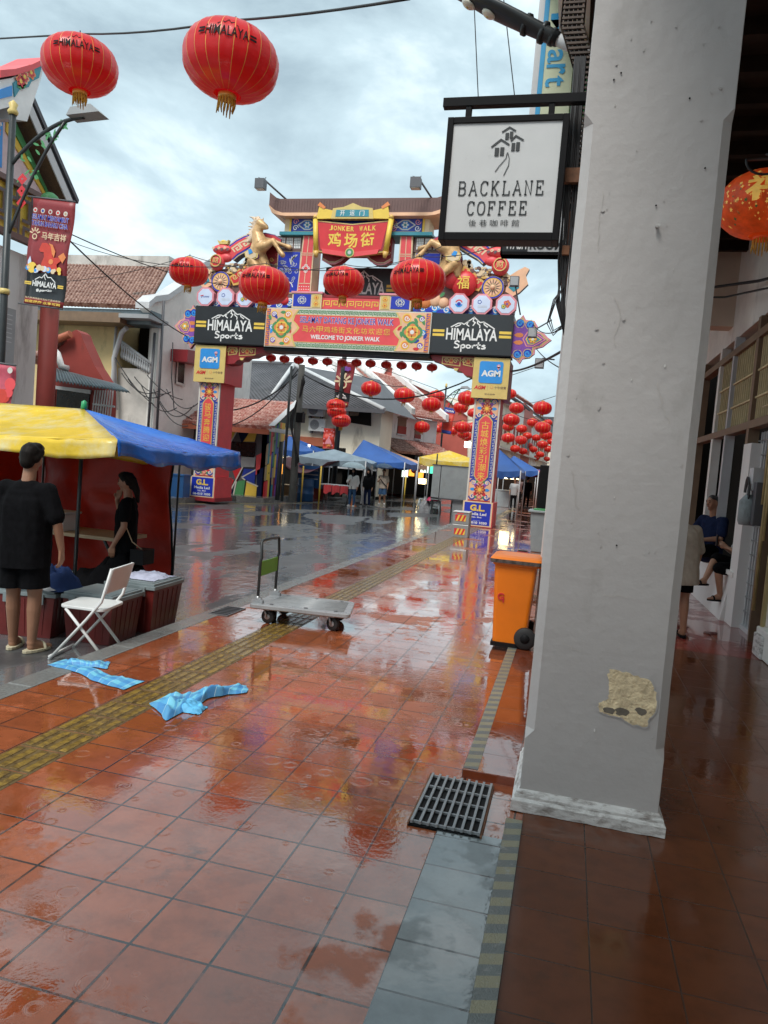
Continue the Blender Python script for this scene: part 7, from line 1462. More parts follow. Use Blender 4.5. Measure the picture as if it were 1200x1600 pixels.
# grey planter box with a tall black post
O = thing('grey_bin', (-.45, 17.2, 0), 'grey box bin with green rimmed lid by the far columns', 'bin'); b = MB()
b.add([(-.72, 17.0, 0), (-.22, 17.0, 0), (-.22, 17.5, 0), (-.72, 17.5, 0), (-.80, 16.95, .90), (-.15, 16.95, .90), (-.15, 17.55, .90), (-.80, 17.55, .90)], [(3, 2, 1, 0), (4, 5, 6, 7), (0, 1, 5, 4), (1, 2, 6, 5), (2, 3, 7, 6), (3, 0, 4, 7)], 'bingrey'); b.build('body', O, bevel=.02)
b = MB(); b.box(-.85, -.1, 16.9, 17.6, .90, .955, 'bingrey'); b.build('lid', O, bevel=.015); b = MB(); b.box(-.74, -.12, 16.98, 17.5, .955, .985, 'green'); b.build('green_rim', O)
O = thing('black_post', (-.5, 18.0, 0), 'tall square black post standing behind the grey bin', 'post'); b = MB(); b.box(-.72, -.46, 17.9, 18.15, 0, 2.0, 'black'); b.build('post', O, bevel=.02); b = MB(); b.box(-.74, -.44, 17.88, 18.17, 0, .05, 'dgrey'); b.build('foot', O)
b = MB(); b.box(-.98, -.74, 16.3, 16.55, 0, .05, 'maroon'); b.box(-.96, -.76, 16.32, 16.53, .05, .07, 'black'); tag(b.build('shoe_box', bevel=.01), 'small dark red box on the pavement before the grey bin', 'box')

# silver cabinet with hazard stickers
O = thing('hazard_cabinet', (-2.55, 18.9, 0), 'short silver cabinet with red yellow hazard stickers left of the right pillar', 'cabinet'); b = MB(); b.box(-2.82, -2.40, 18.75, 19.2, 0, .33, 'stainless'); b.box(-2.82, -2.40, 18.75, 19.2, .335, .64, 'stainless'); b.box(-2.83, -2.39, 18.73, 19.22, .64, .67, 'lgrey'); b.build('body', O, bevel=.01)
for z in (.07, .42):
    b = MB(YF(18.745)); b.rect(-2.76, -2.48, z, z+.16, 0, .004, 'red')
    for k in range(3): u = -2.74+k*.10; b.flat([(u, z), (u+.05, z), (u+.11, z+.16), (u+.06, z+.16)], .006, 'yellow') if u+.11 < -2.48 else b.flat([(u, z), (u+.05, z), (-2.48, z+.05), (-2.48, z+.16), (u+.04, z+.1)], .006, 'yellow')
    b.build('sticker', O)
b = MB(YF(18.745)); b.rect(-2.72, -2.55, .60, .625, 0, .004, 'coral'); b.build('sticker', O)

# ---- hawker stalls beyond the gateway
def peak(name, ax, ay, ey, xl, xr, Y, d, label, m, zk=1.):
    p, q, l_, r_ = at(ax, ay, Y), at((xl+xr)/2, ey, Y-d/2), at(xl, ey, Y-d/2), at(xr, ey, Y-d/2); C = [Vector((l_.x, Y-d/2, q.z)), Vector((r_.x, Y-d/2, q.z)), Vector((r_.x, Y+d/2, q.z)), Vector((l_.x, Y+d/2, q.z))]
    A = Vector((p.x, Y, p.z)); return canopy(name, A, C, label, [m], .26, .10, 'canopies of the market stalls', False, seed=int(ax), nx=10)
peak('market_canopy', 568, 687, 719, 546, 633, 34, 3.0, 'big peaked blue canopy above the walking people', 'tentblue')
peak('market_canopy', 452, 681, 702, 432, 490, 34.5, 2.6, 'small blue canopy partly behind the stout utility pole', 'tentblue')
peak('market_canopy', 778, 700, 733, 758, 814, 31, 3.0, 'bright blue canopy just right of the right gateway pillar', 'tentblue')
peak('market_canopy', 803, 712, 733, 780, 842, 39, 3.0, 'dark blue canopy behind the bright one on the right', 'tentblue')
peak('market_canopy', 662, 714, 730, 645, 682, 52, 3.2, 'far blue canopy between the lit food stalls', 'tentblue')
peak('market_canopy', 852, 727, 738, 838, 870, 50, 3.0, 'farthest blue canopy at the right by the columns', 'tentblue')
peak('tarpaulin_canopy', 522, 702, 716, 464, 572, 31.6, 2.0, 'slack grey blue tarpaulin over the folding table', 'tentgrey')
peak('awning_canopy', 612, 705, 722, 598, 652, 40, 2.8, 'faded orange beige canopy over the food stall', 'peach')
peak('awning_canopy', 677, 702, 714, 632, 742, 46, 3.0, 'grey canopy behind the yellow one', 'tentgrey')
peak('yellow_canopy', 702, 704, 718, 654, 748, 32.4, 2.6, 'flat yellow canopy over the steel hawker stall', 'tarpyellow')
b = MB(); a, c = at(432, 716, 29), at(512, 722, 29)
b.grid(lambda u, v: a.lerp(c, u)+Vector((0, 1.6*v, -.55*sin(pi*u)*(1-.3*v)+.1*v)), 16, 6, 'maroontarp'); tag(b.build('maroon_tarpaulin', solid=.01), 'sagging maroon tarpaulin strung in front of the utility poles', 'tarpaulin')

def steel_stall():
    Y = 30.6; x0, x1 = at(676, 740, Y).x, at(762, 740, Y).x; O = thing('hawker_stall', ((x0+x1)/2, Y+.8, RZ), 'shuttered grey steel hawker stall behind the right gateway pillar', 'stall')
    z0, z1 = at(690, 778, Y).z, at(690, 728, Y).z
    b = MB(); b.box(x0+.36, x1, Y, Y+.04, z0, z1, 'stainless'); b.box(x0, x0+.33, Y+.0, Y+1.7, z0-.1, z1, 'stainless'); b.box(x0, x1, Y+1.7, Y+1.74, z0, z1, 'grey'); b.box(x0, x1, Y, Y+1.75, z0-.06, z0, 'dgrey'); b.box(x0-.03, x1+.03, Y-.03, Y+1.78, z1, z1+.05, 'dgrey'); b.build('shutter', O)
    b = MB(); b.box(x0+.9, x0+1.5, Y+.1, Y+1.0, RZ, z0-.06, 'grey'); b.build('cabinet', O)
    for x in (x0+.05, x0+.9, x1-.1): b = MB(); b.box(x-.03, x+.03, Y+.1, Y+.16, RZ, z0, 'dmetal'); b.build('leg', O)
    for x in (x0+.1, x1-.1): b = MB(); b.tube([(x, Y+.2, z1), (x, Y+.2, z1+.5)], .03, 'dmetal'); b.build('post', O)
    b = MB(YF(Y)); b.rect(x0+.15, x0+1.3, z1+.04, z1+.20, -.9, -.8, 'barrelblue'); b.build('fascia', O)
    cloth_lump('covered_goods', (x0-.25, Y+.5, RZ), .32, .3, .7, 'goods wrapped in a translucent sheet left of the grey steel stall', 'plasticbag', 'goods', 4, 14)
steel_stall()
def stool(x, Y, label, m='lidgrey'):
    O = thing('plastic_stool', (x, Y, RZ), label, 'stool', 'plastic stools by the hawker stall'); b = MB(); b.box(x-.17, x+.17, Y-.17, Y+.17, RZ+.42, RZ+.46, m); b.build('seat', O, bevel=.015)
    for sx in (-1, 1):
        for sy in (-1, 1): b = MB(); b.tube([(x+sx*.14, Y+sy*.14, RZ+.43), (x+sx*.20, Y+sy*.20, RZ)], [.035, .03], m, 6); b.build('leg', O)
    b = MB(); 
    for sx in (-1, 1): b.tube([(x+sx*.175, Y-.175, RZ+.18), (x+sx*.175, Y+.175, RZ+.18)], .018, m, 6); b.tube([(x-.175, Y+sx*.175, RZ+.18), (x+.175, Y+sx*.175, RZ+.18)], .018, m, 6)
    b.build('stretcher', O)
w = atZ(660, 795, RZ); stool(w.x, w.y, 'pale green plastic stool, the farther left of the two by the steel stall'); w = atZ(680, 800, RZ); stool(w.x, w.y, 'pale green plastic stool under a pink bag by the steel stall')
cloth_lump('pink_bag', (w.x-.15, w.y, RZ+.46), .26, .2, .3, 'bright pink bag on top of a plastic stool', 'pinkbag', 'bag', 7, 12)
w = atZ(705, 800, RZ); b = MB(YF(w.y)); b.poly([(w.x+.1, RZ), (w.x+.55, RZ), (w.x+.75, RZ+.75), (w.x+.3, RZ+.75)], -.03, 0, 'dgrey'); b.poly([(w.x+.16, RZ+.05), (w.x+.52, RZ+.05), (w.x+.69, RZ+.70), (w.x+.34, RZ+.70)], 0, .01, 'navy'); tag(b.build('menu_board'), 'dark leaning menu board between the stools and right pillar', 'board')
# folding table with red cloth, barrel, boxes
Y = 29.0; x0, x1 = at(500, 770, Y).x, at(545, 770, Y).x; O = thing('folding_table', ((x0+x1)/2, Y, RZ), 'folding table with red cloths under the grey blue tarpaulin', 'table'); zt = at(520, 757, Y).z
b = MB(); b.box(x0, x1, Y, Y+.7, zt-.04, zt, 'lgrey'); b.build('table_top', O)
for x in (x0+.1, x1-.1): b = MB(); b.tube([(x, Y+.05, RZ), (x, Y+.6, zt-.04)], .022, 'dmetal', 6); b.tube([(x, Y+.6, RZ), (x, Y+.05, zt-.04)], .022, 'dmetal', 6); b.build('leg', O)
for i in range(3): u = x0+.15+i*.36; b = MB(); b.grid(lambda a, c: Vector((u+a*.33, Y-.02+.03*sin(a*8), zt-.02-c*(.34+.06*sin(a*5+i)))), 8, 6, 'coral'); b.build('cloth', O)
w = atZ(476, 783, RZ); b = MB(); b.lathe([(.34, 0), (.36, .03), (.35, .3), (.375, .33), (.35, .36), (.35, .62), (.375, .65), (.35, .68), (.35, .93), (.33, .97), (.30, .97), (.30, .94)], (w.x, w.y, RZ), 'barrelblue', 24); tag(b.build('blue_barrel'), 'blue plastic barrel beside the utility pole', 'barrel')
for i, (x, y, w_, h_, m, lab) in enumerate(((440, 778, .9, .55, 'cardboard', 'brown carton at the foot of the utility pole'), (497, 780, .6, .6, 'crate', 'dark maroon box right of the blue barrel'), (435, 750, .8, .5, 'offwhite', 'white foam box stacked behind the utility pole'), (618, 772, .9, .55, 'red', 'red cool box on a blue stand at the food stall'), (635, 772, 1.3, 1.1, 'cardboard', 'tall wooden counter of the lit food stall'), (651, 772, .7, 1.0, 'tan', 'brown cabinet beside the wooden counter'), (781, 792, .9, .85, 'lidgrey', 'pale ice chest stacked right of the right gateway pillar'), (800, 790, .5, .7, 'lidgrey', 'second pale chest behind the ice chest'), (828, 775, 1.2, .9, 'blue', 'blue covered table at the far right stalls'), (272, 785, .6, .9, 'barrelblue', 'dark blue bin standing left of the left gateway pillar'))):
    w = atZ(x, y, 0. if x > 770 else RZ); q = thing('market_box', w, lab, 'box'); b = MB(); b.box(w.x-w_/2, w.x+w_/2, w.y, w.y+w_*.8, w.z, w.z+h_, m); b.build('body', q, bevel=.02); b = MB(); b.box(w.x-w_/2-.02, w.x+w_/2+.02, w.y-.02, w.y+w_*.8+.02, w.z+h_, w.z+h_+.05, {'cardboard': 'tan', 'red': 'coral'}.get(m, m)); b.build('lid', q)
# lit lamps and signs of the food stalls
def lit(name, x, y, Y, w, h, m, label, cat, d=.08):
    p = at(x, y, Y); o = thing(name, p, label, cat); b = MB(); b.box(p.x-w/2, p.x+w/2, p.y, p.y+d, p.z-h/2, p.z+h/2, 'dgrey'); b.build('housing', o); b = MB(); b.box(p.x-w/2+.02, p.x+w/2-.02, p.y-.012, p.y-.002, p.z-h/2+.02, p.z+h/2-.02, m); b.build('lit_panel', o); return o
for a in (('lit_sign', 633, 737, 38, .36, .60, 'signlit', 'narrow pale green lit sign on a pole at the food stall', 'sign'), ('lit_sign', 643, 738, 44, .4, .5, 'signorange', 'orange lit menu panel behind the wooden counter', 'sign'), ('lit_sign', 672, 734, 46, .8, .5, 'signgreen', 'green lit stall sign left of the grey steel stall', 'sign'), ('lit_sign', 664, 732, 44, .6, .55, 'signlit', 'white lit menu sheet next to the green sign', 'sign'), ('lit_sign', 651, 742, 45, .9, .4, 'signorange', 'wide orange lit panel deep in the food stall', 'sign'),
          ('tube_lamp', 446, 716, 33, .8, .10, 'lampglow', 'warm tube lamp under the small blue canopy', 'lamp'), ('tube_lamp', 471, 695, 35, 1.0, .10, 'lampwhite', 'white tube lamp under the eaves of the cream house', 'lamp'), ('lit_sign', 438, 728, 33, .45, .8, 'signorange', 'orange lit doorway panel behind the maroon tarpaulin', 'sign'), ('flood_lamp', 732, 695, 60, .7, .5, 'lampwhite', 'bright white lamp glinting left of the right gateway pillar', 'lamp'), ('lit_sign', 800, 742, 40, .8, .5, 'lampglow', 'warm lamp glow under the right hand canopies', 'lamp'), ('lit_sign', 660, 752, 43, .5, .35, 'lampglow', 'warm lit display case of the food stall', 'lamp')): lit(*a)
p = at(633, 760, 38); b = MB(); b.tube([(p.x, 38, RZ), (p.x, 38, p.z+.6)], .035, 'yellow', 8); tag(b.build('sign_pole'), 'thin yellow pole carrying the pale green sign', 'pole')
p = at(649, 735, 41); o = lantern('stall_lantern', 'small lit red lantern over the wooden counter', None, 12, 3, False, big=False); o.location = p; o.scale = (.5,)*3
for x, Y_, lab in ( (473, 29, 'yellow post in front of the cream house'), (501, 29, 'second yellow post by the folding table')):
    p = at(x, 745, Y_); b = MB(); b.tube([(p.x, Y_, RZ), (p.x, Y_, p.z+.45)], .035, 'offwhite' if x > 600 else 'yellow', 8); tag(b.build('canopy_pole'), lab, 'pole')
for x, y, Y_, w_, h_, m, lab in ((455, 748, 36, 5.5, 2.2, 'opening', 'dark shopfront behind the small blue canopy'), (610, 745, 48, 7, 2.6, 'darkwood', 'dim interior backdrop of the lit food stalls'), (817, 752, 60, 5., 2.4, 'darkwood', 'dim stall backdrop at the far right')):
    p = at(x, y, Y_); b = MB(); b.box(p.x-w_/2, p.x+w_/2, Y_, Y_+.3, RZ, RZ+h_+.3, m); tag(b.build('dim_interior_slab'), lab, 'backing')  # near-black slabs put the dimness of the interiors into colour
w = at(485, 744, 30); b = MB(YF(30)); b.rect(w.x-.55, w.x+.55, w.z-.5, w.z+.45, -.05, 0, 'barrelblue'); [b.stroke([(w.x-.4, w.z+.25-i*.18), (w.x+.35, w.z+.25-i*.18)], .04, .004, 'lgrey') for i in range(3)]; tag(b.build('blue_notice'), 'blue notice sheet hanging by the yellow posts', 'notice')
w = at(450, 750, 31.2)
w = atZ(530, 780, RZ); b = MB(); b.lathe([(.17, 0), (.17, .03), (.10, .04), (.02, .55)], (at(549, 775, 29).x, 29.3, RZ), 'orange', 16); tag(b.build('traffic_cone'), 'small orange cone beside the folding table', 'cone')
# translucent side sheet of the big blue canopy
a = at(568, 715, 31); b = MB(); b.grid(lambda u, v: Vector((a.x+.28*u+.03*sin(v*9), 31+.6*u, RZ+.05+1.7*v)), 8, 10, 'plasticbag'); tag(b.build('clear_sheet'), 'hanging translucent sheet beside the woman with the pale umbrella', 'sheet')

# ================================================================== PEOPLE
def person(label, loc, head, H, J={}, top='clothblack', bottom='clothblack', sleeve=.55, shorts=True, hem=.88, hair='short', skin='skin', shoes='sandal', hairm='hair', vox=.009, skirt=False, topw=1.0, scarf=None, legw=1.0, pants_to=.62, face=True):
    k = H/1.72; Rz = Matrix.Rotation(-head, 3, 'Z'); base = Vector(loc); W_ = lambda p: base+Rz@(Vector(p)*k)
    D = dict(hipL=(-.09, 0, .90), hipR=(.09, 0, .90), knL=(-.105, .025, .49), knR=(.105, .025, .49), anL=(-.11, -.02, .085), anR=(.11, -.02, .085), toL=(-.135, .15, .028), toR=(.135, .15, .028), pel=(0, 0, .94), che=(0, .0, 1.24), nek=(0, -.015, 1.43), hed=(0, .02, 1.60),
             shL=(-.185, -.01, 1.38), shR=(.185, -.01, 1.38), elL=(-.235, -.03, 1.11), elR=(.235, -.03, 1.11), wrL=(-.235, .05, .87), wrR=(.235, .05, .87), fdL=(0, .1, -.99), fdR=(0, .1, -.99), look=(0, 1, -.03))
    D.update(J); P = {a: (W_(b) if a not in ('fdL', 'fdR', 'look') else (Rz@Vector(b)).normalized()) for a, b in D.items()}
    O = thing('person', loc, label, 'person'); R = lambda r: r*k
    side = Rz@Vector((1, 0, 0)); fw = Rz@Vector((0, 1, 0))
    def rings(mb, pts):        # elliptical torso sections along the spine, as fused capsules left-right
        for p, w, d in pts: caps(mb, p-side*R(w-d), p+side*R(w-d), R(d), R(d), 12)
    def lerp(a, b, t): return P[a].lerp(P[b], t)
    b = MB()
    rings(b, [(P['pel'], .155, .10), (lerp('pel', 'che', .33), .14, .095), (lerp('pel', 'che', .66), .15, .105), (P['che'], .165, .11), (lerp('che', 'nek', .5), .165, .09)])
    caps(b, lerp('che', 'nek', .8), P['hed'], R(.058), R(.05)); look = P['look']; up = (P['hed']-P['nek']).normalized(); lside = look.cross(up).normalized()
    hc = P['hed']+up*R(.035); hb = MB(); hb.ell((0, 0, 0), .073, .092, .108, 'skin', 18, 12)
    def HH(x, y, z): return hc+lside*R(x)+look*R(y)+up*R(z)
    b.add([HH(v.x, v.y, v.z) for v in hb.v], hb.f, 'skin', True)
    caps(b, HH(0, .03, -.06), HH(0, .062, -.085), R(.05), R(.030)); caps(b, HH(0, .088, .01), HH(0, .104, -.024), R(.010), R(.015)); caps(b, HH(-.03, .076, .03), HH(.03, .076, .03), R(.014), R(.014))
    for s_ in (-1, 1): caps(b, HH(s_*.073, -.005, .018), HH(s_*.080, -.012, -.022), R(.018), R(.012)); caps(b, HH(s_*.035, .06, -.02), HH(s_*.03, .062, -.05), R(.022), R(.02))
    caps(b, HH(-.018, .090, -.052), HH(.018, .090, -.052), R(.008), R(.008))
    for q in 'LR':
        caps(b, lerp('che', 'nek', .72), P['sh'+q], R(.055), R(.052)); caps(b, P['sh'+q], P['el'+q], R(.05), R(.038)); caps(b, P['el'+q], lerp('el'+q, 'wr'+q, .35), R(.040), R(.038)); caps(b, lerp('el'+q, 'wr'+q, .3), P['wr'+q], R(.038), R(.026))
        f = P['fd'+q]; sg = 1 if q == 'R' else -1; nrm = (side*-sg); nrm = (nrm-f*nrm.dot(f)).normalized(); wd = f.cross(nrm)     # palm normal towards the body; wd across the palm
        pc = P['wr'+q]+f*R(.05)
        for t in (-1, -.33, .33, 1): caps(b, P['wr'+q]+wd*R(.012*t), P['wr'+q]+f*R(.092-.006*abs(t))+wd*R(.030*t), R(.017), R(.012), 8)
        for i, (t, l_) in enumerate(((-1, .062), (-.33, .078), (.33, .084), (1, .074))):
            r0 = P['wr'+q]+f*R(.09-.006*abs(t))+wd*R(.030*t); m1 = r0+(f*.93+nrm*.30).normalized()*R(l_*.5); m2 = m1+(f*.65+nrm*.75).normalized()*R(l_*.5); caps(b, r0, m1, R(.0095), R(.0085), 8); caps(b, m1, m2, R(.0085), R(.007), 8)
        fwd_side = 1 if wd.dot(fw) > 0 else -1; r0 = P['wr'+q]+f*R(.025)+wd*R(.022*fwd_side); m1 = r0+(f*.7+wd*fwd_side*.6+nrm*.35).normalized()*R(.042); caps(b, r0, m1, R(.013), R(.011), 8); caps(b, m1, m1+(f*.9+nrm*.4).normalized()*R(.032), R(.0105), R(.008), 8)
        caps(b, P['hip'+q], P['kn'+q], R(.082*legw), R(.056)); caps(b, P['kn'+q], lerp('kn'+q, 'an'+q, .3), R(.056), R(.058)); caps(b, lerp('kn'+q, 'an'+q, .3), P['an'+q], R(.057), R(.036)); caps(b, P['an'+q], P['to'+q].lerp(P['an'+q], .35)+Vector((0, 0, R(-.01))), R(.040), R(.034)); caps(b, P['an'+q]-Vector((0, 0, R(.035))), P['to'+q], R(.036), R(.026))
    bo = blob(b, vox*k if vox < .012 else vox, 'body', O, skin, 3)
    # top
    b = MB(); tw = topw; hz = hem
    low = P['pel'].lerp(P['che'], (hz-.94)/.30)
    rings(b, [(low, .185*tw, .125*tw), (P['pel'].lerp(P['che'], .2), .178*tw, .122*tw), (lerp('pel', 'che', .5), .178*tw, .126*tw), (lerp('pel', 'che', .8), .183*tw, .130*tw), (P['che'], .188, .130), (lerp('che', 'nek', .45), .18, .105), (lerp('che', 'nek', .72), .12, .085)])
    for p, q_ in ((low, P['pel'].lerp(P['che'], .5)), (P['pel'].lerp(P['che'], .3), P['che'])): 
        for s_ in (-1, -.4, .4, 1): caps(b, p+side*R(.06*tw*s_), q_+side*R(.055*tw*s_), R(.125*tw), R(.128*tw))
    for q in 'LR':
        caps(b, lerp('che', 'nek', .62), P['sh'+q], R(.075), R(.068)); n_ = sleeve; e = lerp('sh'+q, 'el'+q, min(1, n_*1.0)); caps(b, P['sh'+q], e, R(.070), R(.066*max(1, .9+.2*tw)))
        if n_ > 1: caps(b, P['el'+q], lerp('el'+q, 'wr'+q, (n_-1)), R(.058), R(.044))
    sit = P['knL'].z > P['hipL'].z-.2*k
    for s_ in ((-1, -.4, .4, 1) if not sit else ()): caps(b, low+side*R(.062*tw*s_)-Vector((0, 0, R(.07))), low+side*R(.06*tw*s_), R(.124*tw), R(.125*tw))
    blob(b, vox*1.3*k, 'shirt', O, top, 5, None if sit else low.z-R(.06), R(.007) if vox < .012 else 0)
    b = MB(); rings(b, [(P['pel']+Vector((0, 0, R(.02))), .168, .112), (P['pel'], .17, .115)])
    for q in 'LR':
        e = lerp('hip'+q, 'kn'+q, pants_to/.62*.75+(.16 if not sit else 0) if shorts else 1.0); caps(b, P['hip'+q]+Vector((0, 0, R(.03))), e, R(.098*legw), R(.097*legw if shorts else .068*legw))
        if not shorts: caps(b, P['kn'+q], lerp('kn'+q, 'an'+q, .95), R(.068*legw), R(.056*legw))
        if skirt: caps(b, P['hipL'].lerp(P['hipR'], .5), lerp('knL', 'knR', .5)+Vector((0, 0, R(.16))), R(.12), R(.12))
    blob(b, vox*1.3*k, 'shorts' if shorts else 'trousers', O, bottom, 4, (lerp('hipL', 'knL', pants_to/.62*.75+.10).z if shorts and not sit else None), R(.006) if vox < .012 else 0)
    if hair:
        b = MB(); hb = MB(); hb.ell((0, -.012, .022), .083, .098, .103, 'skin', 18, 12)
        keep = [HH(v.x, v.y, v.z) for v in hb.v]; fs = [f for f in hb.f if not (sum(hb.v[i].y for i in f)/len(f) > .045 and sum(hb.v[i].z for i in f)/len(f) < .075) and not (sum(hb.v[i].z for i in f)/len(f) < -.035)]
        if hair in ('short', 'long'):
            caps(b, HH(0, -.03, .05), HH(0, .022, .075), R(.082), R(.062)); caps(b, HH(0, -.045, .03), HH(0, -.052, -.03), R(.076), R(.062)); 
            for s_ in (-1, 1): caps(b, HH(s_*.045, .01, .055), HH(s_*.052, -.03, .0), R(.046), R(.04)); caps(b, HH(s_*.03, .045, .085), HH(s_*.035, .0, .095), R(.035), R(.04))
            if hair == 'long': caps(b, HH(0, -.075, .03), HH(.01, -.105, -.10), R(.055), R(.045)); caps(b, HH(.01, -.105, -.10), HH(.02, -.10, -.24), R(.045), R(.02))
        if hair == 'crop': caps(b, HH(0, -.035, .04), HH(0, -.0, .058), R(.075), R(.066)); caps(b, HH(0, -.05, .02), HH(0, -.05, -.02), R(.062), R(.055))
        if hair == 'scarf': caps(b, HH(0, -.02, .04), HH(0, .0, .05), R(.092), R(.085)); caps(b, HH(0, -.04, .0), HH(0, -.05, -.1), R(.09), R(.10)); [caps(b, HH(s_*.055, .02, .02), HH(s_*.06, .03, -.11), R(.045), R(.06)) for s_ in (-1, 1)]; caps(b, HH(0, .05, -.125), HH(0, .03, -.2), R(.06), R(.10)); caps(b, HH(0, -.02, -.13), HH(0, -.05, -.26), R(.12), R(.13))
        blob(b, vox*.9*k if vox < .012 else vox, 'hair' if hair != 'scarf' else 'headscarf', O, hairm, 3)
    if face:
        for s_ in (-1, 1):
            b = MB(); b.ell(HH(s_*.031, .083, .014), R(.010), R(.010), R(.007), 'black', 10, 6); b.build('eye', O)
            b = MB(); b.tube([HH(s_*.016, .093, .034), HH(s_*.034, .090, .039), HH(s_*.050, .078, .034)], R(.0035), 'black', 5); b.build('eyebrow', O)
        b = MB(); b.tube([HH(-.022, .093, -.052), HH(0, .0995, -.053), HH(.022, .093, -.052)], R(.0045), 'lip', 6); b.build('lips', O)
    if shoes:
        for q in 'LR':
            b = MB(); a, t = P['an'+q], P['to'+q]; d = t-a; d.z = 0; d.normalize(); sd = Vector((-d.y, d.x, 0)); z0 = a.z-R(.085) if abs(a.z-t.z) < .12*k else t.z-R(.03)
            n = 14; pts = []
            for i in range(n): an = 2*pi*i/n; pts.append(a+d*R(.055+.135*cos(an))+sd*R((.05-.006*cos(an))*sin(an)))
            sl_ = 0 if abs(a.z-t.z) < .12*k else (t.z-a.z+R(.055))/R(.17)
            vs = [Vector((p.x, p.y, z0+z)) for z in (R(.002), R(.028)) for p in pts]; b.add(vs, [tuple(range(n))[::-1], tuple(range(n, 2*n))]+[(i, (i+1) % n, n+(i+1) % n, n+i) for i in range(n)], shoes)
            m = a+d*R(.10); b.tube([Vector((m.x, m.y, z0+R(.02)))+sd*R(.05*cos(t_))+Vector((0, 0, R(.052*sin(t_)))) for t_ in [pi*i/8 for i in range(9)]], R(.014), shoes, 6)
            if shoes in ('plasticwhite', 'dgrey'): caps(b, Vector((a.x, a.y, z0+R(.05))), Vector((m.x, m.y, z0+R(.045)))+d*R(.05), R(.05), R(.042)); b.k = [shoes]*len(b.k)
            b.build('shoe', O, bevel=.004)
    return O, P, HH
mat('lip', (.22, .07, .055), .5)
g = lambda x, y, z=RZ: atZ(x, y, z)
# stallholder seen from behind
c = at(40, 850, 5.2)
person('man in black T-shirt and shorts with cream sandals, seen from behind', (c.x, 5.2, RZ), rad(-6), 1.73, dict(elL=(-.27, -.02, 1.12), wrL=(-.28, .04, .90), elR=(.28, -.01, 1.12), wrR=(.285, .06, .89), anR=(.06, .06, .085), toR=(.12, .22, .028), knR=(.08, .04, .49), anL=(-.14, .10, .085), toL=(-.17, .26, .028)), sleeve=.80, topw=1.16, legw=1.22, pants_to=.60, hem=.80, vox=.008, skin='skindark')
# young woman inside the stall
c = at(200, 820, 7.0)
person('young woman in black under the stall, one hand raised to her cheek', (c.x-.02, 7.0, RZ), rad(-112), 1.49, dict(elR=(.24, .10, 1.14), wrR=(.10, .15, 1.40), fdR=(-.25, -.3, .9), elL=(-.24, -.02, 1.10), wrL=(-.22, .10, .86), look=(.15, 1, -.05)), sleeve=.6, hair='long', skirt=True, topw=1.02, hem=.84, pants_to=.45, vox=.008, skin='skindark')
p0 = Vector((c.x-.02, 7.0, RZ)); b = MB(); b.tube([p0+Vector((.02, -.14, 1.18)), p0+Vector((.08, -.16, 1.0)), p0+Vector((.16, -.12, .80)), p0+Vector((.24, -.02, .70))], .007, 'tan', 5); b.box(p0.x+.14, p0.x+.30, p0.y-.12, p0.y+.10, p0.z+.56, p0.z+.72, 'black'); tag(b.build('crossbody_bag', bevel=.01), 'black crossbody bag with a thin strap worn by the young woman', 'bag')
# walkers under umbrellas
def umbrella(c, r, h, label, ms, tilt=(0, 0), shaft=.75, n=8):
    O = thing('umbrella', c, label, 'umbrella'); ax = Vector((tilt[0], tilt[1], 1)).normalized(); U = ax.orthogonal().normalized(); V = ax.cross(U); c = Vector(c)
    for i in range(n):
        def fn(u, v): a = 2*pi*(i+u)/n; q = v*pi/2*.86; e = 1-.10*v*(1-(2*u-1)**2); return c+(U*cos(a)+V*sin(a))*r*sin(q)/sin(pi/2*.86)*e+ax*h*(cos(q)-cos(pi/2*.86))/(1-cos(pi/2*.86))
        b = MB(); b.grid(fn, 4, 6, ms[i % len(ms)]); b.build('canopy_panel', O)
    b = MB(); b.tube([c+ax*(h+.06), c-ax*shaft], .012, 'dgrey', 6); b.build('shaft', O); b = MB(); b.tube([c-ax*shaft, c-ax*(shaft+.12)], .02, 'black', 6); b.build('handle', O)
    b = MB()
    for i in range(n): a = 2*pi*i/n; b.tube([c+ax*h*.98, c+(U*cos(a)+V*sin(a))*r*.6+ax*h*.62, c+(U*cos(a)+V*sin(a))*r], .006, 'dgrey', 4)
    b.build('rib', O); return O
q = g(549, 792); person('woman in white hoodie, blue jeans and black scarf under the pale umbrella', q, rad(188), 1.55, dict(elR=(.24, .08, 1.12), wrR=(.10, .22, 1.16), fdR=(-.5, .3, .8), anL=(-.12, .05, .085)), top='clothwhite', bottom='denim', sleeve=1.7, shorts=False, hair='scarf', hairm='clothblack', shoes='plasticwhite', vox=.016, topw=1.05)
q2 = q+Vector((.42, .8, 0)); person('woman in dark clothes half hidden behind the white hooded woman', q2, rad(190), 1.56, {}, top='clothblack', bottom='clothnavy', sleeve=1.7, shorts=False, hair='scarf', hairm='clothblack', shoes='dgrey', vox=.018, face=False)
mat('umbpale', (.62, .78, .84), .4, transl=.4); mat('umbnavy', (.02, .05, .10), .4)
w = at(553, 731, q.y-.1); umbrella(w, .52, .24, 'pale blue umbrella held over two walking women', ['umbpale'], (.05, 0))
q = g(596, 789); person('walker in beige T-shirt and blue shorts under the navy umbrella', q, rad(170), 1.60, dict(elR=(.25, .06, 1.12), wrR=(.16, .24, 1.22), fdR=(-.1, .3, .9), anL=(-.12, -.12, .10), toL=(-.13, .03, .03)), top='clothbeige', bottom='denim', sleeve=.75, shoes='plasticwhite', vox=.016, pants_to=.68, topw=1.1, legw=1.1)
b = MB(); b.tube([q+Vector((-.20, -.13, 1.28)), q+Vector((0, -.17, 1.05)), q+Vector((.22, -.10, .82))], .02, 'black', 5); tag(b.build('shoulder_strap'), 'black strap across the chest of the beige shirted walker', 'strap')
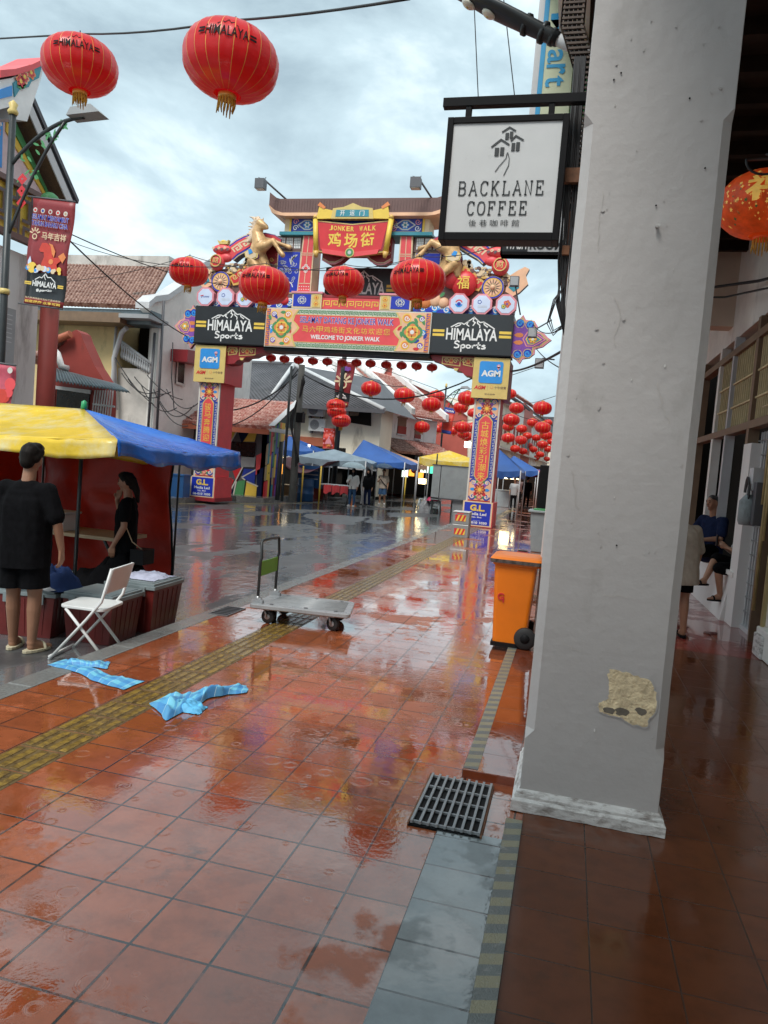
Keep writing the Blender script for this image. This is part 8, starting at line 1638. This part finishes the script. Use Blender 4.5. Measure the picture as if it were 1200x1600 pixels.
w = at(600, 731, q.y-.1); umbrella(w, .44, .20, 'small navy umbrella over the beige shirted walker', ['umbnavy'])
w = at(833, 745, 40); umbrella(w, .95, .42, 'red and blue segmented umbrella at the far right stalls', ['red', 'red', 'skyblue', 'skyblue', 'coral', 'red', 'royal', 'royal'])
q = g(826, 782, 0.); q.y = 40; q = Vector((at(824, 760, 40).x, 40, 0)); person('dark dressed shopper under the red and blue umbrella', q, rad(20), 1.66, {}, top='clothblack', bottom='clothblack', shorts=False, sleeve=1.5, shoes='dgrey', vox=.022, face=False)
q = Vector((at(803, 760, 36).x, 36.5, 0)); person('vendor in a grey top behind the pale ice chests', q, rad(190), 1.55, {}, top='grey', bottom='clothblack', shorts=False, sleeve=.8, shoes='dgrey', vox=.022, face=False)
q = Vector((at(812, 760, 44).x, 44, 0)); person('distant shopper in brown beside the warm lamp on the right', q, rad(200), 1.62, {}, top='brown', bottom='clothblack', shorts=False, sleeve=.8, shoes='dgrey', vox=.024, face=False)
# people in the arcade
c = at(1112, 800, 12.0)
seat = dict(pel=(0, 0, .80), hipL=(-.10, .04, .78), hipR=(.10, .04, .78), knL=(-.14, .44, .80), knR=(.14, .44, .80), anL=(-.13, .46, .40), anR=(.13, .46, .40), toL=(-.14, .62, .36), toR=(.14, .62, .36), che=(0, -.02, 1.10), nek=(0, -.01, 1.30), hed=(0, .03, 1.47), shL=(-.19, -.01, 1.25), shR=(.19, -.01, 1.25))
s1 = dict(seat); s1.update(elL=(-.26, .10, 1.00), wrL=(-.10, .30, .96), elR=(.27, .10, 1.00), wrR=(.12, .30, .94), fdL=(.8, .4, -.2), fdR=(-.8, .4, -.2), look=(.1, 1, -.05))
o, Pp, HH_ = person('older seated man with cropped hair in a navy T-shirt, arms folded', (c.x+.03, 12.0, .0), rad(-128), 1.75, s1, top='clothnavy', bottom='clothblack', sleeve=.75, hair='crop', hairm='hairgrey', shoes='black', skin='skin', vox=.009, topw=1.08)
s2 = dict(seat); s2.update(elL=(-.24, .12, 1.02), wrL=(-.07, .32, 1.10), elR=(.24, .12, 1.02), wrR=(.07, .34, 1.12), fdL=(.3, .7, .5), fdR=(-.3, .7, .5), look=(0, 1, -.35), knR=(.05, .42, .92), anR=(-.16, .62, .62), toR=(-.22, .76, .56), anL=(-.10, .36, .40), toL=(-.12, .52, .34))
o2, P2, H2 = person('seated person in black trousers looking at a phone, mostly behind the white post', (2.44, 10.95, -.08), rad(-100), 1.62, s2, top='grey', bottom='clothblack', sleeve=.7, shorts=True, pants_to=.78, shoes='black', vox=.009, face=True)
b = MB(); m = (P2['wrL']+P2['wrR'])/2+Vector((-.11, -.01, .07)); b.box(m.x-.008, m.x+.008, m.y-.04, m.y+.04, m.z-.07, m.z+.08, 'black'); b.box(m.x+.008, m.x+.010, m.y-.036, m.y+.036, m.z-.066, m.z+.076, 'glassdark'); tag(b.build('phone', bevel=.004), 'dark phone held by the seated person behind the white post', 'phone')
c = at(1066, 830, 9.0); person('man in a loose beige shirt, back turned, half hidden by the big column', (c.x+.02, 9.0, .0), rad(-15), 1.60, dict(che=(0, .05, 1.22), nek=(0, .10, 1.38), hed=(0, .16, 1.54), shL=(-.19, .08, 1.33), shR=(.19, .08, 1.33), elR=(.25, .07, 1.05), wrR=(.24, .12, .80), elL=(-.25, .08, 1.05), wrL=(-.24, .16, .82), fdR=(0, .05, -1)), top='clothbeige', bottom='clothblack', sleeve=.85, topw=1.22, hem=.72, shoes='black', vox=.009, pants_to=.60)
# silhouettes inside the left stall row are cloth and goods only
